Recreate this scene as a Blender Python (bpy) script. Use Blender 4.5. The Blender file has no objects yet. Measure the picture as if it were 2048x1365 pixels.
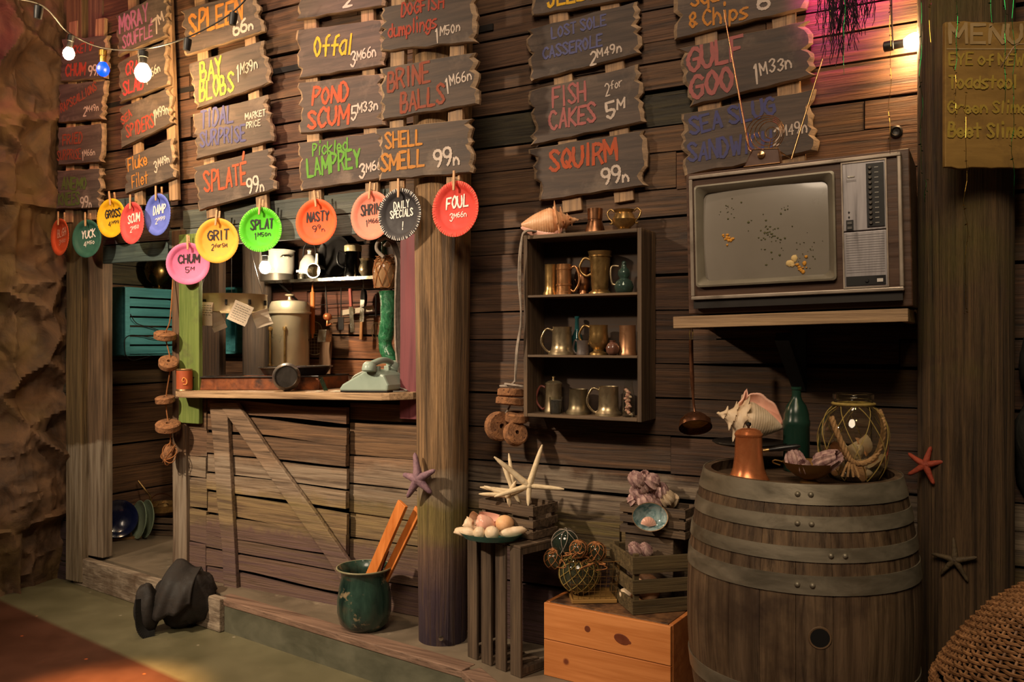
import bpy, bmesh, math, random
from mathutils import Vector, Matrix, noise
sc = bpy.context.scene
COL = sc.collection
PI = math.pi
# ------------------------------------------------------------------ camera
CAM = Vector((2.248, -3.442, 1.54)); YAW = math.radians(28.8); FPX = 1700.0
FW = Vector((-math.sin(YAW), math.cos(YAW), 0)); RT = Vector((math.cos(YAW), math.sin(YAW), 0)); UP = Vector((0, 0, 1))
cd = bpy.data.cameras.new('camera'); cam = bpy.data.objects.new('camera', cd); COL.objects.link(cam)
cam.location = CAM; cam.rotation_euler = (PI/2, 0, YAW)
cd.sensor_width = 36; cd.lens = 36*FPX/2048; cd.clip_start = 0.05
sc.camera = cam
sc.view_settings.view_transform = 'Standard'; sc.view_settings.look = 'None'
sc.view_settings.exposure = 0.0; sc.view_settings.gamma = 1.0; sc.view_settings.use_curve_mapping = False

def ray(px, py): return FW + RT*((px-1024)/FPX) - UP*((py-682.5)/FPX)
def onY(px, py, y): d = ray(px, py); return CAM + d*((y-CAM.y)/d.y)
def onX(px, py, x): d = ray(px, py); return CAM + d*((x-CAM.x)/d.x)
def onZ(px, py, z): d = ray(px, py); return CAM + d*((z-CAM.z)/d.z)
def at(px, py, Z): return CAM + ray(px, py)*Z
def depth(p): return (Vector(p)-CAM).dot(FW)

# ------------------------------------------------------------------ world and room lighting
w = bpy.data.worlds.new('world'); sc.world = w; w.use_nodes = True
w.node_tree.nodes['Background'].inputs[0].default_value = (1.0, 0.62, 0.38, 1)
w.node_tree.nodes['Background'].inputs[1].default_value = 0.022
def light(name, typ, loc, power, color, target=None, size=0.3, spot=60, blend=.6):
    l = bpy.data.lights.new(name, typ); l.energy = power; l.color = color
    o = bpy.data.objects.new(name, l); COL.objects.link(o); o.location = loc
    if typ == 'AREA': l.shape = 'DISK'; l.size = size
    else: l.shadow_soft_size = size
    if typ == 'SPOT': l.spot_size = math.radians(spot); l.spot_blend = blend
    if target is not None: o.rotation_euler = (Vector(target)-Vector(loc)).to_track_quat('-Z', 'Y').to_euler()
    return o
light('key_spot', 'SPOT', (-1.95, -3.7, 3.6), 1120, (1.0, .79, .56), (-.75, 0, 1.30), .10, 64, 1.0)
light('fill_lamp', 'AREA', (1.9, -4.5, 4.7), 150, (1.0, .78, .56), (0.6, 0, 1.1), 2.0)
light('sign_lamp', 'SPOT', (-0.85, -1.15, 4.3), 125, (1.0, .72, .50), (-0.75, 0, 2.45), .08, 75, .9)
light('sign_lamp_right', 'SPOT', (1.2, -1.5, 4.2), 46, (1.0, .74, .52), (1.1, 0, 2.55), .08, 70, .9)
pk_ = at(50, 60, 5.1)
light('pink_lamp', 'SPOT', (-2.5, -1.9, 4.3), 90, (1.0, .16, .26), pk_, .1, 50, .9)
light('magenta_lamp', 'SPOT', (2.02, -.52, 3.75), 700, (1.0, .05, .40), (1.86, 0, 3.05), .03, 32, .8)
light('pale_pink_lamp', 'SPOT', (-.3, -.9, 3.9), 40, (1.0, .40, .48), (-.62, -.1, 2.85), .05, 45, .8)
fs_ = onZ(190, 1405, 0)
light('floor_lamp_spot', 'SPOT', (fs_.x+.3, fs_.y-.6, 3.9), 4200, (1.0, .50, .16), fs_, .06, 15, 1.0)
light('moss_lamp', 'SPOT', (2.6, -2.3, 3.4), 24, (.95, .78, .30), (2.15, -.2, 1.3), .1, 60, .9)

# ------------------------------------------------------------------ small helpers
def S(r, g, b):
    f = lambda c: (c/255/12.92) if c/255 <= .04045 else ((c/255+.055)/1.055)**2.4
    return (f(r), f(g), f(b), 1)
def T(x=0, y=0, z=0): return Matrix.Translation((x, y, z))
def RZ(a): return Matrix.Rotation(math.radians(a), 4, 'Z')
def RX(a): return Matrix.Rotation(math.radians(a), 4, 'X')
def RY(a): return Matrix.Rotation(math.radians(a), 4, 'Y')
def SC(x, y=None, z=None): return Matrix.Diagonal((x, x if y is None else y, x if z is None else z, 1))
def frame(o, x, y, z):
    m = Matrix.Identity(4)
    for i, c in enumerate((x, y, z, o)):
        for j in range(3): m[j][i] = c[j]
    return m
def look(o, z, up=UP):      # local Z along z
    z = Vector(z).normalized(); x = Vector(up).cross(z)
    if x.length < 1e-4: x = Vector((1, 0, 0))
    x.normalize(); y = z.cross(x); return frame(o, x, y, z)
ID = Matrix.Identity(4)
WM = {}
def props(o, label=None, cat=None, group=None, kind=None):
    if label: o['label'] = label
    if cat: o['category'] = cat
    if group: o['group'] = group
    if kind: o['kind'] = kind
    return o
def thing(name, label, cat, loc=(0, 0, 0), group=None, M=None):
    o = bpy.data.objects.new(name, None); COL.objects.link(o); o.empty_display_size = .05
    m = M if M is not None else T(*loc)
    o.matrix_world = m; WM[o.name] = m.copy()
    return props(o, label, cat, group)
class MB:
    def __init__(s): s.v = []; s.f = []; s.mi = []; s.t = []; s.tint = (1, 1, 1, 1); s.m = 0; s.n = 0
    def add(s, vs, fs, M=None):
        b = len(s.v)
        s.v += [(M @ Vector(p)) if M is not None else Vector(p) for p in vs]
        s.f += [tuple(i+b for i in f) for f in fs]; s.mi += [s.m]*len(fs); s.t += [s.tint]*len(fs); return s
    def box(s, sx, sy, sz, M=None):
        x, y, z = sx/2, sy/2, sz/2
        return s.add([(-x,-y,-z),(x,-y,-z),(x,y,-z),(-x,y,-z),(-x,-y,z),(x,-y,z),(x,y,z),(-x,y,z)],
                     [(0,3,2,1),(4,5,6,7),(0,1,5,4),(1,2,6,5),(2,3,7,6),(3,0,4,7)], M)
    def bar(s, a, b, wx, wy, up=UP):          # box from a to b
        a, b = Vector(a), Vector(b); d = b-a
        return s.box(wx, wy, d.length, look((a+b)/2, d, up))
    def tube(s, pts, r, seg=8, closed=False, caps=True):
        pts = [Vector(p) for p in pts]; n = len(pts)
        rr = r if isinstance(r, (list, tuple)) else [r]*n
        vs = []; up = None
        for i, p in enumerate(pts):
            if closed: t = pts[(i+1) % n]-pts[i-1]
            else: t = pts[min(i+1, n-1)]-pts[max(i-1, 0)]
            t = t.normalized() if t.length > 1e-9 else Vector((0, 0, 1))
            if up is None:
                up = Vector((0, 0, 1)) if abs(t.z) < .9 else Vector((1, 0, 0))
            x = up.cross(t)
            if x.length < 1e-5: x = Vector((1, 0, 0)).cross(t)
            x.normalize(); y = t.cross(x); up = y
            for k in range(seg):
                a = 2*PI*k/seg; vs.append(p+x*(math.cos(a)*rr[i])+y*(math.sin(a)*rr[i]))
        fs = []
        for i in range(n if closed else n-1):
            j = (i+1) % n
            for k in range(seg):
                k2 = (k+1) % seg; fs.append((i*seg+k, i*seg+k2, j*seg+k2, j*seg+k))
        if caps and not closed:
            fs.append(tuple(range(seg))[::-1]); fs.append(tuple((n-1)*seg+k for k in range(seg)))
        return s.add(vs, fs)
    def lathe(s, prof, seg=28, M=None, rf=None, caps=True):   # rf(angle, r, z) -> r
        vs = []
        for (r, z) in prof:
            for k in range(seg):
                a = 2*PI*k/seg; q = rf(a, r, z) if rf else r
                vs.append((math.cos(a)*q, math.sin(a)*q, z))
        fs = []
        for i in range(len(prof)-1):
            for k in range(seg):
                k2 = (k+1) % seg; fs.append((i*seg+k, i*seg+k2, (i+1)*seg+k2, (i+1)*seg+k))
        if caps:
            if prof[0][0] > 1e-5: fs.append(tuple(range(seg))[::-1])
            if prof[-1][0] > 1e-5: fs.append(tuple((len(prof)-1)*seg+k for k in range(seg)))
        return s.add(vs, fs, M)
    def ball(s, c, r, seg=16, rings=10, M=None, nz=0, fq=3):
        rx, ry, rz = (r, r, r) if not isinstance(r, (tuple, list)) else r
        vs = []; c = Vector(c)
        for i in range(rings+1):
            th = PI*i/rings
            for k in range(seg):
                a = 2*PI*k/seg; d = Vector((math.sin(th)*math.cos(a), math.sin(th)*math.sin(a), math.cos(th)))
                q = 1+nz*noise.noise(d*fq+c*7) if nz else 1
                vs.append(c+Vector((d.x*rx*q, d.y*ry*q, d.z*rz*q)))
        fs = []
        for i in range(rings):
            for k in range(seg):
                k2 = (k+1) % seg; fs.append((i*seg+k, (i+1)*seg+k, (i+1)*seg+k2, i*seg+k2))
        return s.add(vs, fs, M)
    def prism(s, poly, d, M=None):            # poly in XY, extruded along +Z by d
        n = len(poly); vs = [(p[0], p[1], 0) for p in poly]+[(p[0], p[1], d) for p in poly]
        fs = [tuple(range(n))[::-1], tuple(range(n, 2*n))]
        for i in range(n): j = (i+1) % n; fs.append((i, j, n+j, n+i))
        return s.add(vs, fs, M)
    def plank(s, L, h, t, M=None, rng=random, wav=.006, seg=8, off=0):   # local X 0..L, Z 0..h, front face at y=-t
        vs = []; a, b = rng.random()*50, rng.random()*50; dz = rng.uniform(-1, 1)*wav
        for i in range(seg+1):
            x = L*i/seg; k = i/seg-.5
            z0 = noise.noise((x*1.7+a, 3, 0))*wav+dz*k; z1 = h+noise.noise((x*1.7+b, 9, 0))*wav+dz*k
            yy = noise.noise((x*1.3+a, 17, b))*.004
            vs += [(x, -t+yy, z0), (x, -t+yy, z1), (x, 0, z1), (x, 0, z0)]
        fs = [(0, 1, 2, 3), tuple(seg*4+q for q in (3, 2, 1, 0))]
        for i in range(seg):
            for q in range(4): q2 = (q+1) % 4; fs.append((i*4+q, (i+1)*4+q, (i+1)*4+q2, i*4+q2))
        return s.add(vs, fs, M)
    def build(s, name, mat, parent=None, smooth=None, bevel=0, world=True, uv=None):
        me = bpy.data.meshes.new(name)
        inv = WM[parent.name].inverted() if (parent is not None and world) else None
        vs = [inv @ p for p in s.v] if inv is not None else s.v
        me.from_pydata([tuple(p) for p in vs], [], s.f)
        for m in (mat if isinstance(mat, (list, tuple)) else [mat]): me.materials.append(m)
        me.polygons.foreach_set('material_index', s.mi)
        ca = me.color_attributes.new('tint', 'FLOAT_COLOR', 'CORNER')
        buf = []
        for p, t in zip(me.polygons, s.t): buf += list(t)*p.loop_total
        ca.data.foreach_set('color', buf)
        bm = bmesh.new(); bm.from_mesh(me); bmesh.ops.recalc_face_normals(bm, faces=bm.faces); bm.to_mesh(me); bm.free()
        if smooth:
            me.polygons.foreach_set('use_smooth', [True]*len(me.polygons)); me.set_sharp_from_angle(angle=math.radians(smooth))
        me.update()
        o = bpy.data.objects.new(name, me); COL.objects.link(o)
        if bevel:
            b = o.modifiers.new('edge', 'BEVEL'); b.width = bevel; b.segments = 2; b.limit_method = 'ANGLE'; b.angle_limit = math.radians(50)
        if parent is not None:
            o.parent = parent; WM[o.name] = WM[parent.name] if world else WM[parent.name].copy()
        else: WM[o.name] = ID.copy()
        return o
    def solo(s, name, mat, label, cat, group=None, smooth=None, bevel=0, kind=None):
        lo = Vector((min(p.x for p in s.v), min(p.y for p in s.v), min(p.z for p in s.v)))
        hi = Vector((max(p.x for p in s.v), max(p.y for p in s.v), max(p.z for p in s.v)))
        c = Vector(((lo.x+hi.x)/2, (lo.y+hi.y)/2, lo.z))
        s.v = [p-c for p in s.v]
        o = s.build(name, mat, None, smooth, bevel); o.location = c; WM[o.name] = T(*c)
        return props(o, label, cat, group, kind)
    def struct(s, name, mat, smooth=None, bevel=0):
        o = s.build(name, mat, None, smooth, bevel); o['kind'] = 'structure'; return o
def dup(o, M, label=None, parent=None):
    c = o.copy(); COL.objects.link(c)
    if parent is None: c.matrix_world = M; WM[c.name] = M.copy()
    else: c.parent = parent; WM[c.name] = WM[parent.name]
    if label: c['label'] = label
    for ch in list(o.children): dup(ch, None, None, c)
    return c
def spline(pts, n=8, closed=False):
    P = [Vector(p) for p in pts]; m = len(P); out = []
    for i in range(m if closed else m-1):
        p0 = P[(i-1) % m] if closed else P[max(i-1, 0)]; p1 = P[i]; p2 = P[(i+1) % m]; p3 = P[(i+2) % m] if closed else P[min(i+2, m-1)]
        for k in range(n):
            t = k/n; out.append(.5*((2*p1)+(p2-p0)*t+(2*p0-5*p1+4*p2-p3)*t*t+(3*p1-p0-3*p2+p3)*t**3))
    if not closed: out.append(P[-1])
    return out

# ------------------------------------------------------------------ materials
MATS = {}
def N(nt, typ, **kw):
    n = nt.nodes.new(typ)
    for k, v in kw.items():
        if k.startswith('i_'):
            key = k[2:].replace('_', ' ')
            n.inputs[int(key) if key.isdigit() else key].default_value = v
        else: setattr(n, k, v)
    return n
def ramp(nt, fac, stops, interp='LINEAR'):
    r = nt.nodes.new('ShaderNodeValToRGB'); r.color_ramp.interpolation = interp; e = r.color_ramp.elements
    while len(e) < len(stops): e.new(.5)
    for i, (p, c) in enumerate(stops): e[i].position = p; e[i].color = c if len(c) == 4 else (*c, 1)
    nt.links.new(fac, r.inputs[0]); return r
def mixc(nt, fac, a, b, mode='MIX'):
    m = nt.nodes.new('ShaderNodeMix'); m.data_type = 'RGBA'; m.blend_type = mode
    for s, v in ((0, fac), (6, a), (7, b)):
        if isinstance(v, bpy.types.NodeSocket): nt.links.new(v, m.inputs[s])
        else: m.inputs[s].default_value = v
    return m.outputs[2]
def mat(name, c1, c2=None, scale=(6, 6, 6), rough=.6, metal=0, bump=.0, tint=False, tide=False, coat=0, spec=.5,
        spots=None, detail=6, dist=.4, blot=None, trans=0, ior=1.45, alpha=1, emit=None, world=False, rvar=.15):
    if name in MATS: return MATS[name]
    m = bpy.data.materials.new(name); m.use_nodes = True; nt = m.node_tree; L = nt.links.new
    b = nt.nodes['Principled BSDF']
    b.inputs['Roughness'].default_value = rough; b.inputs['Metallic'].default_value = metal
    b.inputs['Coat Weight'].default_value = coat; b.inputs['Coat Roughness'].default_value = .08
    b.inputs['Specular IOR Level'].default_value = spec
    b.inputs['Transmission Weight'].default_value = trans; b.inputs['IOR'].default_value = ior
    b.inputs['Alpha'].default_value = alpha
    if c2 is None: c2 = c1
    tc = N(nt, 'ShaderNodeTexCoord'); geo = N(nt, 'ShaderNodeNewGeometry')
    mp = N(nt, 'ShaderNodeMapping'); mp.inputs['Scale'].default_value = scale
    L(geo.outputs['Position'] if world else tc.outputs['Object'], mp.inputs[0])
    n1 = N(nt, 'ShaderNodeTexNoise', i_Scale=1.0, i_Detail=detail, i_Roughness=.62, i_Distortion=dist); L(mp.outputs[0], n1.inputs['Vector'])
    col = ramp(nt, n1.outputs['Fac'], [(.33, c1), (.66, c2)]).outputs[0]
    grain = bump >= .3 and max(scale) > 12*min(scale)
    if grain:     # thin dark checks running along the grain
        mp2 = N(nt, 'ShaderNodeMapping'); mp2.inputs['Scale'].default_value = [c*(1.9 if c > 5 else .9) for c in scale]; L(geo.outputs['Position'] if world else tc.outputs['Object'], mp2.inputs[0])
        n5 = N(nt, 'ShaderNodeTexNoise', i_Scale=1.0, i_Detail=5.0, i_Roughness=.7, i_Distortion=.25); L(mp2.outputs[0], n5.inputs['Vector'])
        gr = ramp(nt, n5.outputs['Fac'], [(.34, (.40, .38, .36)), (.45, (.88, .88, .88)), (.56, (1, 1, 1)), (.72, (1.22, 1.2, 1.16))]).outputs[0]
        col = mixc(nt, 1.0, col, gr, 'MULTIPLY')
    if tint:
        at_ = N(nt, 'ShaderNodeAttribute', attribute_name='tint'); col = mixc(nt, 1.0, col, at_.outputs['Color'], 'MULTIPLY')
    if blot:      # (color, scale, lo, hi)
        n2 = N(nt, 'ShaderNodeTexNoise', i_Scale=blot[1], i_Detail=5.0, i_Roughness=.65); L(geo.outputs['Position'] if world else tc.outputs['Object'], n2.inputs['Vector'])
        f = ramp(nt, n2.outputs['Fac'], [(blot[2], (0, 0, 0)), (blot[3], (1, 1, 1))]).outputs[0]; col = mixc(nt, f, col, blot[0])
    if spots:     # small flecks (color, scale, threshold)
        vo = N(nt, 'ShaderNodeTexVoronoi', i_Scale=spots[1]); L(tc.outputs['Object'], vo.inputs['Vector'])
        f = ramp(nt, vo.outputs['Distance'], [(spots[2]*.6, (1, 1, 1)), (spots[2], (0, 0, 0))]).outputs[0]; col = mixc(nt, f, col, spots[0])
    if tide:      # old high-water paint bands: pale salt line, moss, purple foot
        sp = N(nt, 'ShaderNodeSeparateXYZ'); L(geo.outputs['Position'], sp.inputs[0])
        n3 = N(nt, 'ShaderNodeTexNoise', i_Scale=3.0, i_Detail=6.0, i_Roughness=.7); L(geo.outputs['Position'], n3.inputs['Vector'])
        ma = N(nt, 'ShaderNodeMath', operation='MULTIPLY_ADD', i_1=.22, i_2=-.11); L(n3.outputs['Fac'], ma.inputs[0])
        ad = N(nt, 'ShaderNodeMath', operation='ADD'); L(sp.outputs[2], ad.inputs[0]); L(ma.outputs[0], ad.inputs[1])
        pale, moss, pur = S(150, 138, 120), S(118, 112, 52), S(74, 54, 62)
        z = lambda c, a: (c[0], c[1], c[2], a)
        d = tide if isinstance(tide, float) else 0
        r = ramp(nt, ad.outputs[0], [(.20+d, z(pur, .85)), (.50+d, z(pur, .70)), (.56+d, z(moss, .30)), (.70+d, z(moss, .40)), (.76+d, z(pale, .55)), (.88+d, z(pale, .6)), (.93+d, z(pale, 0))])
        if tide == 'pillar': r = (nt.nodes.remove(r), ramp(nt, ad.outputs[0], [(.18, z(S(46, 34, 46), 1)), (.40, z(S(62, 46, 56), .96)), (.58, z(pur, .5)), (.66, z(moss, .5)), (.78, z(moss, .6)), (.84, z(pale, .65)), (.93, z(pale, .6)), (.97, z(pale, 0))]))[1]
        if tide == 'pale': r = (nt.nodes.remove(r), ramp(nt, ad.outputs[0], [(.15, z(pale, .55)), (.60, z(pale, .75)), (.875, z(pale, .9)), (.90, z(pale, 0))]))[1]
        n4 = N(nt, 'ShaderNodeMapRange', i_1=.18 if tide == 'pillar' else .3, i_2=.5 if tide == 'pillar' else .62); L(n1.outputs['Fac'], n4.inputs[0])
        mm = N(nt, 'ShaderNodeMath', operation='MULTIPLY'); L(r.outputs['Alpha'], mm.inputs[0]); L(n4.outputs[0], mm.inputs[1])
        col = mixc(nt, mm.outputs[0], col, r.outputs['Color'])
    L(col, b.inputs['Base Color'])
    if rvar and not trans:
        mr = N(nt, 'ShaderNodeMapRange', i_1=.3, i_2=.7, i_3=max(0, rough-rvar), i_4=min(1, rough+rvar)); L(n1.outputs['Fac'], mr.inputs[0]); L(mr.outputs[0], b.inputs['Roughness'])
    if bump:
        bp = N(nt, 'ShaderNodeBump', i_Strength=min(1, bump), i_Distance=.01*max(1, bump)); hsrc = n1.outputs['Fac']
        if grain:
            hm = N(nt, 'ShaderNodeMath', operation='MULTIPLY_ADD', i_1=.9); L(n5.outputs['Fac'], hm.inputs[0]); L(n1.outputs['Fac'], hm.inputs[2]); hsrc = hm.outputs[0]
        L(hsrc, bp.inputs['Height']); L(bp.outputs[0], b.inputs['Normal'])
    if emit:
        b.inputs['Emission Color'].default_value = (*emit[0], 1); b.inputs['Emission Strength'].default_value = emit[1]
    MATS[name] = m; return m
gx, gz, gy = (2.2, 40, 46), (40, 40, 2.0), (40, 2.2, 46)
WALLW = mat('weathered_plank', S(52, 38, 29), S(106, 79, 59), gx, .75, bump=.6, tint=True, tide=.06, dist=.7)
COUNTERW = mat('counter_plank', S(92, 74, 58), S(150, 122, 96), gx, .75, bump=.6, tint=True, tide=-.02, dist=.7)
SIDEW = mat('side_plank', S(70, 50, 36), S(120, 90, 62), gy, .75, bump=.6, tint=True, dist=.7)
INW = mat('kitchen_plank', S(84, 58, 42), S(140, 102, 74), gx, .7, bump=.5, tint=True, dist=.7)
PILW = mat('pillar_wood', S(84, 64, 44), S(168, 132, 92), (46, 46, 1.6), .75, bump=1.6, tide='pillar', dist=.5, detail=8)
PILW2 = mat('dark_pillar_wood', S(58, 44, 30), S(112, 86, 58), (46, 46, 1.6), .75, bump=1.6, dist=.5, detail=8, blot=(S(96, 88, 34), 1.4, .50, .75))
POSTL = mat('salt_post', S(72, 56, 42), S(118, 94, 70), gz, .75, bump=.6, tint=True, tide='pale')
POSTW = mat('post_wood', S(72, 54, 40), S(122, 96, 70), gz, .75, bump=.6, tint=True, tide=.02)
GREENW = mat('green_board', S(82, 100, 44), S(112, 126, 60), gz, .6, bump=.2, blot=(S(80, 78, 50), 5, .58, .75))
PURPW = mat('purple_board', S(96, 46, 52), S(120, 62, 66), gz, .6, bump=.2)
TANX = mat('tan_wood', S(132, 104, 76), S(182, 150, 114), gx, .65, bump=.35, tint=True)
TANZ = mat('tan_wood_upright', S(120, 92, 66), S(172, 138, 102), gz, .65, bump=.35)
SIGNF = mat('sign_face', S(58, 50, 46), S(92, 80, 72), (3, 30, 34), .8, bump=.35, blot=(S(122, 106, 92), 5, .56, .80), tint=True)
SIGNE = mat('sign_edge', S(98, 80, 62), S(154, 128, 100), (8, 30, 30), .75, bump=.6)
CRATE = mat('dark_crate_wood', S(56, 44, 34), S(96, 78, 60), gz, .75, bump=.5)
CRATEX = mat('dark_crate_slat', S(62, 48, 36), S(104, 84, 64), gx, .75, bump=.5)
CRATEM = mat('mossy_crate_slat', S(66, 54, 32), S(106, 88, 56), gx, .75, bump=.5)
ORANGE = mat('orange_pine', S(180, 108, 54), S(210, 136, 76), (1.6, 24, 30), .5, bump=.15, spots=(S(110, 52, 26), 5.5, .10), tint=True)
ORANGEL = mat('orange_lath', S(176, 98, 40), S(212, 128, 58), (30, 30, 3), .55, bump=.15)
TEAL = mat('teal_paint', S(52, 116, 122), S(76, 146, 150), gy, .6, bump=.25)
FLOORM = None
PEWTER = mat('pewter', S(156, 138, 108), S(184, 166, 134), (9, 9, 9), .34, metal=.85, blot=(S(96, 80, 56), 12, .5, .75))
BRASS = mat('brass', S(156, 124, 76), S(186, 152, 98), (9, 9, 9), .34, metal=.85, blot=(S(84, 60, 34), 12, .5, .75))
COPPER = mat('copper', S(200, 116, 70), S(228, 146, 96), (9, 9, 9), .30, metal=.6, blot=(S(170, 92, 54), 12, .55, .8), rvar=.06)
BRONZE = mat('bronze', S(168, 118, 76), S(194, 142, 98), (9, 9, 9), .32, metal=.8)
DULLCOP = mat('dull_copper', S(128, 90, 64), S(160, 114, 82), (9, 9, 9), .36, metal=1)
STEEL = mat('steel', S(170, 164, 150), S(200, 194, 180), (9, 9, 9), .26, metal=1)
HOOP = mat('galvanised_hoop', S(122, 114, 98), S(152, 142, 124), (7, 7, 20), .5, metal=.55, bump=.1, blot=(S(92, 76, 56), 5, .55, .8))
IRON = mat('black_iron', S(30, 28, 27), S(48, 44, 42), (12, 12, 12), .45, metal=.5, bump=.1)
RUST = mat('rusty_tray', S(92, 46, 20), S(140, 76, 34), (10, 10, 10), .55, metal=.4, bump=.3, blot=(S(52, 30, 18), 9, .45, .65))
WIRE = mat('wire', S(126, 110, 78), S(150, 132, 96), rough=.45, metal=.8)
ROPE = mat('rope', S(140, 104, 66), S(182, 142, 96), (60, 60, 60), .9, bump=.6)
NETB = mat('brown_net', S(124, 76, 40), S(166, 108, 60), (60, 60, 60), .9)
NETY = mat('yellow_net', S(140, 118, 58), S(176, 150, 82), (60, 60, 60), .9)
NETG = mat('grey_net', S(124, 112, 100), S(156, 142, 128), (40, 40, 40), .9, bump=.4)
CORK = mat('cork', S(106, 70, 44), S(154, 106, 68), (38, 38, 38), .9, bump=1.2, spots=(S(80, 48, 28), 45, .22))
CORD = mat('black_cord', S(26, 23, 21), rough=.5)
GCLEAR = mat('clear_glass', (.93, .95, .92, 1), rough=.02, trans=1, ior=1.45)
GGREEN = mat('green_glass', (.16, .52, .33, 1), rough=.04, trans=1, ior=1.45)
GDARK = mat('dark_green_glass', (.20, .34, .28, 1), rough=.05, trans=.9, ior=1.45)
GTEAL = mat('teal_glass', (.10, .40, .42, 1), rough=.05, trans=.9, ior=1.45)
GAQUA = mat('aqua_glass', S(60, 120, 112), S(80, 140, 130), rough=.12, trans=.5)
GOLIVE = mat('olive_glass', (.95, .95, .86, 1), rough=.03, trans=1, ior=1.45)
EMERALD = mat('emerald_foil_glass', S(14, 62, 36), S(52, 122, 80), (22, 22, 22), .14, coat=.6, bump=.9, dist=1.5)
SHELL = mat('shell', S(206, 178, 144), S(232, 210, 182), (14, 14, 14), .5, bump=.3)
SHELLO = mat('orange_shell', S(196, 130, 84), S(230, 186, 144), (10, 10, 16), .4, bump=.2)
SHELLP = mat('pink_shell', S(220, 160, 140), S(236, 190, 170), rough=.25)
BARN = mat('barnacle', S(112, 70, 80), S(208, 174, 164), (62, 62, 30), .7, bump=.4)
STARW = mat('pale_starfish', S(204, 182, 146), S(226, 206, 172), (30, 30, 30), .7, bump=.4)
STARR = mat('red_starfish', S(138, 52, 34), S(168, 74, 50), (40, 40, 40), .7, bump=.6)
STARP = mat('purple_starfish', S(106, 78, 92), S(142, 110, 118), (40, 40, 40), .7, bump=.6)
STARD = mat('drab_starfish', S(64, 52, 36), S(92, 76, 52), (40, 40, 40), .7, bump=.6)
WHITE = mat('white_enamel', S(206, 200, 186), S(222, 216, 202), rough=.22, coat=.4)
GREENE = mat('pale_green_enamel', S(128, 146, 122), S(142, 160, 136), rough=.3, coat=.3)
BLUEE = mat('navy_enamel', S(12, 18, 48), S(22, 30, 66), rough=.2, coat=.5)
DARKE = mat('dark_enamel', S(56, 50, 48), S(96, 84, 78), (9, 9, 9), .4, coat=.2)
MINT = mat('mint_plastic', S(142, 158, 146), S(150, 166, 152), rough=.35, coat=.15)
PAPER = mat('paper', S(206, 190, 168), S(222, 206, 184), (12, 12, 12), .9)
INK = mat('ink', S(38, 34, 32), rough=.8)
PEG = mat('clothespin_wood', S(176, 132, 94), S(204, 162, 120), (40, 40, 6), .7)
GOLDT = mat('gold_tinsel', S(150, 118, 50), rough=.2, metal=1)
GREENT = mat('green_tinsel', S(14, 92, 44), rough=.22, metal=1)
BLUEGREY = mat('blue_grey_plank', S(74, 80, 78), S(100, 104, 98), gx, .7, bump=.4, tint=True)
BULBW = mat('lit_warm_bulb', (1, .8, .5, 1), rough=.3, emit=((1.0, .62, .28), 420))
BULBK = mat('lit_white_bulb', (1, .9, .7, 1), rough=.3, emit=((1.0, .80, .54), 640))
BULBB = mat('lit_blue_bulb', (.0, .01, .12, 1), rough=.35, emit=((.0, .05, 1.0), 2.6))
BLACKP = mat('black_plastic', S(24, 22, 22), rough=.4)
def worn(r, g, b):
    l = (r+g+b)/3; r, g, b = [.93*(c+(l-c)*.10) for c in (r, g, b)]
    return mat('worn_paint_%d_%d_%d' % (r, g, b), S(r*.88, g*.88, b*.88), S(r, g, b), (24, 24, 24), .8, blot=(S(86, 76, 68), 40, .64, .95))
def paint(r, g, b):
    k = 'paint_%d_%d_%d' % (r, g, b)
    return mat(k, S(r, g, b), S(min(255, r+14), min(255, g+14), min(255, b+14)), (20, 20, 20), .7)

# ------------------------------------------------------------------ hand-painted lettering: strokes on a 4x6 grid, baseline y=2
GL = {'A':'02 28 42|14 34','B':'02 08|~08 28 37 25 05|~05 35 44 32 02','C':'~47 28 06 04 22 43','D':'02 08|~08 28 45 22 02','E':'48 08 02 42|05 35',
'F':'48 08 02|05 35','G':'~47 28 06 04 22 43|43 45 25','H':'02 08|42 48|05 45','I':'22 28','J':'~38 33 12 03','K':'02 08|48 05 42','L':'08 02 42',
'M':'02 08 24 48 42','N':'02 08 42 48','O':'~28 05 22 45 28','P':'02 08|~08 28 47 25 05','Q':'~28 05 22 45 28|24 42','R':'02 08|~08 28 47 25 05|25 42',
'S':'~47 28 07 25 43 22 03','T':'08 48|28 22','U':'~08 04 22 44 48','V':'08 22 48','W':'08 12 26 32 48','X':'02 48|08 42','Y':'08 25 48|25 22','Z':'08 48 02 42',
'\u00c9':'48 08 02 42|05 35|29 3b','0':'~28 05 22 45 28','1':'17 28 22','2':'~07 28 46 02|02 42','3':'~07 28 47 25|~25 44 22 03','4':'32 38 04 44',
'5':'48 08 05|~05 35 44 22 03','6':'~38 17 05 03 12 32 43 44 35 15 04','7':'08 48 22','8':'~25 07 28 47 25|~25 03 22 43 25','9':'~46 35 15 06 07 18 38 47 45 33 22',
'a':'~46 26 04 22 43|46 42','c':'~45 26 04 22 43','d':'~45 26 04 22 43|48 42','e':'~04 44 26 04 22 43','f':'~48 27 22|05 45','g':'~45 26 04 22 43|~46 42 20 01',
'h':'08 02|~04 26 44 42','i':'26 22|28 29','k':'08 02|46 04 42','l':'28 22','m':'06 02|~04 16 24 22|~24 36 44 42','n':'06 02|~04 26 44 42','o':'~26 04 22 44 26',
'p':'06 00|~05 26 44 22 03','q':'~45 26 04 22 43|46 40','r':'06 02|~04 26 46','s':'~46 26 05 24 43 22 02','t':'28 22|06 46','u':'~06 03 22 43|46 42','w':'06 12 25 32 46','y':'06 23|46 00',
"'":'28 26','&':'~43 06 28 36 04 22 34','!':'28 24|23 22','b':'08 02|~05 26 44 22 03','v':'06 22 46'}
NARROW = "Iil1'!"
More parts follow.
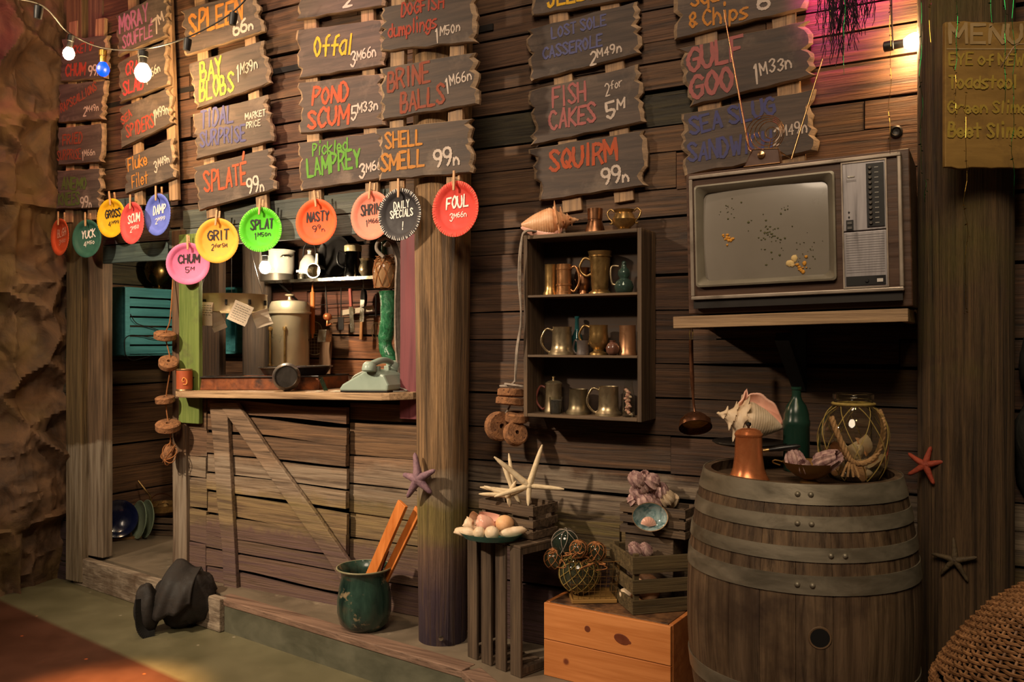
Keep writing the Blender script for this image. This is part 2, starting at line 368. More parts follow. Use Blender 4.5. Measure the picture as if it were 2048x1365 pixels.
def layout(s, sup=()):
    x = 0; out = []; i = 0
    for i_, ch in enumerate(s):
        if ch == ' ': x += 2.6; continue
        wd = 4*(1.25 if ch in 'MWm' else 1)*(.5 if ch in NARROW else 1)*(.72 if i_ in sup else 1)
        out.append((i_, ch, x, wd)); x += wd+1.5
    return out, max(1, x-1.5)
def stroke(mb, M, pts, wd, lift):
    a = []
    for i in range(len(pts)):
        t = pts[min(i+1, len(pts)-1)]-pts[max(i-1, 0)]
        if t.length < 1e-9: t = Vector((1, 0))
        t.normalize(); p = pts[i].copy()
        if i == 0: p -= t*wd*.35
        if i == len(pts)-1: p += t*wd*.35
        n = Vector((-t.y, t.x)); q = wd*(.5+.10*math.sin(i*2.1+pts[0].x*40))
        if i in (0, len(pts)-1): q *= .82
        zz = lift+.000022*i; a += [(p.x+n.x*q, p.y+n.y*q, zz), (p.x-n.x*q, p.y-n.y*q, zz)]
    mb.add(a, [(2*i, 2*i+1, 2*i+3, 2*i+2) for i in range(len(pts)-1)], M)
def text(mb, s, M, width, height, wd=None, sup=()):
    """letters in M's XY plane: x 0..width, cap height = height"""
    rng = random.Random(s); lay, tot = layout(s, sup); kx = width/tot; ky = height/6.0
    wd = wd or height*.15; c = 0
    for (idx, ch, x, w_) in lay:
        kk, y0 = (1, 0)
        if idx in sup: kk, y0 = (.62, 0.0 if len(s) <= 3 and ch == 'n' else height*.42)
        sl = rng.uniform(-.05, .09); jy = rng.uniform(-.04, .04)*height; js = rng.uniform(.93, 1.07)
        for st in GL.get(ch, '02 48').split('|'):
            sm = st.startswith('~'); toks = st.lstrip('~').split()
            P = []
            for t in toks:
                gx_, gy_ = int(t[0], 16), int(t[1], 16)-2
                if ch in NARROW: gx_ -= 1; gx_ *= 1.0
                X = (x+gx_*w_/(2 if ch in NARROW else 4))*kx; Y = gy_*ky*js
                P.append(Vector((X+Y*sl, Y*kk+y0+jy)))
            c += 1; lift = .0012+.00012*(c % 9)
            if sm:
                cl = toks[0] == toks[-1]
                Q = spline(P[:-1] if cl else P, 5, cl)
                if cl: Q.append(Q[0])
                stroke(mb, M, Q, wd*(.8 if idx in sup else 1), lift)
            else:
                for a, b in zip(P[:-1], P[1:]): stroke(mb, M, [a, (a+b)/2, b], wd*(.8 if idx in sup else 1), lift)
# ================================================================== SETTING
DARKBACK = mat('dark_backing', S(20, 15, 12), rough=.9)
def floor_mat():
    m = bpy.data.materials.new('painted_concrete'); m.use_nodes = True; nt = m.node_tree; L = nt.links.new
    b = nt.nodes['Principled BSDF']; geo = N(nt, 'ShaderNodeNewGeometry')
    a = N(nt, 'ShaderNodeTexNoise', i_Scale=2.2, i_Detail=8.0, i_Roughness=.6); L(geo.outputs['Position'], a.inputs['Vector'])
    green = ramp(nt, a.outputs['Fac'], [(.3, S(84, 80, 58)), (.7, S(112, 106, 80))]).outputs[0]
    rust = ramp(nt, a.outputs['Fac'], [(.3, S(58, 34, 25)), (.7, S(88, 52, 36))]).outputs[0]
    p, q = onZ(0, 1200, 0), onZ(370, 1365, 0); d = (q-p).normalized(); n = Vector((d.y, -d.x, 0))
    if n.dot(CAM-p) < 0: n = -n
    dt = N(nt, 'ShaderNodeVectorMath', operation='DOT_PRODUCT'); L(geo.outputs['Position'], dt.inputs[0]); dt.inputs[1].default_value = n
    mr = N(nt, 'ShaderNodeMapRange', i_1=p.dot(n)-.012, i_2=p.dot(n)+.02); L(dt.outputs['Value'], mr.inputs[0])
    c = mixc(nt, mr.outputs[0], green, rust)
    v = N(nt, 'ShaderNodeTexVoronoi', i_Scale=9.0); L(geo.outputs['Position'], v.inputs['Vector'])
    f = ramp(nt, v.outputs['Distance'], [(.05, (1, 1, 1)), (.09, (0, 0, 0))]).outputs[0]
    w2 = N(nt, 'ShaderNodeTexNoise', i_Scale=5.0, i_Detail=2.0); L(geo.outputs['Position'], w2.inputs['Vector'])
    f2 = ramp(nt, w2.outputs['Fac'], [(.52, (0, 0, 0)), (.6, (1, 1, 1))]).outputs[0]
    f3 = mixc(nt, 1.0, f, f2, 'MULTIPLY')
    fleck = mixc(nt, mr.outputs[0], S(150, 140, 120), S(200, 92, 44))
    c = mixc(nt, f3, c, fleck); L(c, b.inputs['Base Color'])
    r = N(nt, 'ShaderNodeMapRange', i_1=.3, i_2=.7, i_3=.32, i_4=.6); L(a.outputs['Fac'], r.inputs[0]); L(r.outputs[0], b.inputs['Roughness'])
    bp = N(nt, 'ShaderNodeBump', i_Strength=.25, i_Distance=.006); L(a.outputs['Fac'], bp.inputs['Height']); L(bp.outputs[0], b.inputs['Normal'])
    return m
m = MB(); m.box(14, 12, .1, T(0, -3.5, -.05)); m.struct('floor', floor_mat())
RISER = mat('riser_paint', S(72, 72, 58), S(94, 92, 75), (5, 5, 9), .6, bump=.15, blot=(S(120, 112, 92), 3, .62, .8))
DECK = mat('deck_paint', S(88, 78, 64), S(118, 104, 86), (4, 4, 4), .6, bump=.2, blot=(S(142, 128, 108), 7, .62, .75))
EDGEW = mat('deck_edge', S(104, 80, 66), S(138, 110, 92), gx, .65, bump=.3)
SALTW = mat('salt_wood', S(112, 96, 80), S(162, 146, 126), gx, .75, bump=.5, blot=(S(92, 74, 58), 5, .5, .7))
E0, E1, E2 = Vector((-2.80, -.02)), Vector((.37, -.452)), Vector((1.15, -1.0))
m = MB(); m.prism([(-3.15, 1.3), (-3.15, -.02), E0, E1, E2, (4.2, -1.0), (4.2, 1.3)], .145); m.struct('floor_platform', RISER)
m = MB(); m.prism([(-3.15, 1.3), (-3.15, .0), (E0.x, E0.y+.05), (E1.x, E1.y+.05), (E2.x+.02, E2.y+.05), (4.2, -.95), (4.2, 1.3)], .026, T(0, 0, .1445)); m.struct('floor_deck', DECK)
def strip2(a, b, z, wd, h, out):
    d = (b-a); L = d.length; ang = math.degrees(math.atan2(d.y, d.x)); mm = MB()
    mm.plank(L, h, wd, T(a.x, a.y, z) @ RZ(ang) @ T(0, out, 0), random.Random(5), .004, 10); return mm
sp = onZ(437, 1195, .17); k = (sp.x-E0.x)/(E1.x-E0.x); mid = E0+(E1-E0)*k
strip2(mid, E1, .140, .09, .033, .085).struct('trim_1', EDGEW, bevel=.004)
strip2(E1, E2, .140, .09, .033, .085).struct('trim_2', EDGEW, bevel=.004)
strip2(E0, mid+(E1-E0).normalized()*.06, .001, .05, .171, .02).struct('trim_3', SALTW, bevel=.005)

def rows(mb, M, x0, x1, z0, z1, rng, tintfn, hlo=.10, hhi=.165, t=.022, gap=.006, lens=(.7, 1.9), wav=.006, slope=0):
    z = z0
    while z < z1-.02:
        h = min(rng.uniform(hlo, hhi), z1-z); x = x0
        g = gap*rng.uniform(.5, 2.2)
        while x < x1-.01:
            L = min(rng.uniform(*lens), x1-x)
            if x1-(x+L) < .25: L = x1-x
            mb.tint = tintfn(x+L/2, z+h/2, rng)
            rot = RY(rng.uniform(-.5, .5)+slope)
            mb.plank(L-.004, h-g, t+rng.uniform(-.006, .008), M @ T(x, 0, z) @ rot, rng, wav, max(3, int(L/.12)))
            x += L
        z += h
    mb.tint = (1, 1, 1, 1)
def tn(rng, base=(1, 1, 1), v=.22):
    k = 1+rng.uniform(-v, v); return (base[0]*k, base[1]*k*rng.uniform(.96, 1.03), base[2]*k*rng.uniform(.9, 1.06), 1)
def t_right(x, z, rng):
    if 2.36 < z < 2.55 and x < .75: return (.42, .62, .60, 1)
    if 2.1 < z < 2.2 and x < .6: return (.5, .6, .58, 1)
    if z > 2.0 and x > 1.2: return tn(rng, (1.15, .98, .86))
    if .98 < z < 2.05: return tn(rng, (.70, .66, .62))  # planks around the cabinet darkened: the wall's shade is put into their tint
    return tn(rng, (.95, .92, .88))
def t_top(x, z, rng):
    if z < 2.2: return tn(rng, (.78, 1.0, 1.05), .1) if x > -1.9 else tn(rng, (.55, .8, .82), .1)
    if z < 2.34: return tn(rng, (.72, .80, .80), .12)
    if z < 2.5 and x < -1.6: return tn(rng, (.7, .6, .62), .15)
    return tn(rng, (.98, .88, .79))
rng = random.Random(3)
m = MB(); rows(m, ID, .02, 3.4, .17, 4.0, rng, t_right); m.struct('wall_back', WALLW)
m = MB(); m.box(3.4, .03, 4, T(1.72, .03, 2.0)); m.box(2.95, .03, 1.75, T(-1.42, .03, 3.0)); m.struct('wall_backing', DARKBACK)
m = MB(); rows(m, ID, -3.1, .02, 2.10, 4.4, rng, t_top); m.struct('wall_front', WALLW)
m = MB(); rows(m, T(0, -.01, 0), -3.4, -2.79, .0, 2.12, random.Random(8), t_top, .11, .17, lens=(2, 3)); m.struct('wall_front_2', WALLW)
# kitchen: side wall, back wall, right return, worktop
def t_side(y, z, rng):
    if z > 2.0: return (.55, .85, .85, 1)
    if 1.24 < z < 1.75: return tn(rng, (.50, .55, .52), .15)
    return tn(rng, (.95, .88, .80), .15)
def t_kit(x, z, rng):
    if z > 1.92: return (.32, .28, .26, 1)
    if 1.66 < z < 1.84: return (.72, .56, .66, 1)
    if 1.25 < z < 1.66 and x > -1.5: return tn(rng, (1.15, .88, .66), .1)
    return tn(rng, (.72, .70, .68), .2)
# side wall planks run in depth: swap axes so that the front faces +x
m = MB(); rows(m, frame((-3.02, 1.1, 0), Vector((0, -1, 0)), Vector((-1, 0, 0)), Vector((0, 0, 1))), 0, 1.13, .17, 3.0, rng, lambda x, z, r: t_side(1.1-x, z, r), .13, .2, lens=(2, 3)); m.struct('wall_side', SIDEW)
m = MB(); rows(m, T(0, 1.08, 0), -3.02, .3, .17, 3.0, rng, t_kit, .11, .17); m.struct('wall_kitchen', INW)
m = MB(); m.box(.03, 1.2, 3, T(-3.05, .55, 1.5)); m.box(3.3, .03, 3, T(-1.38, 1.11, 1.5)); m.box(.04, 1.1, 3, T(.14, .54, 1.5)); m.box(3.3, 1.16, .03, T(-1.38, .55, 3.0)); m.struct('wall_backing_2', DARKBACK)
# stone wall on the left
def rock_mat(name, c1, c2, c3):
    return mat(name, c1, c2, (5, 5, 5), .8, bump=1.6, detail=10, dist=.8, blot=(c3, 1.6, .5, .7))
ROCK = rock_mat('brown_rock', S(58, 42, 30), S(112, 84, 60), S(104, 82, 44))
def rockwall(name, path, z1, nx, nz, amp, seed, mt):
    P = spline([(p[0], p[1], 0) for p in path], max(2, nx//max(1, len(path)-1)))
    vs = []; n = len(P)
    for j in range(nz+1):
        z = z1*j/nz
        for i in range(n):
            t = (P[min(i+1, n-1)]-P[max(i-1, 0)]).normalized(); nn = Vector((t.y, -t.x, 0))
            q = Vector((P[i].x, P[i].y, z)); s_ = q*1.0+Vector((seed, 0, 0))
            cell = noise.voronoi(Vector((s_.x*1.8, s_.y*1.8, z*2.3)))[0]; e = min(.22, cell[1]-cell[0])*2.4
            c2 = noise.voronoi(Vector((s_.x*4.1+7, s_.y*4.1, z*4.6+3)))[0]; e2 = min(.16, c2[1]-c2[0])*2.2
            d = amp*(.8*noise.noise(s_*1.1)+.80*e+.22*e2+.20*noise.noise(s_*3.6)+.10*noise.noise(s_*9)+.05*noise.noise(s_*22)+.025*noise.noise(s_*48))
            vs.append(q+nn*d)
    fs = [(j*n+i, j*n+i+1, (j+1)*n+i+1, (j+1)*n+i) for j in range(nz) for i in range(n-1)]
    mb = MB(); mb.add(vs, fs); return mb.struct(name, mt, smooth=40)
a, b = onZ(152, 1166, 0), onZ(0, 1200, 0); dd = (b-a).normalized()
rockwall('wall_left', [(a.x-.02, a.y+.14), (a.x-.03, a.y+.02), ((a.x+b.x)/2-.02, (a.y+b.y)/2), (b.x-.02, b.y), (b.x-.6, b.y-.8), (b.x-1.0, b.y-2)], 4.4, 190, 240, .20, 3.1, ROCK)
ROCKD = rock_mat('dark_rock', S(30, 30, 26), S(56, 54, 46), S(22, 40, 36))
p = at(2075, 700, 3.0)
rockwall('wall_right', [(p.x+.05, p.y+.9), (p.x+.02, p.y+.2), (p.x+.1, p.y-.3), (p.x+.7, p.y-.9)], 4.0, 50, 80, .14, 9.3, ROCKD)
# posts and boards of the front
def upright(name, px0, px1, pyt, pyb, y, t, mt, seed=1, wav=.008, tint=(1, 1, 1, 1), lean=0):
    q0, q1 = onY(px0, (pyt+pyb)/2, y), onY(px1, (pyt+pyb)/2, y); zt, zb = onY(px0, pyt, y).z, onY(px0, pyb, y).z
    m = MB(); m.tint = tint; L = zt-zb
    m.plank(L, q1.x-q0.x, t, frame((q0.x, y+t, zb), Vector((lean, 0, 1)).normalized(), Vector((0, 1, 0)), Vector((1, 0, 0))), random.Random(seed), wav, 16)
    return m.struct(name, mt, bevel=.004)
upright('trim_4', 132, 163, -150, 1160, -.075, .05, POSTL, 1, .012, (.9, .95, .7, 1))
upright('trim_5', 166, 205, -150, 1110, -.03, .07, POSTL, 2, .006)
upright('trim_6', 344, 372, 462, 1155, -.045, .09, POSTL, 3, .012, (1.0, .9, .85, 1))
upright('trim_7', 357, 397, 470, 846, -.058, .03, GREENW, 4, .004)
upright('trim_8', 800, 838, 470, 838, -.02, .04, PURPW, 5, .006)
upright('trim_9', 397, 438, 440, 900, .62, .06, POSTW, 6, .006, (.45, .42, .42, 1))
# blue-grey and purple boards over the openings
zl = lambda px, py: onY(px, py, -.03).z
xa, xb, xm_ = onY(345, 450, -.03).x, onY(806, 450, -.03).x, onY(208, 450, -.03).x
for i, (x0, x1, z0, z1, tnt) in enumerate([(xa-.02, xb, zl(650, 474), zl(650, 434), (1.0, 1.06, 1.06, 1)), (xa+.10, xb, zl(650, 432), zl(650, 392), (.72, .72, .66, 1)), (xm_, xa-.03, zl(270, 524), zl(270, 488), (.75, .95, .92, 1)), (xm_, xa-.03, zl(270, 486), zl(270, 440), (.85, .58, .62, 1)), (xm_, xa-.03, zl(270, 438), zl(270, 396), (.62, .82, .86, 1))]):
    m = MB(); m.tint = tnt; m.plank(x1-x0, z1-z0, .038, T(x0, 0, z0), random.Random(i), .006, 14); m.struct('trim_%d' % (14+i), BLUEGREY, bevel=.002)
m = MB(); m.lathe([(.10, .17), (.095, 1.2), (.10, 2.2), (.105, 3)], 20, T(-2.13, .86, 0)); m.struct('trim_13', mat('dark_post', S(48, 40, 34), S(86, 70, 56), gz, .7, bump=.5), smooth=40)
m = MB(); m.box(2.0, .43, .05, T(-1.05, .815, 1.225)); m.box(2.0, .38, 1.03, T(-1.05, .83, .685)); 
props(m.solo('back_worktop', INW, 'dark plank worktop at the back of the kitchen behind the serving counter', 'worktop'))
# pillars
def pillar(name, x, y, r0, r1, mt, label, seed):
    m = MB(); pr = [(r0+(r1-r0)*i/40, .17+3.9*i/40) for i in range(41)]
    m.lathe(pr, 48, T(x, y, 0), rf=lambda a, r, z: r*(1+.016*noise.noise(Vector((math.cos(a)*5, math.sin(a)*5, z*.5+seed)))+.008*noise.noise(Vector((math.cos(a)*22, math.sin(a)*22, z*.4)))))
    return m.solo(name, mt, label, 'pillar', smooth=50)
PL = (.082, -.165); PR = (2.205, -.135)
pillar('wooden_pillar', PL[0], PL[1], .110, .150, PILW, 'round weathered pillar between the serving counter and the mug cabinet, purple at its foot', 2)
pillar('wooden_pillar', PR[0], PR[1], .148, .148, PILW2, 'thick dark pillar behind the barrel, carrying the red starfish and the menu board', 7)

# ================================================================== MENU SIGNS
RED, ORG, YEL, WHT = worn(176, 62, 40), worn(204, 128, 42), worn(234, 176, 30), worn(206, 186, 170)
BLU, PNK, MAU, LIM, GRN, DOR = worn(76, 76, 128), worn(176, 96, 92), worn(180, 104, 144), worn(160, 162, 50), worn(92, 160, 40), worn(190, 78, 38)
MRED, OLG, RST, LILB = worn(196, 60, 60), worn(88, 110, 44), worn(150, 66, 40), worn(92, 92, 138)
ZH = Vector((0, -1, 0))
def wall_text(parent, y, items, name):
    for (s, p0, p1, hp, mt, sup) in items:
        a, b = onY(p0[0], p0[1], y), onY(p1[0], p1[1], y); d = b-a; L = d.length; x = d.normalized()
        up = Vector((0, 0, 1)); up = (up-x*up.dot(x)*.75).normalized()
        mb = MB(); h = hp*.93*depth((a+b)/2)/FPX
        text(mb, s, frame(a, x, up, ZH), L, h, min(h*.20, L/len(s)*.30), sup or ())
        mb.build(name, mt, parent)
def board(parent, y, cr, seed, jag=.034, t=.024, tint=(1, 1, 1, 1), bulge=0):
    rng = random.Random(seed); c = [onY(px, py, y) for px, py in cr]; tl, tr, br, bl = c
    def edge(a, b, n, sx, jg):
        out = []
        for i in range(n+1):
            q = a+(b-a)*(i/n); k = (rng.random()**2.0)*jg if 0 < i < n else rng.random()*jg*.4
            out.append(Vector((q.x+sx*k-sx*bulge*math.sin(PI*i/n), q.z+rng.uniform(-.003, .003))))
        return out
    def flat(a, b, n, s):
        return [Vector((a.x+(b.x-a.x)*i/n, a.z+(b.z-a.z)*i/n+noise.noise(Vector((i*.9+seed, s, 0)))*.007)) for i in range(1, n)]
    Rr = edge(tr, br, 12, -1, jag); Bb = flat(br, bl, 8, 1); Ll = edge(bl, tl, 12, 1, jag); Tt = flat(tl, tr, 8, 2)
    out = Rr+Bb+Ll+Tt; n = len(out); cx = sum(p.x for p in out)/n; cz = sum(p.y for p in out)/n
    inn = []
    for i, p in enumerate(out):
        e = i < len(Rr); l = len(Rr)+len(Bb) <= i < len(Rr)+len(Bb)+len(Ll)
        dx = -.004*(1 if p.x > cx else -1); dz = -.004*(1 if p.y > cz else -1)
        if e: dx -= rng.uniform(.006, .018)
        if l: dx += rng.uniform(.006, .018)
        inn.append(Vector((p.x+dx, p.y+dz)))
    m = MB(); m.tint = tint
    vs = [(p.x, y, p.y) for p in inn]+[(p.x, y+.009, p.y) for p in out]+[(p.x, y+t, p.y) for p in out]
    m.add(vs, [tuple(range(n))]); m.m = 1
    fs = [tuple(range(2*n, 3*n))[::-1]]
    for i in range(n):
        j = (i+1) % n; fs += [(i, j, n+j, n+i), (n+i, n+j, 2*n+j, 2*n+i)]
    b = len(m.v)-3*n; m.f += [tuple(k+b for k in f) for f in fs]; m.mi += [1]*len(fs); m.t += [m.tint]*len(fs)
    return m.build('board', [SIGNF, SIGNE], parent)
def sign_column(label, y, battens, boards, seed, group='painted menu signs nailed in columns', top=None):
    p0 = boards[-1][0][3]; base = onY(p0[0], p0[1], y)
    r = thing('menu_sign', label, 'sign', (base.x, y+.03, base.z), group)
    for (x0, y0, x1, y1, wpx) in battens:
        yb = y+.024; a, b = onY(x0, y0, yb+.012), onY(x1, y1, yb+.012); wd = wpx*depth(b)/FPX*1.15
        m = MB(); d = (a-b); x = d.normalized(); z = x.cross(Vector((0, 1, 0))).normalized()
        m.plank(d.length, wd, .026, frame(b-z*wd/2+Vector((0, .013, 0)), x, Vector((0, 1, 0)), z), random.Random(x0), .004, 8); m.build('batten', TANZ, r, bevel=.003)
    for i, (cr, items) in enumerate(boards):
        yy = y-(i % 2)*.003; k = random.Random(seed*31+i).uniform(.85, 1.12)
        b = board(r, yy, cr, seed*17+i, tint=(k, k*.98, k*.97, 1), bulge=.0)
        wall_text(b, yy-.0005, [it for it in items if it[5] is None], 'lettering')
        wall_text(b, yy-.0005, [it for it in items if it[5] is not None], 'price')
    return r
s0, s3, s4 = (), (1,), (2, 3)
n_ = None
sign_column('narrow column of four menu boards beside the rock wall, topmost offering a bucket of chum', -.105,
    [(150, 44, 141, 446, 22), (204, 38, 186, 440, 24)], [
    ([(120, 78), (218, 70), (214, 155), (118, 164)], [("BUCKET O'", (134, 110), (188, 101), 18, RED, n_), ("CHUM", (132, 152), (170, 149), 25, RED, n_), ("99n", (178, 152), (200, 150), 21, WHT, (2,))]),
    ([(115, 169), (213, 160), (208, 238), (114, 246)], [("RAPSCALLIONS", (123, 226), (194, 180), 18, RST, n_), ("2M49n", (167, 232), (197, 228), 19, WHT, (1, 2, 3, 4))]),
    ([(113, 256), (208, 246), (205, 324), (112, 331)], [("FRIED", (126, 290), (164, 286), 21, RST, n_), ("SURPRISE", (115, 321), (162, 317), 21, RST, n_), ("1M66n", (165, 321), (190, 317), 20, WHT, (1, 2, 3, 4))]),
    ([(112, 342), (206, 336), (203, 416), (110, 418)], [("ANEMO", (124, 379), (172, 377), 24, OLG, n_), ("KNEES", (117, 411), (159, 408), 25, OLG, n_), ("99n", (162, 416), (183, 414), 22, WHT, (2,))])], 1)
sign_column('tilted column of menu boards with moray souffle on top and fluke filet at the bottom', -.115,
    [(265, -60, 281, 412, 21), (334, -60, 350, 402, 22)], [
    ([(228, 32), (338, -22), (336, 70), (232, 112)], [("MORAY", (240, 67), (296, 40), 34, MAU, n_), ("SOUFFL\u00c9", (246, 97), (305, 72), 26, MAU, n_), ("7M", (309, 70), (330, 52), 32, WHT, (1,))]),
    ([(232, 126), (335, 78), (339, 168), (236, 206)], [("CRAB", (253, 152), (286, 139), 26, MRED, n_), ("SLAB", (247, 191), (287, 176), 28, MRED, n_), ("4M66n", (291, 172), (322, 153), 28, WHT, (1, 2, 3, 4))]),
    ([(236, 216), (342, 173), (346, 246), (240, 298)], [("SEA", (246, 250), (264, 231), 17, RED, n_), ("SPIDERS", (254, 276), (308, 254), 27, RED, n_), ("1M99n", (309, 250), (338, 238), 30, WHT, (1, 2, 3, 4))]),
    ([(246, 318), (348, 274), (352, 354), (248, 389)], [("Fluke", (257, 343), (295, 329), 26, ORG, n_), ("Filet", (265, 377), (296, 366), 26, ORG, n_), ("3M49n", (310, 346), (340, 334), 26, WHT, (1, 2, 3, 4))])], 2)
sign_column('column of four menu boards from spleen down to splate, left of the offal sign', -.11,
    [(400, -60, 427, 436, 26), (494, -60, 527, 430, 26)], [
    ([(358, 22), (515, -25), (529, 62), (366, 112)], [("SPLEEN", (381, 72), (484, 38), 46, ORG, n_), ("66n", (468, 70), (506, 58), 28, WHT, (2,))]),
    ([(375, 128), (530, 78), (544, 165), (388, 219)], [("BAY", (402, 163), (444, 149), 40, LIM, n_), ("BLOBS", (400, 203), (467, 181), 40, LIM, n_), ("1M39n", (475, 165), (516, 150), 34, WHT, (1, 2, 3, 4))]),
    ([(383, 229), (536, 189), (549, 280), (389, 319)], [("TIDAL", (402, 256), (466, 244), 35, BLU, n_), ("SURPRISE", (401, 294), (491, 280), 33, BLU, n_), ("MARKET", (491, 240), (531, 231), 13, WHT, ()), ("PRICE", (493, 257), (521, 251), 13, WHT, ())]),
    ([(383, 335), (545, 294), (553, 378), (395, 421)], [("SPLAT\u00c9", (410, 384), (494, 366), 42, DOR, n_), ("99n", (496, 388), (528, 381), 32, WHT, (2,))])], 3)
sign_column('column of menu boards with yellow offal lettering, pond scum and pickled lamprey', -.08,
    [(620, -80, 634, 430, 28), (735, -80, 746, 400, 28)], [
    ([(598, -70), (768, -90), (770, 10), (588, 41)], [("2", (687, 15), (704, 11), 26, WHT, ())]),
    ([(588, 60), (768, 37), (770, 130), (595, 157)], [("Offal", (629, 114), (702, 107), 42, YEL, n_), ("3M66n", (702, 135), (752, 124), 32, WHT, (1, 2, 3, 4))]),
    ([(592, 166), (768, 145), (770, 250), (595, 268)], [("POND", (625, 209), (696, 201), 35, DOR, n_), ("SCUM", (617, 256), (696, 246), 38, DOR, n_), ("5M33n", (703, 240), (755, 232), 32, WHT, (1, 2, 3, 4))]),
    ([(593, 286), (768, 262), (770, 357), (598, 381)], [("Pickled", (626, 312), (695, 301), 26, GRN, n_), ("LAMPREY", (616, 354), (720, 334), 38, GRN, n_), ("3M66n", (720, 358), (775, 347), 30, WHT, (1, 2, 3, 4))])], 4)
sign_column('column of menu boards on the round pillar with dogfish dumplings, brine balls and shell smell', -.352,
    [(800, -80, 795, 388, 30), (922, -80, 908, 378, 30)], [
    ([(758, 15), (952, -22), (957, 82), (757, 103)], [("DOGFISH", (803, 33), (887, 15), 26, RED, n_), ("dumplings", (777, 76), (873, 56), 28, RED, n_), ("1M50n", (873, 86), (920, 74), 30, WHT, (1, 2, 3, 4))]),
    ([(757, 136), (955, 102), (957, 207), (757, 241)], [("BRINE", (776, 182), (860, 163), 42, RST, n_), ("BALLS", (802, 224), (888, 206), 38, RST, n_), ("1M66n", (894, 187), (944, 171), 34, WHT, (1, 2, 3, 4))]),
    ([(748, 258), (945, 236), (947, 345), (752, 361)], [("SHELL", (772, 298), (844, 289), 32, ORG, n_), ("SMELL", (763, 342), (848, 332), 35, ORG, n_), ("99n", (870, 335), (918, 328), 36, WHT, (2,))])], 5)
sign_column('column of menu boards over the mug cabinet with fish cakes and squirm', -.065,
    [(1112, -80, 1146, 424, 36), (1215, -80, 1250, 404, 36)], [
    ([(1060, -80), (1280, -110), (1282, -6), (1060, 32)], [("JELLY", (1096, 15), (1190, -5), 50, YEL, n_)]),
    ([(1048, 60), (1280, 0), (1284, 106), (1058, 163)], [("LOST SOLE", (1104, 77), (1212, 50), 23, LILB, n_), ("CASSEROLE", (1087, 119), (1204, 92), 24, LILB, n_), ("2M49n", (1181, 130), (1243, 114), 28, WHT, (1, 2, 3, 4))]),
    ([(1054, 181), (1281, 127), (1292, 243), (1058, 291)], [("FISH", (1106, 214), (1171, 201), 40, PNK, n_), ("CAKES", (1101, 259), (1190, 242), 38, PNK, n_), ("2for", (1212, 193), (1246, 182), 26, WHT, (1, 2, 3)), ("5M", (1215, 237), (1250, 227), 34, WHT, (1,))]),
    ([(1054, 298), (1293, 259), (1299, 370), (1072, 403)], [("SQUIRM", (1101, 342), (1234, 320), 42, DOR, n_), ("99n", (1206, 370), (1257, 362), 34, WHT, (2,))])], 6)
sign_column('column of menu boards over the television with gulf goo and sea slug sandwich', -.065,
    [(1405, -120, 1427, 368, 40), (1558, -120, 1590, 350, 40)], [
    ([(1346, -90), (1620, -140), (1616, 15), (1345, 78)], [("Squid", (1383, 12), (1470, -8), 34, ORG, n_), ("& Chips", (1380, 57), (1494, 36), 34, ORG, n_), ("6", (1517, 20), (1538, 16), 32, WHT, ())]),
    ([(1350, 98), (1622, 38), (1632, 150), (1375, 213)], [("GULF", (1377, 143), (1484, 117), 50, PNK, n_), ("GOO", (1383, 197), (1466, 180), 45, PNK, n_), ("1M33n", (1511, 170), (1584, 152), 42, WHT, (1, 2, 3, 4))]),
    ([(1357, 229), (1632, 177), (1640, 300), (1365, 351)], [("SEA SLUG", (1382, 270), (1550, 226), 36, BLU, n_), ("SANDWICH", (1378, 324), (1542, 298), 38, BLU, n_), ("2M49n", (1548, 290), (1614, 278), 36, WHT, (1, 2, 3, 4))])], 7)

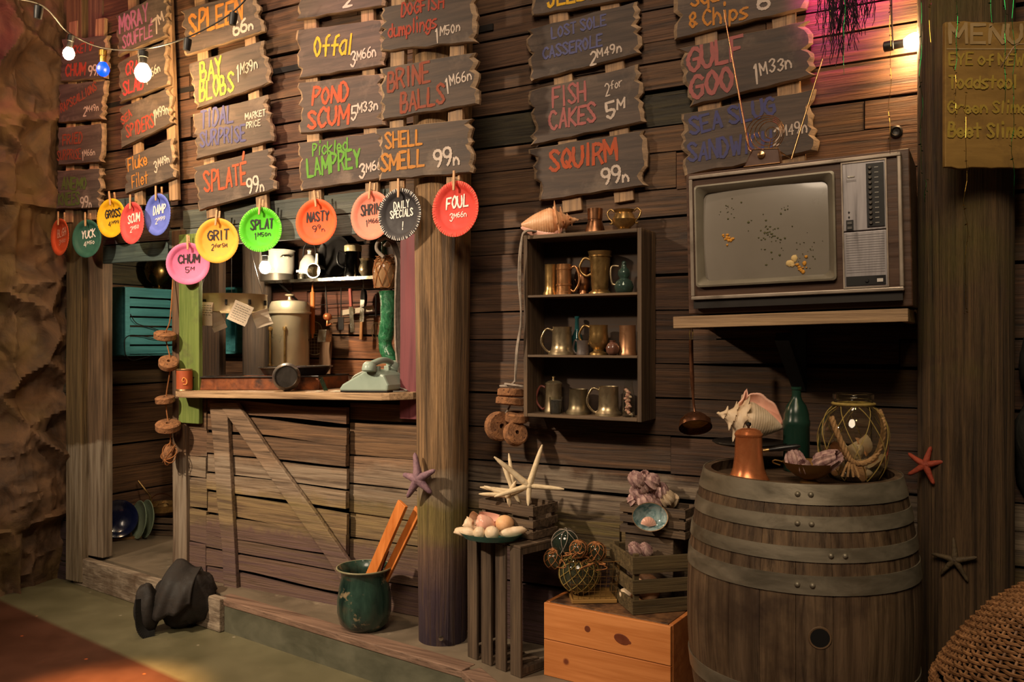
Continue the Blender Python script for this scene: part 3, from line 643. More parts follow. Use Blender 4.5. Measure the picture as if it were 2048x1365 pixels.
# ================================================================== PAPER PLATES
def plate(cx, cy, rx, ry, y, color, word, price, ink, label, peg_label, tilt=0, rim=None):
    c = onY(cx, cy, y); Z = depth(c); R = ry*Z/FPX
    v = (CAM-c); v.z = 0; v.normalize(); ang = math.acos(max(-1, min(1, rx/ry)))
    n = Matrix.Rotation(-ang, 3, 'Z') @ v                      # turned towards the left of the viewer
    x = UP.cross(n).normalized(); up = n.cross(x)
    rot = Matrix.Rotation(math.radians(tilt), 3, n); x = rot @ x; up = rot @ up
    M = frame(c, x, up, n)
    r = thing('paper_plate', label, 'plate', M=M, group='painted paper plates pegged under the signs')
    m = MB(); fl = lambda a, q, z: q
    nseg = 96; prof = [(0, .0), (R*.70, .0), (R*.76, .004), (R*.83, .012), (R*.97, .016), (R, .014), (R*.97, .012), (R*.83, .008), (R*.74, -.003), (0, -.003)]
    vs = []
    for (q, z) in prof:
        for k in range(nseg):
            a = 2*PI*k/nseg; zz = z+(.0016 if (k % 2) else -.0016)*(1 if q > R*.80 else 0)
            vs.append((math.cos(a)*q, math.sin(a)*q, zz))
    fs = [(i*nseg+k, i*nseg+(k+1) % nseg, (i+1)*nseg+(k+1) % nseg, (i+1)*nseg+k) for i in range(len(prof)-1) for k in range(nseg)]
    m.add(vs, fs); m.build('dish', color, r, smooth=60, world=False)
    if rim:
        m = MB()
        for k in range(64):
            a = 2*PI*(k+random.random()*.5)/64; l = random.uniform(.07, .16)*R; M2 = RZ(math.degrees(a))
            m.add([(R*1.0, -.0022, .0168), (R*1.0, .0022, .0168), (R-l, .0003, .0172-.0), (R-l, -.0003, .0172)], [(0, 1, 2, 3)], M2)
        m.build('rim_strokes', rim, r, world=False)
    lines = word.split('/'); m = MB(); nl = len(lines)
    for i, wd in enumerate(lines):
        hh = R*(.40 if nl == 1 else .27); ww = R*(.52+.105*len(wd)) if nl == 1 else R*(.72 if i == 0 else 1.05)
        y0 = R*(.02 if nl == 1 else (.22 - i*.34))
        text(m, wd, frame((-ww/2+R*.02, y0, .0012), Vector((1, .07, 0)).normalized(), Vector((0, 1, 0)), Vector((0, 0, 1))), ww, hh, hh*.17)
    m.build('lettering', ink, r, world=False)
    if price:
        m = MB(); hh = R*.27 if price != '!' else R*.30; ww = min(.72, .19*len(price))*R if price != '!' else R*.1
        text(m, price, frame((-ww/2+R*.06, -R*(.42 if price != '!' else .58), .0005), Vector((1, .05, 0)).normalized(), Vector((0, 1, 0)), Vector((0, 0, 1))), ww, hh, hh*.13, tuple(range(1, len(price))))
        m.build('price', ink, r, world=False)
    # clothespin
    pt = thing('clothespin', peg_label, 'clothespin', M=M @ T(0, R*.98, .004) @ RZ(random.uniform(-9, 9)), group='wooden clothespins holding the plates')
    for s in (-1, 1):
        m = MB(); m.prism([(-.005, -.040), (.005, -.040), (.006, .0), (.005, .045), (-.005, .045), (-.006, 0)], .007, T(0, 0, .0165 if s > 0 else -.022)); m.build('prong', PEG, pt, world=False, bevel=.0015)
    m = MB(); m.tube([(-.0065, .008, -.018), (-.0065, .008, .020), (.0065, .008, .020), (.0065, .008, -.018)], .0013, 6, True); m.build('spring', STEEL, pt, world=False)
    return r
BK, WT = paint(24, 20, 22), paint(226, 214, 204)
P_ = plate
random.seed(11)
P_(124, 475, 16, 37, -.15, paint(196, 74, 34), 'BLGH', '3M50', paint(212, 150, 120), 'narrow-looking dark orange paper plate nearest the rock wall', 'clothespin holding the dark orange plate by the rock wall')
P_(177, 478, 26, 38, -.15, paint(36, 82, 66), 'YUCK', '4M50', WT, 'dark green paper plate lettered YUCK', 'clothespin holding the green YUCK plate')
P_(226, 437, 26, 39, -.13, paint(228, 168, 8), 'GROSS', '4M99', BK, 'yellow paper plate lettered GROSS, partly behind a red plate', 'clothespin holding the yellow GROSS plate')
P_(268, 447, 22, 42, -.17, paint(212, 68, 66), 'SCUM', '2M50', WT, 'red paper plate lettered SCUM between the yellow and blue plates', 'clothespin holding the red SCUM plate')
P_(319, 430, 24, 42, -.15, paint(84, 98, 186), 'DAMP', '2M99', WT, 'blue paper plate lettered DAMP', 'clothespin holding the blue DAMP plate')
P_(377, 528, 41, 42, -.095, paint(216, 108, 152), 'CHUM', '5M', BK, 'pink paper plate lettered CHUM, lowest of the row', 'clothespin holding the pink CHUM plate')
P_(436, 482, 41, 45, -.128, paint(240, 158, 48), 'GRIT', '2for5M', BK, 'orange-yellow paper plate lettered GRIT', 'clothespin holding the orange-yellow GRIT plate')
P_(523, 460, 41, 45, -.14, paint(76, 190, 14), 'SPLAT', '1M50n', BK, 'bright green paper plate lettered SPLAT', 'clothespin holding the bright green SPLAT plate', rim=paint(150, 210, 90))
P_(635, 445, 40, 46, -.13, paint(238, 86, 36), 'NASTY', '99n', BK, 'bright orange paper plate lettered NASTY', 'clothespin holding the orange NASTY plate')
P_(745, 432, 40, 49, -.09, paint(222, 124, 100), 'SHRIMP', '1M66n', BK, 'salmon paper plate lettered SHRIMP, half hidden behind the black plate', 'clothespin holding the salmon SHRIMP plate')
P_(803, 430, 42, 52, -.335, paint(38, 34, 36), 'DAILY/SPECIALS', '!', WT, 'black paper plate announcing the daily specials', 'clothespin holding the black daily specials plate', rim=WT)
P_(914, 419, 46, 56, -.345, paint(200, 52, 40), 'FOUL', '3M66n', WT, 'red paper plate lettered FOUL hanging in front of the pillar', 'clothespin holding the red FOUL plate', rim=paint(222, 110, 84))

# ================================================================== STRING LIGHTS
SOCK = mat('black_socket', S(22, 20, 19), rough=.5)
def bulb(M, parent_name, mt, label, r=.03, up_sock=True, socket=SOCK, group=None, cordpts=None):
    rt = thing('light_bulb', label, 'light bulb', M=M, group=group)
    m = MB(); m.lathe([(0.0, -r*2.35), (r*.45, -r*2.22), (r*.82, -r*1.85), (r, -r*1.3), (r*.9, -r*.78), (r*.6, -r*.25), (r*.42, 0)], 20); m.build('glass', mt, rt, smooth=60, world=False)
    m = MB(); m.lathe([(r*.5, -.004), (r*.52, .03), (r*.62, .032), (r*.62, .062), (r*.3, .066), (0, .066)], 14); m.build('socket', socket, rt, smooth=40, world=False)
    if cordpts:
        m = MB(); m.tube(cordpts, .003, 6); m.build('cord', CORD, rt)
    return rt
ys = -.42
ANCH = [(-60, -10), (78, 8), (138, 66), (206, 96), (286, 98), (376, 74), (468, 22), (520, -40)]
A3 = [onY(px, py, y_) for (px, py), y_ in zip(ANCH, (-1.5, -1.0, -.62, -.46, -.46, -.44, -.42, -.40))]
m = MB(); m.tube(spline(A3, 10), .0042, 6); m.solo('light_string_cable', CORD, 'black cable of the string lights sagging across the left signs', 'cable')
GB = 'bulbs of the string lights'
bulb(T(*(A3[2]+Vector((.006, 0, -.076)))) @ RY(14), '', BULBW, 'glowing warm bulb on the string beside the rock wall', .029, group=GB)
bulb(T(*(A3[3]+Vector((0, 0, -.076)))), '', BULBB, 'glowing blue bulb on the string lights', .034, socket=mat('brass_socket', S(150, 120, 60), rough=.3, metal=1), group=GB)
bulb(T(*(A3[4]+Vector((0, 0, -.076)))), '', BULBW, 'glowing warm bulb on the string in front of the crab slab board', .042, group=GB)
for i, lab in ((1, 'empty black socket on the string nearest the rock wall'), (5, 'empty black socket on the string over the spleen board'), (6, 'empty black socket on the string at the top of the spleen board')):
    m = MB(); m.lathe([(.017, -.062), (.02, -.03), (.02, -.004), (.01, 0), (0, .001)], 14, T(*(A3[i]+Vector((0, 0, -.0065)))) @ RY(10)); m.solo('lamp_socket', SOCK, lab, 'lamp socket', 'empty lamp sockets on the string', smooth=40)
q = onY(1806, 87, -.09)
cordp = [onY(1786, 84, -.09)+Vector((0, 0, 0)), onY(1784, 50, -.07), onY(1783, 0, -.06), onY(1783, -80, -.06)]
bulb(T(*q) @ RY(-92), '', BULBW, 'glowing bulb pointing sideways at the dark pillar above the television', .030, cordpts=cordp)
k = onY(530, 540, .40)
bulb(T(*(k+Vector((0, 0, .055)))), '', BULBK, 'bare glowing bulb hanging in the kitchen before the white pot', .034, cordpts=[k+Vector((0, 0, .12)), k+Vector((.004, 0, .5)), k+Vector((0, 0, 1.0))])
# ================================================================== generic makers
def pt_at(px, py, Z): return at(px, py, Z)
def handle_tube(m, pts, r, seg=8): m.tube(spline(pts, 6), r, seg)
def mug(loc, rb, rt, h, mt, label, side=0, kind='straight', group=None, cat='mug', hmat=None, name='mug', lid=False, hw=.045):
    """side: direction of the handle in degrees (0 = +x); None = no handle seen"""
    r = thing(name, label, cat, loc, group); m = MB()
    if kind == 'straight': pr = [(rb*1.08, 0), (rb*1.08, .008), (rb, .016), (rt, h-.005), (rt*1.03, h)]
    elif kind == 'flare': pr = [(rb*1.32, 0), (rb*1.30, .010), (rb*1.05, .022), (rb*.98, .04), (rt, h-.005), (rt*1.04, h)]
    elif kind == 'banded': pr = [(rb*1.05, 0), (rb*1.05, .012), (rb, .014), (rb*.98, h*.28), (rb*1.06, h*.30), (rb*1.06, h*.34), (rb*.97, h*.36), (rt, h*.80), (rt*1.06, h*.82), (rt*1.06, h*.88), (rt, h*.90), (rt, h)]
    elif kind == 'goblet': pr = [(rb*.95, 0), (rb*.92, .008), (rb*.55, .016), (rb*.55, .024), (rb*.85, .036), (rb*1.08, h*.42), (rb*.98, h*.7), (rt*1.02, h-.004), (rt*1.05, h)]
    elif kind == 'belly': pr = [(rb*.9, 0), (rb*.88, .01), (rb*.72, .02), (rb*1.0, h*.32), (rb*1.06, h*.45), (rb*.82, h*.70), (rt*.9, h*.85), (rt*1.08, h)]
    elif kind == 'tall': pr = [(rb*1.15, 0), (rb*1.12, .008), (rb*.8, .018), (rb*.86, .03), (rt*.96, h*.86), (rt*1.06, h*.87), (rt*1.06, h*.89), (rt*1.0, h*.90), (rt*1.12, h)]
    rt_ = pr[-1][0]; th = .003
    pr = pr+[(rt_-th, h), (pr[-2][0]-th, h-.01), (rb*.85 if kind != 'goblet' else rb*.7, h*.45), (0, h*.42)]
    m.lathe(pr, 28); m.build('body', mt, r, smooth=35, world=False)
    if side is not None:
        m = MB(); M = RZ(side); z0, z1 = h*.14, h*.84
        if kind in ('goblet',): z0, z1 = h*.38, h*.9
        if kind in ('tall', 'belly'): z0, z1 = h*.46, h*.8
        rr = rt*.96; pts = [(rr-.004, 0, z1), (rr+hw*.55, 0, z1+.010), (rr+hw, 0, (z1*2+z0)/3), (rr+hw*.95, 0, (z1+2*z0)/3-.004), (rr+hw*.4, 0, z0-.004), (rr*.95+ (rb-rt)*.5, 0, z0+.004)]
        m.tube([M @ Vector(p) for p in spline(pts, 6)], .0052, 8); m.build('handle', hmat or mt, r, smooth=60, world=False)
    if lid:
        m = MB(); m.lathe([(rt*1.05, h), (rt*1.05, h+.006), (rt*.7, h+.014), (.006, h+.018), (.005, h+.026), (.009, h+.032), (0, h+.037)], 24); m.build('lid', mt, r, smooth=35, world=False)
    return r
def glassvessel(name, label, cat, loc, prof, mt, seg=28, th=.003, group=None, parent=None, extra=None):
    m = MB(); inn = [(max(r-th, .001), z+(th if i == 0 else 0)) for i, (r, z) in enumerate(prof)][::-1]
    inn[-1] = (0, prof[0][1]+th) if False else inn[-1]
    m.lathe([(0, prof[0][1])]+prof+inn+[(0, prof[0][1]+th)], seg, None if parent is not None else T(*loc), caps=False)
    if parent is not None: return m.build(name, mt, parent, smooth=50, world=False)
    return m.solo(name, mt, label, cat, group, smooth=50)
def net_curves(m, prof, n, turns, r=.0014, M=None, seg=4):
    """diamond net over a profile [(r,z)...]"""
    P = spline([(q, 0, z) for q, z in prof], 6)
    for sgn in (1, -1):
        for k in range(n):
            pts = []
            for i, p in enumerate(P):
                a = 2*PI*(k/n+sgn*turns*i/(len(P)-1)); v = Vector((math.cos(a)*p.x, math.sin(a)*p.x, p.z)); pts.append(M @ v if M is not None else v)
            m.tube(pts, r, seg)
def spiral_shell(L, spikes=0, flare=0, turns=5, spire=.35, seed=0, stretch=1.9, fat=1.0):
    """spindle shell along local X (apex at -X), resting height included; returns verts, faces"""
    n = int(turns*36); ms = 18; vs = []; b = math.log(2.05)/(2*PI)
    tot = turns*2*PI
    for i in range(n+1):
        th = tot*i/n; g = math.exp(b*(th-tot)); last = max(0, (th-(tot-PI*.9))/(PI*.9))
        fl = 1+flare*last**2; rho = .30*g; zc = spire*g*1.15
        for k in range(ms):
            ph = 2*PI*k/ms; c, s_ = math.cos(ph), math.sin(ph)
            ra = .34*g*c*fat*fl; za = s_*.26*g; 
            if s_ > 0: za *= stretch*1.45; ra *= (1-.35*s_)
            sp_ = 0
            if spikes and c > .2 and s_ < .3: sp_ = spikes*.30*g*max(0, math.cos(th*4.0+seed))**6*max(0, 1-abs(ph-5.6)/.8)
            rad = rho+ra+sp_; rad *= 1+.03*noise.noise(Vector((th*3, ph*2, seed)))
            vs.append(Vector((zc+za-sp_*.35, math.cos(th)*rad, math.sin(th)*rad)))
    fs = [(i*ms+k, i*ms+(k+1) % ms, (i+1)*ms+(k+1) % ms, (i+1)*ms+k) for i in range(n) for k in range(ms)]
    x0 = min(v.x for v in vs); x1 = max(v.x for v in vs); s_ = L/(x1-x0)
    vs = [(v-Vector(((x0+x1)/2, 0, 0)))*s_ for v in vs]
    return vs, fs
def conch_shape(turns=4.5, knob=.5, lip=.6, body=.62, seed=0, rmax=.30):
    """axis X: apex at -.5, tip at +.5; +Y to the viewer, +Z up. returns (verts, faces), (lip verts, faces)"""
    na, nt = 64, 90; sh = -.5+(1-body); rg = random.Random(seed)
    def R(t):
        if t < sh: u = (t+.5)/(sh+.5); return rmax*(.03+.85*u**1.15)
        u = (t-sh)/(.5-sh); return rmax*(1.0-.12*u-.78*u**1.9)+.004
    def rad(t, a):
        r = R(t); pit = (sh+.5)/turns*1.35; ph = ((t+.5)/pit - a/(2*PI)) % 1.0
        u = max(0, min(1, (sh+.10-t)/.06)); st_ = (.80+.24*ph**1.5)*u+(1-u)*1.0
        kb = knob*math.exp(-((ph-.86)/.13)**2)*max(0, math.cos(a*3.5+math.floor((t+.5)/pit)*1.7))**3*u
        fn = .012*math.cos(t*150+math.sin(a*2))+.02*noise.noise(Vector((t*9, math.cos(a)*2, math.sin(a)*2+seed)))
        return r*(st_+kb+fn)
    vs = []
    for j in range(nt+1):
        t = -.5+j/nt
        for i in range(na): a = 2*PI*i/na; r = rad(t, a); vs.append(Vector((t, math.cos(a)*r, math.sin(a)*r)))
    fs = [(j*na+i, j*na+(i+1) % na, (j+1)*na+(i+1) % na, (j+1)*na+i) for j in range(nt) for i in range(na)]
    lv = []; n1, n2 = 36, 10
    for j in range(n1+1):
        u = j/n1; t = sh-.06+(.52-sh)*u*1.04; a0 = 1.95; tt = min(.49, t); r = rad(tt, a0)*.90
        wv = lip*rmax*(math.sin(PI*min(1, u*.93+.06))**.6)*(1+.10*math.sin(u*19)*u)
        for i in range(n2+1):
            q = i/n2; up = r*math.sin(a0)+wv*q*(1.0-.15*q); yy = r*math.cos(a0)-.20*wv*q+.75*wv*q*q
            lv.append(Vector((t+.04*q*(u-.3), yy, up)))
    lf = [(j*(n2+1)+i, j*(n2+1)+i+1, (j+1)*(n2+1)+i+1, (j+1)*(n2+1)+i) for j in range(n1) for i in range(n2)]
    return (vs, fs), (lv, lf)
def conch(name, M, L, mt, pink, label, flip=False, **k):
    (vs, fs), (lv, lf) = conch_shape(**k)
    if flip: vs = [Vector((v.x, -v.y, v.z)) for v in vs]; lv = [Vector((v.x, -v.y, v.z)) for v in lv]
    r = thing(name, label, 'shell', M=M)
    m = MB(); m.add(vs, fs, SC(L)); m.build('body', mt, r, smooth=50, world=False)
    m = MB(); m.add(lv, lf, SC(L)); o = m.build('lip', [pink, mt], r, smooth=60, world=False); so = o.modifiers.new('t', 'SOLIDIFY'); so.thickness = .006; so.offset = 0
    return r
def whelk(M, L, mt, label, group=None, spikes=0, name='whelk_shell', seed=0, **k):
    m = MB(); vs, fs = spiral_shell(L, spikes, k.get('flare', .1), k.get('turns', 4), k.get('spire', .35), seed, k.get('stretch', 1.6)); m.add(vs, fs, M)
    return m.solo(name, mt, label, 'shell', group, smooth=60)
def scallop(m, M, R, ribs=12, dep=.4):
    vs = []; n = 26; k = 8
    for j in range(k+1):
        q = j/k
        for i in range(n+1):
            a = PI*(.08+.84*i/n)-PI/2; rr = R*2*q*(.82+.18*math.cos(a)); h = dep*R*math.sin(PI*min(1, q*.95+.05))**.8*(math.cos(a)**.6 if math.cos(a) > 0 else 0)
            h += .035*R*q*math.cos(i*2*PI*ribs/n)
            vs.append((math.cos(a)*rr-R, math.sin(a)*rr, h))
    m.add(vs, [(j*(n+1)+i, j*(n+1)+i+1, (j+1)*(n+1)+i+1, (j+1)*(n+1)+i) for j in range(k) for i in range(n)], M)
def barnacle(m, M, r, h, seed=0):
    f = lambda a, q, z: q*(1+.13*math.cos(9*a+seed)+.05*math.cos(17*a))
    m.lathe([(r*.8, 0), (r, h*.25), (r*.9, h*.6), (r*.62, h*.95), (r*.55, h), (r*.45, h*.93), (r*.4, h*.5), (0, h*.42)], 26, M, rf=f, caps=False)
def star(M, R, w0, w1, thick, mt, label, name='starfish', arms=5, phase=90, rng=None, group=None, droop=0, lens=None):
    m = MB(); rng = rng or random.Random(1)
    # one continuous body: outline of ten groups, domed
    ring = []; nA = 10
    for k in range(arms):
        a = math.radians(phase+k*360/arms+rng.uniform(-7, 7)); d = Vector((math.cos(a), math.sin(a), 0)); n = Vector((-d.y, d.x, 0)); L = R*(lens[k] if lens else rng.uniform(.9, 1.05)); bend = rng.uniform(-.14, .14)
        pts = []
        for i in range(nA+1):
            q = i/nA; pts.append(d*(L*q)+n*(bend*L*q*q)+Vector((0, 0, thick*.55-droop*q*q*R)))
        rad = [(w0+(w1-w0)*(i/nA)**.8)*(1 if i < nA else .35) for i in range(nA+1)]
        sub = MB(); sub.tube(pts, rad, 10)
        z0 = thick*.55
        m.add([Vector((v.x, v.y, (v.z)*1.0)) for v in sub.v], sub.f)
    m.ball((0, 0, thick*.55), (w0*1.25, w0*1.25, thick*.62), 14, 8)
    m.v = [M @ v for v in m.v]
    return m.solo(name, mt, label, 'starfish', group, smooth=60)
def crate(name, label, cx, cy, z, sx, sy, sz, rot, mt, nslat, gapr=.35, group=None, t=.010, floor=True, cat='crate', postw=.02):
    """open-topped slatted crate"""
    r = thing(name, label, cat, M=T(cx, cy, z) @ RZ(rot), group=group)
    h = sz/nslat
    for (ax, s) in (('x', -1), ('x', 1), ('y', -1), ('y', 1)):
        for i in range(nslat):
            m = MB(); hh = h*(1-gapr if i < nslat-1 else 1-gapr*.5)
            zc = i*h+hh/2+.001
            if ax == 'x': m.box(sx, t, hh, T(0, s*(sy/2-t/2), zc) @ RY(random.uniform(-.6, .6)))
            else: m.box(t, sy-2*t-.001, hh, T(s*(sx/2-t/2), 0, zc))
            m.build('slat', mt, r, world=False, bevel=.0015)
    for s1 in (-1, 1):
        for s2 in (-1, 1):
            m = MB(); m.box(postw, postw, sz-.006, T(s1*(sx/2-t-postw/2-.0005), s2*(sy/2-t-postw/2-.0005), sz/2)); m.build('corner_post', mt, r, world=False)
    if floor:
        m = MB(); m.box(sx-2*t-.002, sy-2*t-.002, .008, T(0, 0, .006)); m.build('base', mt, r, world=False)
    return r

# ================================================================== SERVING COUNTER
cr = thing('serving_counter', 'weathered plank serving counter with a diagonal brace under a rough board top', 'counter', (-1.2, .1, .17))
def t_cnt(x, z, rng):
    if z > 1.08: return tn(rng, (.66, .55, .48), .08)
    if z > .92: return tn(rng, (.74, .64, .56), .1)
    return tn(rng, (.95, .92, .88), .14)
rng = random.Random(21); XL, XM, XR = -1.86, -.60, .0
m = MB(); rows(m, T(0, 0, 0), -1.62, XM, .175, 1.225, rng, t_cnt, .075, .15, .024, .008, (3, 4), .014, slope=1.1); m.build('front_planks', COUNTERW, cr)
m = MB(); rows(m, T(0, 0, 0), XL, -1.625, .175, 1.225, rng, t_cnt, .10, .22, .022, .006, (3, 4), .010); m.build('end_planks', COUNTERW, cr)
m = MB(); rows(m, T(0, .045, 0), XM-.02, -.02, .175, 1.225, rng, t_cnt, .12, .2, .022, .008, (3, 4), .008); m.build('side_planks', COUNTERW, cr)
m = MB(); m.box(1.8, .02, 1.04, T(-.93, .06, .70)); m.build('backing', DARKBACK, cr)
def facade_poly(px, y, t): # polygon in wall plane from pixel corners
    pts = [onY(a, b, y) for a, b in px]; mm = MB(); mm.prism([(p.x, p.z) for p in pts], t, frame((0, y+t, 0), Vector((1, 0, 0)), Vector((0, 0, 1)), Vector((0, -1, 0)))); return mm
m = facade_poly([(418, 806), (453, 806), (458, 900), (463, 1000), (469, 1100), (473, 1186), (447, 1183), (444, 1100), (433, 1000), (427, 900)], -.056, .028); m.build('stile', COUNTERW, cr, bevel=.004)
m = facade_poly([(434, 806), (472, 806), (540, 905), (625, 1020), (712, 1145), (692, 1180), (655, 1120), (560, 985), (470, 855)], -.062, .026); m.build('brace', COUNTERW, cr, bevel=.004)
YCF = -.165; ca_, cb_ = onY(345, 783, YCF), onY(768, 787, YCF); CSL = (cb_.z-ca_.z)/(cb_.x-ca_.x); CANG = math.degrees(math.atan(CSL))
def CTf(x): return ca_.z+(x-ca_.x)*CSL+.0008
m = MB(); L_ = cb_.x-ca_.x
m.prism([(0, .02), (.08, -.004), (L_*.5, .006), (L_-.015, 0), (L_+.02, .015), (L_+.10, .10), (L_+.14, .73), (-.02, .73), (-.02, .10)], .036, T(ca_.x, YCF, ca_.z-.036) @ RY(-CANG)); m.build('countertop', TANX, cr, bevel=.005)
def onct(px, y): q = onY(px, 780, y); return Vector((q.x, y, CTf(q.x)))

# ---- things on the counter
random.seed(4)
q = onct(369, -.112); CT = q.z; m = MB(); R = .043
tin = thing('tin_can', 'old orange labelled tin can at the left end of the counter', 'tin can', (q.x, q.y, CT))
m.lathe([(R, 0), (R*1.03, .003), (R, .006), (R, .118), (R*1.03, .121), (R*.97, .124), (R*.95, .115), (R*.95, .02), (0, .02)], 28); m.build('body', mat('tin', S(150, 120, 84), S(176, 146, 108), rough=.35, metal=.8), tin, smooth=35, world=False)
m = MB(); m.lathe([(R+.0006, .010), (R+.0006, .114)], 28, caps=False); m.build('paper_label', mat('tin_label', S(150, 66, 34), S(176, 88, 48), rough=.6), tin, smooth=35, world=False)
m = MB(); v = (CAM-Vector((q.x, q.y, 1.3))); v.z = 0; M = look(Vector((0, 0, .055))+v.normalized()*(R+.0012), v)
m.tube([M @ p for p in spline([(-.008, -.018, 0), (.010, -.016, 0), (.012, .006, 0), (-.004, .020, 0), (-.012, .004, 0), (-.004, -.004, 0)], 5)], .0035, 6); m.build('label_swirl', paint(214, 138, 66), tin, world=False)
q = onct(540, .165); ROT = 9
tray = thing('baking_tray', 'rusty rectangular baking tray on the counter', 'tray', M=T(q.x, q.y, q.z) @ RY(-CANG) @ RZ(ROT))
L_, W_, H_ = .82, .29, .072; m = MB()
m.box(L_, W_, .006, T(0, 0, .004))
for s in (-1, 1): m.box(L_+.03, .007, H_, T(0, s*(W_/2+.006), H_/2) @ RX(-s*-9)); m.box(.007, W_+.02, H_, T(s*(L_/2+.006), 0, H_/2) @ RY(s*9))
m.build('pan', RUST, tray, world=False, bevel=.002)
m = MB(); z = H_; a, b = L_/2+.014, W_/2+.013
m.tube([(-a, -b, z), (a, -b, z), (a, b, z), (-a, b, z)], .005, 8, True); m.build('rim', IRON, tray, world=False)
pan = thing('frying_pan', 'wide black pan resting across the rusty tray', 'pan', M=T(onct(592, .19).x, .19, onct(592, .19).z+.079) @ RY(-CANG))
m = MB(); R = .198; m.lathe([(0, 0), (R*.86, 0), (R, .042), (R*1.04, .045), (R*1.0, .042), (R*.85, .005), (0, .005)], 44); m.build('body', IRON, pan, smooth=35, world=False)
m = MB(); m.tube([(R*math.cos(a)*1.02, R*math.sin(a)*1.02, .044) for a in [2*PI*i/44 for i in range(44)]], .005, 6, True); m.build('rim', mat('worn_rim', S(90, 84, 78), rough=.3, metal=.8), pan, world=False)
q = onct(573, -.085); q.y -= .05; CT = q.z; cup = thing('enamel_pot', 'small worn dark enamel pot lying on its side at the front of the counter', 'pot', M=look(Vector((q.x, q.y+.05, CT+.076)), (CAM-Vector((q.x+.25, q.y, 1.30)))))
m = MB(); R = .072; m.lathe([(0, -.10), (R*.7, -.098), (R*.98, -.07), (R*1.03, -.02), (R*.95, .035), (R*.78, .06), (R*.80, .066), (R*.72, .06), (R*.86, .03), (R*.9, -.03), (0, -.06)], 32); m.build('body', DARKE, cup, smooth=40, world=False)
m = MB(); m.lathe([(R*.80, .060), (R*.84, .066), (R*.78, .070), (R*.74, .064)], 32); m.build('rim', mat('worn_rim', S(90, 84, 78)), cup, smooth=40, world=False)
q = onct(660, -.07); m = MB(); m.bar(q+Vector((-.01, -.02, .005)), q+Vector((-.055, -.01, .072)), .026, .003); m.solo('putty_blade', STEEL, 'small grey blade propped up on the counter beside the telephone', 'blade')
for i, (px, py, lab, r) in enumerate([(686, 781, 'torn scrap of paper lying on the counter before the telephone', 20), (636, 779, 'tiny curl of paper on the counter beside the dark enamel pot', -15)]):
    q = onct(px, -.10 if i == 0 else -.12); CT = q.z+.002; m = MB(); k = .07 if i == 0 else .035
    m.add([(-k, -k*.3, 0), (k*.9, -k*.4, .002), (k, k*.3, .004), (.0, k*.42, .001), (-k*.8, k*.3, .003)], [(0, 1, 2, 3, 4)], T(q.x, q.y+.01, CT) @ RZ(r)); m.solo('paper_scrap', PAPER, lab, 'paper')
# telephone: seen from its side
q = onct(748, -.055); CT = q.z; tel = thing('telephone', 'pale mint rotary telephone at the right end of the counter', 'telephone', M=T(q.x, q.y, CT+.002) @ RY(-CANG) @ RZ(4))
m = MB(); prof = [(-.145, 0), (.135, 0), (.140, .03), (.115, .078), (.055, .105), (.015, .105), (-.13, .035), (-.147, .015)]
m.prism(prof, .175, frame((0, .0875, .004), Vector((1, 0, 0)), Vector((0, 0, 1)), Vector((0, -1, 0)))); m.build('housing', MINT, tel, world=False, bevel=.010)
m = MB(); m.box(.275, .17, .008, T(-.004, 0, .004)); m.build('base', BLACKP, tel, world=False)
m = MB(); Md = frame((-.066, 0, .079), Vector((0, 1, 0)), Vector((-.90, 0, -.43)).cross(Vector((0, 1, 0))) if False else Vector((-.90, 0, -.435)), Vector((-.435, 0, .90)))
m.lathe([(.058, .002), (.058, .006), (.05, .010), (.02, .011), (0, .011)], 28, Md); m.build('dial', mat('dial_face', S(176, 178, 164), rough=.4), tel, smooth=40, world=False)
for k in range(10):
    a = 2*PI*(k+1.5)/12; m = MB(); m.lathe([(.0075, .0112), (.0075, .0118), (0, .0118)], 12, Md @ T(math.cos(a)*.041, math.sin(a)*.041, 0)); m.build('finger_hole', BLACKP, tel, world=False)
hs = [(.045, -.115, .118), (.050, -.085, .138), (.058, -.03, .152), (.058, .03, .152), (.050, .085, .138), (.045, .115, .118)]
m = MB(); m.tube(spline(hs[1:5], 6), .016, 12)
for s in (-1, 1): m.lathe([(.020, .022), (.032, .010), (.036, -.012), (.034, -.024), (0, -.026)], 20, T(.046, s*.103, .126) @ RX(s*12))
m.build('handset', MINT, tel, smooth=45, world=False)
m = MB()
for s in (-1, 1): m.box(.03, .022, .024, T(.052, s*.045, .114))
m.build('cradle', MINT, tel, world=False, bevel=.004)
m = MB(); m.tube(spline([(.128, .02, .02), (.19, .0, .006), (.215, -.05, .004), (.17, -.09, .004)], 6), .003, 6); m.build('cord', mat('grey_cord', S(120, 118, 110), rough=.6), tel, world=False)

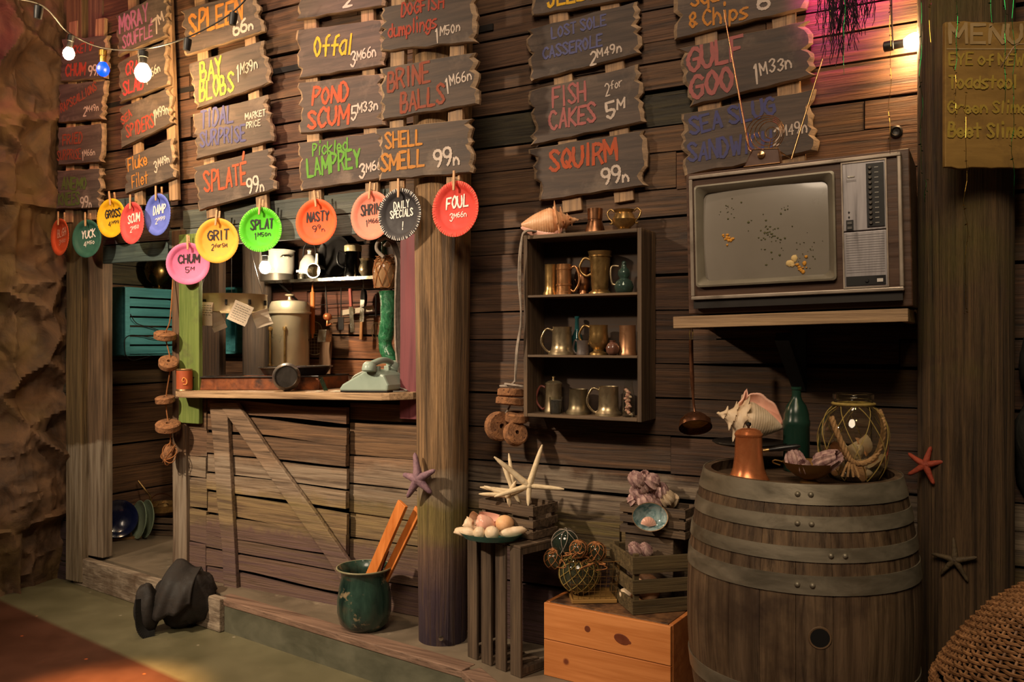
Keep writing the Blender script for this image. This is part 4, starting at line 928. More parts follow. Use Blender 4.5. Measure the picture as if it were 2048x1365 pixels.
# ================================================================== TELEVISION
SH = thing('wall_shelf', 'pale board shelf holding the television, propped on a dark bracket', 'shelf', (1.65, -.02, 1.55))
yf = -.47; A, B = onY(1346, 634, yf), onY(1816, 617, yf); d = (B-A); xs = d.normalized(); zs = xs.cross(Vector((0, 1, 0)))*1
zs = Vector((-xs.z, 0, xs.x)); LS = d.length; MS = frame(A, xs, Vector((0, 1, 0)), zs); HS = .042
m = MB(); m.box(LS, .022, HS, MS @ T(LS/2, .011, -HS/2)); m.box(.022, .43, HS, MS @ T(LS-.011, .237, -HS/2)); m.box(.022, .43, HS, MS @ T(.011, .237, -HS/2)); m.build('edging', TANX, SH, bevel=.002)
m = MB(); m.box(LS-.046, .43, .02, MS @ T(LS/2, .238, -.014)); m.build('shelf_board', CRATEX, SH)
m = MB(); a, b = onY(1565, 668, -.30), onY(1600, 775, -.03); m.bar(a+Vector((0, 0, -.01)), b, .05, .035); m.build('bracket', mat('blue_grey_bracket', S(34, 44, 52), S(54, 66, 72), gz, .7), SH)
m = MB(); m.bar(onY(1600, 780, -.02)+Vector((0, 0, 0)), onY(1600, 660, -.02), .05, .035); m.build('bracket_leg', mat('blue_grey_bracket', S(34, 44, 52)), SH)
yt = -.455
f1, f2, f3, f4 = onY(1373, 353, yt), onY(1795, 307, yt), onY(1803, 582, yt), onY(1384, 601, yt)
xt = (f3-f4).normalized(); xt = Vector((xt.x, 0, xt.z)).normalized(); ztv = Vector((-xt.z, 0, xt.x))
WT_ = (f2-f1).length; HT_ = ((f1-f4).length+(f2-f3).length)/2
base = MS @ Vector((0, 0, .004)); O = f4-ztv*((f4-base).dot(ztv)); BH = (f4-base).dot(ztv)   # O = lower left, on the shelf
MT = frame(O, xt, Vector((0, 1, 0)), ztv)
tv = thing('television', 'old wood-cased television with a stained grey screen on the board shelf', 'television', M=MT)
WOODTV = mat('television_veneer', S(60, 40, 28), S(86, 58, 40), gx, .45, bump=.1)
SIL = mat('television_silver', S(150, 136, 122), S(170, 156, 142), rough=.35, metal=.5)
W_, H0, H1 = WT_, BH, BH+HT_
m = MB(); m.box(W_+.045, .35, H1+.012, T(W_/2, .205, (H1+.012)/2+.004)); m.build('cabinet', WOODTV, tv, world=False, bevel=.004)
m = MB(); m.box(W_-.01, .02, H0-.022, T(W_/2, .012, H0/2+.012)); m.build('plinth', mat('dark_plinth', S(34, 28, 24), rough=.5), tv, world=False)
def frame_ring(m, x0, x1, z0, z1, wd, y0, y1, M=None):
    for (cx, cz, sx, sz) in (((x0+x1)/2, z1-wd/2, x1-x0, wd), ((x0+x1)/2, z0+wd/2, x1-x0, wd), (x0+wd/2, (z0+z1)/2, wd, z1-z0-2*wd), (x1-wd/2, (z0+z1)/2, wd, z1-z0-2*wd)):
        m.box(sx, y1-y0, sz, T(cx, (y0+y1)/2, cz))
m = MB(); frame_ring(m, 0, W_, H0, H1, .013, -.012, .03); m.build('trim_frame', SIL, tv, world=False, bevel=.003)
# screen surround and tube; positions from the front in metres
def tp(px, py): q = onY(px, py, yt); l = MT.inverted() @ q; return l.x, l.z
sx0, sz1 = tp(1391, 374); sx1, _ = tp(1671, 350); _, sz0 = tp(1392, 576)
sx1 = tp(1675, 560)[0]
def rrect(x0, x1, z0, z1, r, n=6):
    out = []
    for (cx, cz, a0) in ((x1-r, z1-r, 0), (x0+r, z1-r, 90), (x0+r, z0+r, 180), (x1-r, z0+r, 270)):
        for i in range(n+1): a = math.radians(a0+90*i/n); out.append((cx+r*math.cos(a), cz+r*math.sin(a)))
    return out
def ringloft(m, loops):   # loops: list of (poly, y)
    n = len(loops[0][0]); vs = [(p[0], y, p[1]) for poly, y in loops for p in poly]
    m.add(vs, [(j*n+i, j*n+(i+1) % n, (j+1)*n+(i+1) % n, (j+1)*n+i) for j in range(len(loops)-1) for i in range(n)])
m = MB(); fx0, fx1, fz0, fz1 = .013, W_-.013, H0+.013, H1-.013
for (a, b, c_, d_) in ((fx0, sx0+.004, fz0, fz1), (sx1-.004, fx1, fz0, fz1), (sx0+.004, sx1-.004, fz0, sz0+.004), (sx0+.004, sx1-.004, sz1-.004, fz1)):
    m.box(b-a, .02, d_-c_, T((a+b)/2, .008, (c_+d_)/2))
m.build('front_panel', WOODTV, tv, world=False)
SUR = mat('screen_surround', S(118, 110, 96), S(136, 128, 112), rough=.4, metal=.2)
o1 = rrect(sx0, sx1, sz0, sz1, .012); o2 = rrect(sx0+.006, sx1-.006, sz0+.006, sz1-.006, .012); i1 = rrect(sx0+.024, sx1-.022, sz0+.020, sz1-.024, .022); i2 = rrect(sx0+.027, sx1-.025, sz0+.023, sz1-.027, .022)
m = MB(); ringloft(m, [(o1, .0), (o1, -.020), (o2, -.022), (i1, -.004), (i2, .004)]); m.build('screen_surround', SUR, tv, smooth=35, world=False)
m = MB(); X0, X1, Z0, Z1 = sx0+.022, sx1-.020, sz0+.018, sz1-.022; nx, nz = 24, 18; vs = []
for j in range(nz+1):
    for i in range(nx+1):
        u, v = i/nx*2-1, j/nz*2-1
        vs.append((X0+(X1-X0)*i/nx, .003-.022*(1-.55*u*u-.45*v*v)+.008, Z0+(Z1-Z0)*j/nz))
m.add(vs, [(j*(nx+1)+i, j*(nx+1)+i+1, (j+1)*(nx+1)+i+1, (j+1)*(nx+1)+i) for j in range(nz) for i in range(nx)])
SCR = mat('grey_picture_tube', S(122, 114, 104), S(130, 122, 112), (3, 3, 3), .3, coat=.6, rvar=.04); scr = m.build('screen', SCR, tv, smooth=80, world=False)
def scr_y(x, z): u, v = (x-X0)/(X1-X0)*2-1, (z-Z0)/(Z1-Z0)*2-1; return .003-.022*(1-.55*u*u-.45*v*v)+.008
MOLD = paint(74, 72, 40); SPL = paint(196, 134, 42); CREAM = paint(206, 176, 118)
rg = random.Random(9)
for (px, py, mt, n, spread, rr, nm) in [(1458, 478, SPL, 12, 12, .006, 'food_stain'), (1540, 472, MOLD, 46, 30, .0032, 'mould_stain'), (1463, 420, MOLD, 16, 18, .0025, 'mould_stain'), (1602, 535, SPL, 12, 12, .006, 'food_stain'), (1583, 526, CREAM, 6, 5, .009, 'food_stain'), (1605, 505, MOLD, 26, 30, .002, 'mould_stain'), (1573, 420, MOLD, 6, 9, .0025, 'mould_stain')]:
    m = MB()
    for i in range(n):
        x, z = tp(px+rg.gauss(0, .6)*spread, py+rg.gauss(0, .6)*spread)
        if X0+.01 < x < X1-.01 and Z0+.01 < z < Z1-.01:
            k = rr*rg.uniform(.5, 1.3); m.ball((x, scr_y(x, z)-.0005, z), (k, .0022 if mt is MOLD else .004, k*rg.uniform(.6, 1.2)), 8, 6, nz=.4, fq=2)
    st_ = m.build(nm, mt, scr, smooth=60, world=False)
    if mt is MOLD: st_['kind'] = 'stuff'
# control panel
cx0, cz1 = tp(1685, 330); cx1, _ = tp(1773, 322); _, cz0 = tp(1692, 576); cx1 = tp(1776, 560)[0]; czm = tp(1692, 466)[1]
BRU = mat('brushed_panel', S(150, 144, 146), S(166, 160, 162), (60, 4, 4), .4, metal=.5)
m = MB(); m.box(cx1-cx0, .014, cz1-czm-.003, T((cx0+cx1)/2, -.004, (cz1+czm)/2+.0015)); m.build('control_panel', BRU, tv, world=False, bevel=.002)
m = MB(); m.box(cx1-cx0, .014, czm-cz0-.001, T((cx0+cx1)/2, -.004, (czm+cz0)/2)); m.build('speaker_panel', BRU, tv, world=False, bevel=.002)
m = MB(); frame_ring(m, cx0-.004, cx1+.004, cz0-.004, cz1+.004, .0045, -.014, .0); m.build('panel_frame', SIL, tv, world=False)
bx0 = cx0+(cx1-cx0)*.56; bx1 = cx1-.004
m = MB(); m.box(bx1-bx0, .005, cz1-czm-.020, T((bx0+bx1)/2, -.013, (cz1+czm)/2+.002)); st = m.build('channel_strip', BLACKP, tv, world=False)
for i in range(12):
    z = cz1-.022-(cz1-czm-.046)*i/11
    m = MB(); m.lathe([(.0055, 0), (.0055, .005), (.004, .007), (0, .007)], 14, frame((bx0+.012, -.0155, z), Vector((1, 0, 0)), Vector((0, 0, 1)), Vector((0, -1, 0)))); m.build('channel_button', mat('button', S(70, 64, 58), S(90, 82, 74), rough=.4), st, smooth=40, world=False)
    m = MB(); m.box(.012, .001, .002, T(bx0+.031, -.0160, z)); m.build('channel_mark', paint(170, 164, 156), st, world=False)
m = MB(); m.box(.022, .002, .005, T(cx0+.027, -.0122, cz1-.045)); m.build('badge', STEEL, tv, world=False, bevel=.001)
for i in range(2): m = MB(); m.box(.03, .0008, .0012, T(cx0+.027, -.0115, cz1-.056-.004*i)); m.build('caption_line', paint(110, 104, 104), tv, world=False)
for i in range(2): m = MB(); m.lathe([(.003, 0), (.0025, .004), (0, .004)], 10, frame((cx0+.018, -.011, czm+.065-.016*i), Vector((1, 0, 0)), Vector((0, 0, 1)), Vector((0, -1, 0)))); m.build('knob', BLACKP, tv, world=False)
m = MB(); m.box(.022, .005, .034, T(cx0+.020, -.013, czm+.022)); sw = m.build('switch_plate', BLACKP, tv, world=False)
for i in range(2): m = MB(); m.box(.014, .004, .008, T(cx0+.020, -.0165, czm+.013+.016*i)); m.build('rocker', paint(90, 86, 84), sw, world=False)
m = MB(); m.box(cx1-cx0-.010, .004, .030, T((cx0+cx1)/2, -.0125, cz0+.020)); pw = m.build('lower_strip', BLACKP, tv, world=False)
m = MB(); m.box(.018, .003, .011, T(cx1-.022, -.0155, cz0+.019)); m.build('power_button', paint(196, 190, 184), pw, world=False)
m = MB(); m.lathe([(.006, 0), (.005, .005), (0, .005)], 14, frame(((cx0+cx1)/2+.004, -.0145, cz0+.019), Vector((1, 0, 0)), Vector((0, 0, 1)), Vector((0, -1, 0)))); m.build('dial_knob', BLACKP, pw, world=False)
m = MB()
for i in range(16): z = cz0+.048+(czm-cz0-.06)*i/15; m.box(cx1-cx0-.014, .0012, .0012, T((cx0+cx1)/2, -.0114, z))
m.build('speaker_grooves', paint(120, 116, 120), tv, world=False)
# indoor aerial
top = MT @ Vector((0, 0, H1+.0165)); def_z = top.z
q = onY(1527, 325, yt+.06); l = MT.inverted() @ q; ab = MT @ Vector((l.x, l.y, H1+.017))
an = thing('indoor_aerial', 'indoor aerial with two rods and a coil of rings on top of the television', 'aerial', M=frame(ab, xt, Vector((0, 1, 0)), ztv))
AN = mat('aerial_metal', S(170, 128, 88), S(190, 148, 106), rough=.28, metal=.9)
m = MB(); m.prism([(-.062, 0), (.062, 0), (.058, .052), (-.030, .060)], .05, frame((0, .02, 0), Vector((1, 0, 0)), Vector((0, 0, 1)), Vector((0, -1, 0)))); m.build('base', mat('aerial_base', S(84, 62, 54), S(104, 80, 70), rough=.35, coat=.3), an, world=False, bevel=.003)
m = MB(); m.tube([(-.062, -.031, .002), (.062, -.031, .002), (.058, -.031, .051), (-.030, -.031, .059)], .0018, 6, True); m.build('base_trim', AN, an, world=False)
m = MB(); m.lathe([(.014, 0), (.012, .008), (0, .011)], 18, frame((.0, -.030, .036), Vector((1, 0, 0)), Vector((0, 0, 1)), Vector((0, -1, 0)))); m.build('tuning_knob', AN, an, smooth=40, world=False)
for i, (rr, cx, cz) in enumerate([(.066, .006, .115), (.056, .012, .116), (.046, .018, .117), (.036, .024, .118), (.020, .032, .112)]):
    m = MB(); m.tube([(cx+math.cos(2*PI*k/40)*rr, -.004*i+.002, cz+math.sin(2*PI*k/40)*rr) for k in range(40)], .0016, 6, True); m.build('ring', AN, an, smooth=60, world=False)
m = MB(); m.tube([(.03, -.012, .092), (.02, -.008, .055)], .002, 6); m.build('ring_stem', AN, an, world=False)
inv = WM[an.name].inverted()
for (p0, p1) in (((1498, 300), (1447, 20)), ((1583, 318), (1645, 118))):
    a, b = inv @ onY(*p0, yt+.07), inv @ onY(*p1, yt+.12); 
    st_ = Vector((-.03 if p0[0] < 1530 else .05, 0, .05)); m = MB(); m.tube([st_, a, b], [.0042, .004, .0022], 8); m.build('rod', AN, an, smooth=60, world=False)
# ================================================================== MUG CABINET
yc = -.20; CZ0, CZ1 = 1.213, 1.996
cl, crr = onY(1047, 650, yc).x, onY(1283, 650, yc).x
cab = thing('wall_cabinet', 'dark open wooden cabinet hung on the wall with three rows of old mugs', 'cabinet', ((cl+crr)/2, -.03, CZ0))
CABW = mat('cabinet_wood', S(66, 51, 38), S(108, 86, 63), gz, .7, bump=.4); CABX = mat('cabinet_board', S(66, 51, 38), S(108, 86, 63), gx, .7, bump=.4)
dpt = .17; tk = .018
for x in (cl+tk/2, crr-tk/2): m = MB(); m.box(tk, dpt, CZ1-CZ0, T(x, yc+dpt/2, (CZ0+CZ1)/2)); m.build('side_panel', CABW, cab, bevel=.002)
m = MB(); m.box(crr-cl-2*tk-.001, dpt, .016, T((cl+crr)/2, yc+dpt/2, CZ1-.009)); m.build('top_panel', CABX, cab, bevel=.002)
m = MB(); m.box(crr-cl-2*tk-.001, dpt, .014, T((cl+crr)/2, yc+dpt/2, CZ0+.008)); m.build('bottom_panel', CABX, cab, bevel=.002)
m = MB(); m.box(crr-cl-2*tk-.001, .006, CZ1-CZ0-.03, T((cl+crr)/2, yc+dpt-.004, (CZ0+CZ1)/2)); m.build('back_panel', mat('cabinet_back', S(40, 30, 23), S(62, 47, 36), gx, .8), cab)
S1, S2, S0 = onY(1160, 588, yc).z, onY(1160, 711, yc).z, CZ0+.015
for z in (S1, S2): m = MB(); m.box(crr-cl-2*tk-.002, dpt-.008, .010, T((cl+crr)/2, yc+dpt/2-.003, z-.005)); m.build('shelf', CABX, cab, bevel=.001)
def onshelf(px, z, y=-.12): q = onY(px, 600, y); return (q.x, y, z+.0006)
G1, G2, G3 = 'mugs on the top row of the wall cabinet', 'vessels on the middle row of the wall cabinet', 'vessels on the bottom row of the wall cabinet'
sc_ = 3.55/1700
mug(onshelf(1101, S1, -.135), .0245, .0245, .134, BRASS, 'straight-sided golden mug at the left of the cabinet top row', None, 'flare', G1)
mug(onshelf(1128, S1, -.135), .033, .032, .132, BRONZE, 'copper banded mug with a square handle on the cabinet top row', 5, 'banded', G1, hw=.038)
mug(onshelf(1166, S1, -.09), .029, .028, .118, DULLCOP, 'small bellied dark jug between the copper mug and the tall tankard', 150, 'belly', G1, cat='jug', name='jug', hw=.03)
mug(onshelf(1200, S1, -.11), .042, .046, .182, BRASS, 'tallest flared tankard on the cabinet top row', 185, 'tall', G1, cat='tankard', name='tankard', hw=.045)
# gourd bottle
loc = onshelf(1248, S1, -.12); g = thing('gourd_bottle', 'dark green double-gourd bottle with a pale handle on the cabinet top row', 'bottle', loc, G1)
pr = [(.026, 0), (.036, .008), (.041, .028), (.034, .050), (.018, .062), (.026, .078), (.024, .096), (.012, .108), (.010, .120)]
glassvessel('body', '', '', (0, 0, 0), pr, GDARK, parent=g); m = MB(); m.ball((0, 0, .126), .010, 12, 8); m.build('stopper', GDARK, g, smooth=60, world=False)
m = MB(); M = RZ(190); m.tube([M @ Vector(p) for p in spline([(.022, 0, .114), (.050, 0, .114), (.056, 0, .085), (.05, 0, .045), (.036, 0, .036)], 6)], .0045, 8); m.build('handle', PEWTER, g, smooth=60, world=False)
mug(onshelf(1124, S2, -.14), .045, .041, .120, PEWTER, 'wide pewter mug with a big handle at the left of the cabinet middle row', 205, 'flare', G2, hw=.048)
m_ = glassvessel('glass_bottle', 'slim teal glass bottle standing behind the small cup in the cabinet', 'bottle', onshelf(1154, S2, -.075), [(.024, 0), (.026, .01), (.025, .075), (.010, .105), (.008, .155), (.011, .158), (.010, .166)], GTEAL, group=G2)
mug(onshelf(1166, S2, -.13), .026, .027, .062, DARKE, 'small dark cup in the middle of the cabinet middle row', 175, 'straight', G2, cat='cup', name='cup', hw=.02)
mug(onshelf(1197, S2, -.125), .040, .038, .126, BRASS, 'footed brass goblet mug with a curled handle in the cabinet middle row', 190, 'goblet', G2, hw=.046)
m = MB(); m.lathe([(.014, 0), (.026, .012), (.029, .030), (.020, .048), (.010, .054), (.014, .062), (.011, .062), (.008, .05), (0, .04)], 24, T(*onshelf(1225, S2, -.15)), rf=lambda a, r, z: r*(1+.05*math.cos(6*a))); m.solo('bud_vase', mat('brown_glaze', S(84, 54, 44), S(110, 74, 60), rough=.25, coat=.4), 'little round brown vase with vertical ribs in the cabinet middle row', 'vase', G2, smooth=50)
mug(onshelf(1255, S2, -.11), .036, .034, .124, mat('copper_mug', S(176, 128, 92), S(196, 148, 112), rough=.34, metal=.85), 'plain coppery mug at the right of the cabinet middle row', None, 'straight', G2)
mug(onshelf(1107, S0, -.095), .040, .037, .122, PEWTER, 'lidded tankard with a reddish handle at the left of the cabinet bottom row', 190, 'straight', G3, cat='tankard', name='tankard', lid=True, hmat=mat('red_handle', S(110, 58, 48), S(134, 74, 60), rough=.4), hw=.042)
m = MB(); loc = onshelf(1112, S0, -.165); jar = thing('glass_tumbler', 'small glass tumbler of dark grit in front of the lidded tankard', 'glass', loc, G3)
glassvessel('body', '', '', (0, 0, 0), [(.024, 0), (.025, .003), (.0285, .072)], GCLEAR, parent=jar, th=.002); m = MB(); m.lathe([(0, .004), (.0215, .004), (.0240, .058), (0, .060)], 22); m.build('contents', mat('dark_grit', S(32, 30, 28), S(92, 86, 78), (300, 300, 300), .8), jar, world=False)
mug(onshelf(1157, S0, -.12), .042, .039, .106, mat('grey_pewter', S(112, 100, 78), S(134, 120, 94), rough=.42, metal=.9), 'plain dull pewter mug without handle on the cabinet bottom row', None, 'flare', G3)
mug(onshelf(1217, S0, -.13), .043, .041, .122, PEWTER, 'shiny pewter mug with a handle on the cabinet bottom row', 200, 'flare', G3, hw=.048)
loc = onshelf(1257, S0, -.15); jar = thing('shell_bottle', 'clear bottle of small pink shells at the right of the cabinet bottom row', 'bottle', loc, G3)
glassvessel('body', '', '', (0, 0, 0), [(.022, 0), (.025, .006), (.026, .07), (.022, .105), (.017, .125), (.018, .150)], GCLEAR, parent=jar, th=.002)
rg = random.Random(2)
for i in range(26):
    m = MB(); a = rg.random()*6.28; q = rg.uniform(.0, .013); m.ball((q*math.cos(a), q*math.sin(a), .010+.105*i/26), (.009, .007, .006), 8, 6, nz=.3, fq=3); m.build('shell_bit', SHELLP if i % 3 else SHELL, jar, smooth=60, world=False)
# things on top of the cabinet
CT1 = CZ1-.0005
q = onY(1190, 450, -.12); j = thing('copper_measure', 'tapered dull copper measuring jug on top of the wall cabinet', 'jug', (q.x, -.12, CT1))
m = MB(); m.lathe([(.045, 0), (.044, .004), (.031, .05), (.029, .052), (.029, .056), (.031, .058), (.033, .104), (.030, .104), (.026, .06), (0, .05)], 28); m.build('body', DULLCOP, j, smooth=35, world=False)
q = onY(1248, 445, -.12); j = thing('loving_cup', 'round brass cup with two curled handles on top of the wall cabinet', 'cup', (q.x, -.12, CT1))
m = MB(); m.lathe([(.030, 0), (.030, .006), (.022, .012), (.044, .030), (.050, .050), (.040, .070), (.034, .078), (.044, .090), (.041, .090), (.030, .076), (.036, .05), (0, .03)], 30); m.build('body', BRASS, j, smooth=40, world=False)
for s in (0, 180):
    m = MB(); M = RZ(s+8); m.tube([M @ Vector(p) for p in spline([(.040, 0, .082), (.056, 0, .094), (.070, 0, .080), (.064, 0, .058), (.052, 0, .046), (.050, 0, .034), (.060, 0, .034)], 6)], .0038, 8); m.build('handle', BRASS, j, smooth=60, world=False)
q = onY(1102, 440, -.13)
vx = (RT*-1.0+UP*-.10).normalized(); vy = (FW*-1); vy = (vy-vx*vy.dot(vx)).normalized(); vz = vx.cross(vy); Ms = frame((q.x, q.y-.01, CT1+.060), -vx, vy, -vx.cross(vy) if False else (-vx).cross(vy))
Ms = frame((q.x, q.y-.01, CT1+.058), vx, vy, vx.cross(vy)) @ RX(195)
conch('whelk_shell', Ms, .25, SHELLO, SHELLP, 'large orange knobbed whelk shell on top of the wall cabinet', knob=.55, lip=.45, body=.62, seed=3, rmax=.26)
# ---- cords and cork floats hanging on the cabinet
a = onY(1045, 470, -.225); pts = [onY(1130, 455, -.10)+Vector((0, 0, .0)), onY(1090, 461, -.16), onY(1052, 466, -.222), onY(1042, 490, -.235), onY(1039, 560, -.225), onY(1041, 640, -.225), onY(1035, 700, -.22), onY(1030, 765, -.21)]
pts[0].z = pts[1].z = CT1+.010; pts[2].z = CT1+.012
m = MB(); rg = random.Random(4)
for k in range(3):
    off = [Vector((rg.uniform(-.004, .004), rg.uniform(-.004, .004), rg.uniform(.0, .004))) for _ in pts]
    m.tube(spline([p+o for p, o in zip(pts, off)], 8), .0045, 6)
m.solo('twisted_netting', NETG, 'twisted grey net cord hanging from the cabinet top down to the cork floats', 'cord', smooth=60)
GC = 'cork floats hanging by the wall cabinet'
def corkfloat(px, py, y, R, h, axis, label, group, hole=True, sq=1.0, seed=0):
    c = onY(px, py, y); M = look(c, Vector(axis)); m = MB(); f = lambda a, r, z: r*(1+.03*noise.noise(Vector((math.cos(a)*2, math.sin(a)*2, seed))))
    rh = R*.18; m.lathe([(rh, -h/2), (R*.88, -h/2), (R, -h*.36), (R, h*.36), (R*.88, h/2), (rh, h/2), (rh, -h/2)], 30, M, rf=f, caps=False)
    return m.solo('cork_float', CORK, label, 'cork float', group, smooth=40)
corkfloat(1022, 786, -.14, .060, .036, (0, .1, 1), 'topmost round cork float of the cluster beside the cabinet', GC, seed=1)
corkfloat(1020, 803, -.145, .064, .034, (0.05, .1, 1), 'second cork float from the top of the cluster beside the cabinet', GC, seed=2)
corkfloat(1034, 835, -.13, .052, .040, (.1, -.1, 1), 'flat cork float tucked under the lower left corner of the cabinet', GC, seed=3)
corkfloat(999, 853, -.15, .066, .052, (.80, -.55, .1), 'left cork float of the bottom pair, standing on edge', GC, seed=4)
corkfloat(1031, 868, -.165, .054, .042, (.75, -.5, .4), 'right cork float of the bottom pair, tilted on edge', GC, seed=5)
pts = [onY(1030, 762, -.16), onY(1022, 770, -.15), onY(1000, 773, -.15), onY(1046, 774, -.16), onY(1010, 768, -.17), onY(1030, 772, -.13)]
m = MB(); m.tube(spline(pts, 8), .005, 6); pts = [onY(1020, 812, -.13), onY(1012, 826, -.14), onY(1005, 832, -.15)]; m.tube(spline([onY(1028, 774, -.14)]+[onY(1022, 800, -.14)]+pts, 6), .004, 6); m.solo('net_knot', NETG, 'knotted grey net lying over the top cork float by the cabinet', 'net', smooth=60)

# ================================================================== CORK FLOATS ON THE DOOR POST
GD = 'cork floats strung down the door post'
specs = [(330, 672, .066, .038, (.25, -.15, 1), 'topmost reddish cork float on the door post'), (337, 727, .058, .040, (.55, -.4, .75), 'small tilted cork float, second from the top on the door post'), (330, 800, .058, .036, (.05, -.2, 1), 'brown cork float on the post level with the countertop'), (336, 853, .074, .042, (.25, -.25, 1), 'widest cork float on the post, below the countertop'), (338, 908, .052, .050, (-.75, -.6, .2), 'lowest cork float on the post, wrapped in twine')]
for i, (px, py, R, h, ax, lab) in enumerate(specs): corkfloat(px, py, -.125-(.01*(i % 2)), R*.93, h, ax, lab, GD, seed=i+8)
pts = [onY(346, 560, -.06), onY(340, 640, -.11), onY(331, 672, -.12), onY(341, 728, -.125), onY(332, 800, -.12), onY(338, 855, -.12), onY(341, 880, -.13), onY(336, 910, -.13)]
m = MB(); m.tube(spline(pts, 8), .004, 6)
for k in range(4): c = onY(338, 908, -.135); m.tube([c+Vector((math.cos(t)*.056*math.cos(k*.8)+.0, math.sin(t)*.05*.6, math.cos(t)*.056*math.sin(k*.8)+math.sin(t)*.03)) for t in [2*PI*i/20 for i in range(20)]], .0028, 5, True)
m.solo('float_twine', NETB, 'brown twine stringing the cork floats down the door post', 'twine', smooth=60)

# ================================================================== BARREL
bx, by, bz, BHt = 1.734, -.552, .172, .95
ba = thing('barrel', 'big weathered oak barrel with galvanised hoops standing under the television', 'barrel', (bx, by, bz))
STAVE = mat('barrel_stave', S(72, 55, 40), S(122, 98, 74), (34, 34, 2.2), .65, bump=.4, tint=True, blot=(S(58, 42, 31), 3.5, .5, .72))
def br_(z): u = (z-.51)/.475; return .362-.062*u*u-.006*u**4
NS = 22; rg = random.Random(12); bung_a = math.atan2(-2.89, .514)+.10
nz = 26
for k in range(NS):
    m = MB(); v = rg.uniform(.78, 1.14); m.tint = (v, v*rg.uniform(.96, 1.02), v*rg.uniform(.92, 1.02), 1)
    a0, a1 = 2*PI*k/NS+.0018, 2*PI*(k+1)/NS-.0018; n = 5; vs = []
    for i in range(nz+1):
        z = .002+(BHt-.004)*i/nz
        for j in range(n+1):
            a = a0+(a1-a0)*j/n; e = .0012 if j in (0, n) else 0; r = br_(z)-e
            vs.append((math.cos(a)*r, math.sin(a)*r, z))
    o = len(vs)
    for i in range(nz+1):
        z = .002+(BHt-.004)*i/nz
        for j in range(n+1):
            a = a0+(a1-a0)*j/n; r = br_(z)-.022; vs.append((math.cos(a)*r, math.sin(a)*r, z))
    W2 = n+1; fs = []
    for i in range(nz):
        for j in range(n):
            fs += [(i*W2+j, i*W2+j+1, (i+1)*W2+j+1, (i+1)*W2+j), (o+i*W2+j, o+(i+1)*W2+j, o+(i+1)*W2+j+1, o+i*W2+j+1)]
        for j in (0, n): fs.append((i*W2+j, (i+1)*W2+j, o+(i+1)*W2+j, o+i*W2+j))
    for j in range(n): fs += [(j, o+j, o+j+1, j+1), (nz*W2+j, nz*W2+j+1, o+nz*W2+j+1, o+nz*W2+j)]
    m.add(vs, fs); m.build('stave', STAVE, ba, smooth=30, world=False)
m = MB(); m.lathe([(0, .895), (br_(.9)-.021, .895), (br_(.9)-.021, .915), (0, .915)], 48, caps=False); m.build('head', mat('barrel_head', S(58, 42, 30), S(96, 74, 54), (3, 34, 34), .65, bump=.3), ba, smooth=30, world=False)
m = MB(); m.lathe([(0, .04), (br_(.05)-.021, .04), (br_(.05)-.021, .06), (0, .06)], 48, caps=False); m.build('head', MATS['barrel_head'], ba, smooth=30, world=False)
HZ = lambda py: CAM.z-(py-682.5)/FPX*(2.78-.315)-bz
for i, (ya, yb) in enumerate([(974, 1011), (1033, 1062), (1093, 1121), (1147, 1184), (None, None), (None, None), (None, None)]):
    if ya: z1, z0 = HZ(ya), HZ(yb)
    else: z0, z1 = [(.300, .350), (.150, .185), (.004, .045)][i-4]
    if i == 0: z1 = BHt-.001
    m = MB(); m.lathe([(br_(z0)+.0006, z0), (br_(z0)+.0038, z0), (br_(z1)+.0038, z1), (br_(z1)+.0006, z1)], 72, caps=False)
    h = m.build('hoop', HOOP, ba, smooth=30, world=False)
    for k in range(2):
        zz = (z0+z1)/2; aa = math.atan2(-2.89, .514)-.02+(.165 if i == 2 else 0)*1.6+k*.115; rr = br_(zz)+.0035
        n_ = Vector((math.cos(aa), math.sin(aa), 0)); m = MB(); m.lathe([(.0085, 0), (.007, .004), (.003, .0065), (0, .007)], 14, look(n_*rr+Vector((0, 0, zz)), n_)); m.build('rivet', HOOP, h, smooth=60, world=False)
zz = CAM.z-(1277-682.5)/FPX*(2.78-.36)-bz; ca = None
d_ = ray(1640, 1277); 
# intersect the bung ray with the bilge
t0 = 2.3
for _ in range(400):
    p = CAM+d_*t0
    if (Vector((p.x-bx, p.y-by)).length) < br_(p.z-bz)+.0005: break
    t0 += .002
nrm = Vector((p.x-bx, p.y-by, 0)).normalized()
m = MB(); m.lathe([(.027, -.02), (.027, .0016), (.031, .0022), (.033, .0)], 28, look(p, nrm), caps=False); m.build('bung_ring', mat('bung_ring', S(96, 74, 52), S(120, 94, 66), rough=.7), ba, smooth=40)
m = MB(); m.lathe([(.027, .0012), (0, .0012)], 28, look(p, nrm), caps=False); m.build('bung_hole', mat('hole_black', S(8, 6, 5), rough=.9), ba)
HT = bz+.9155
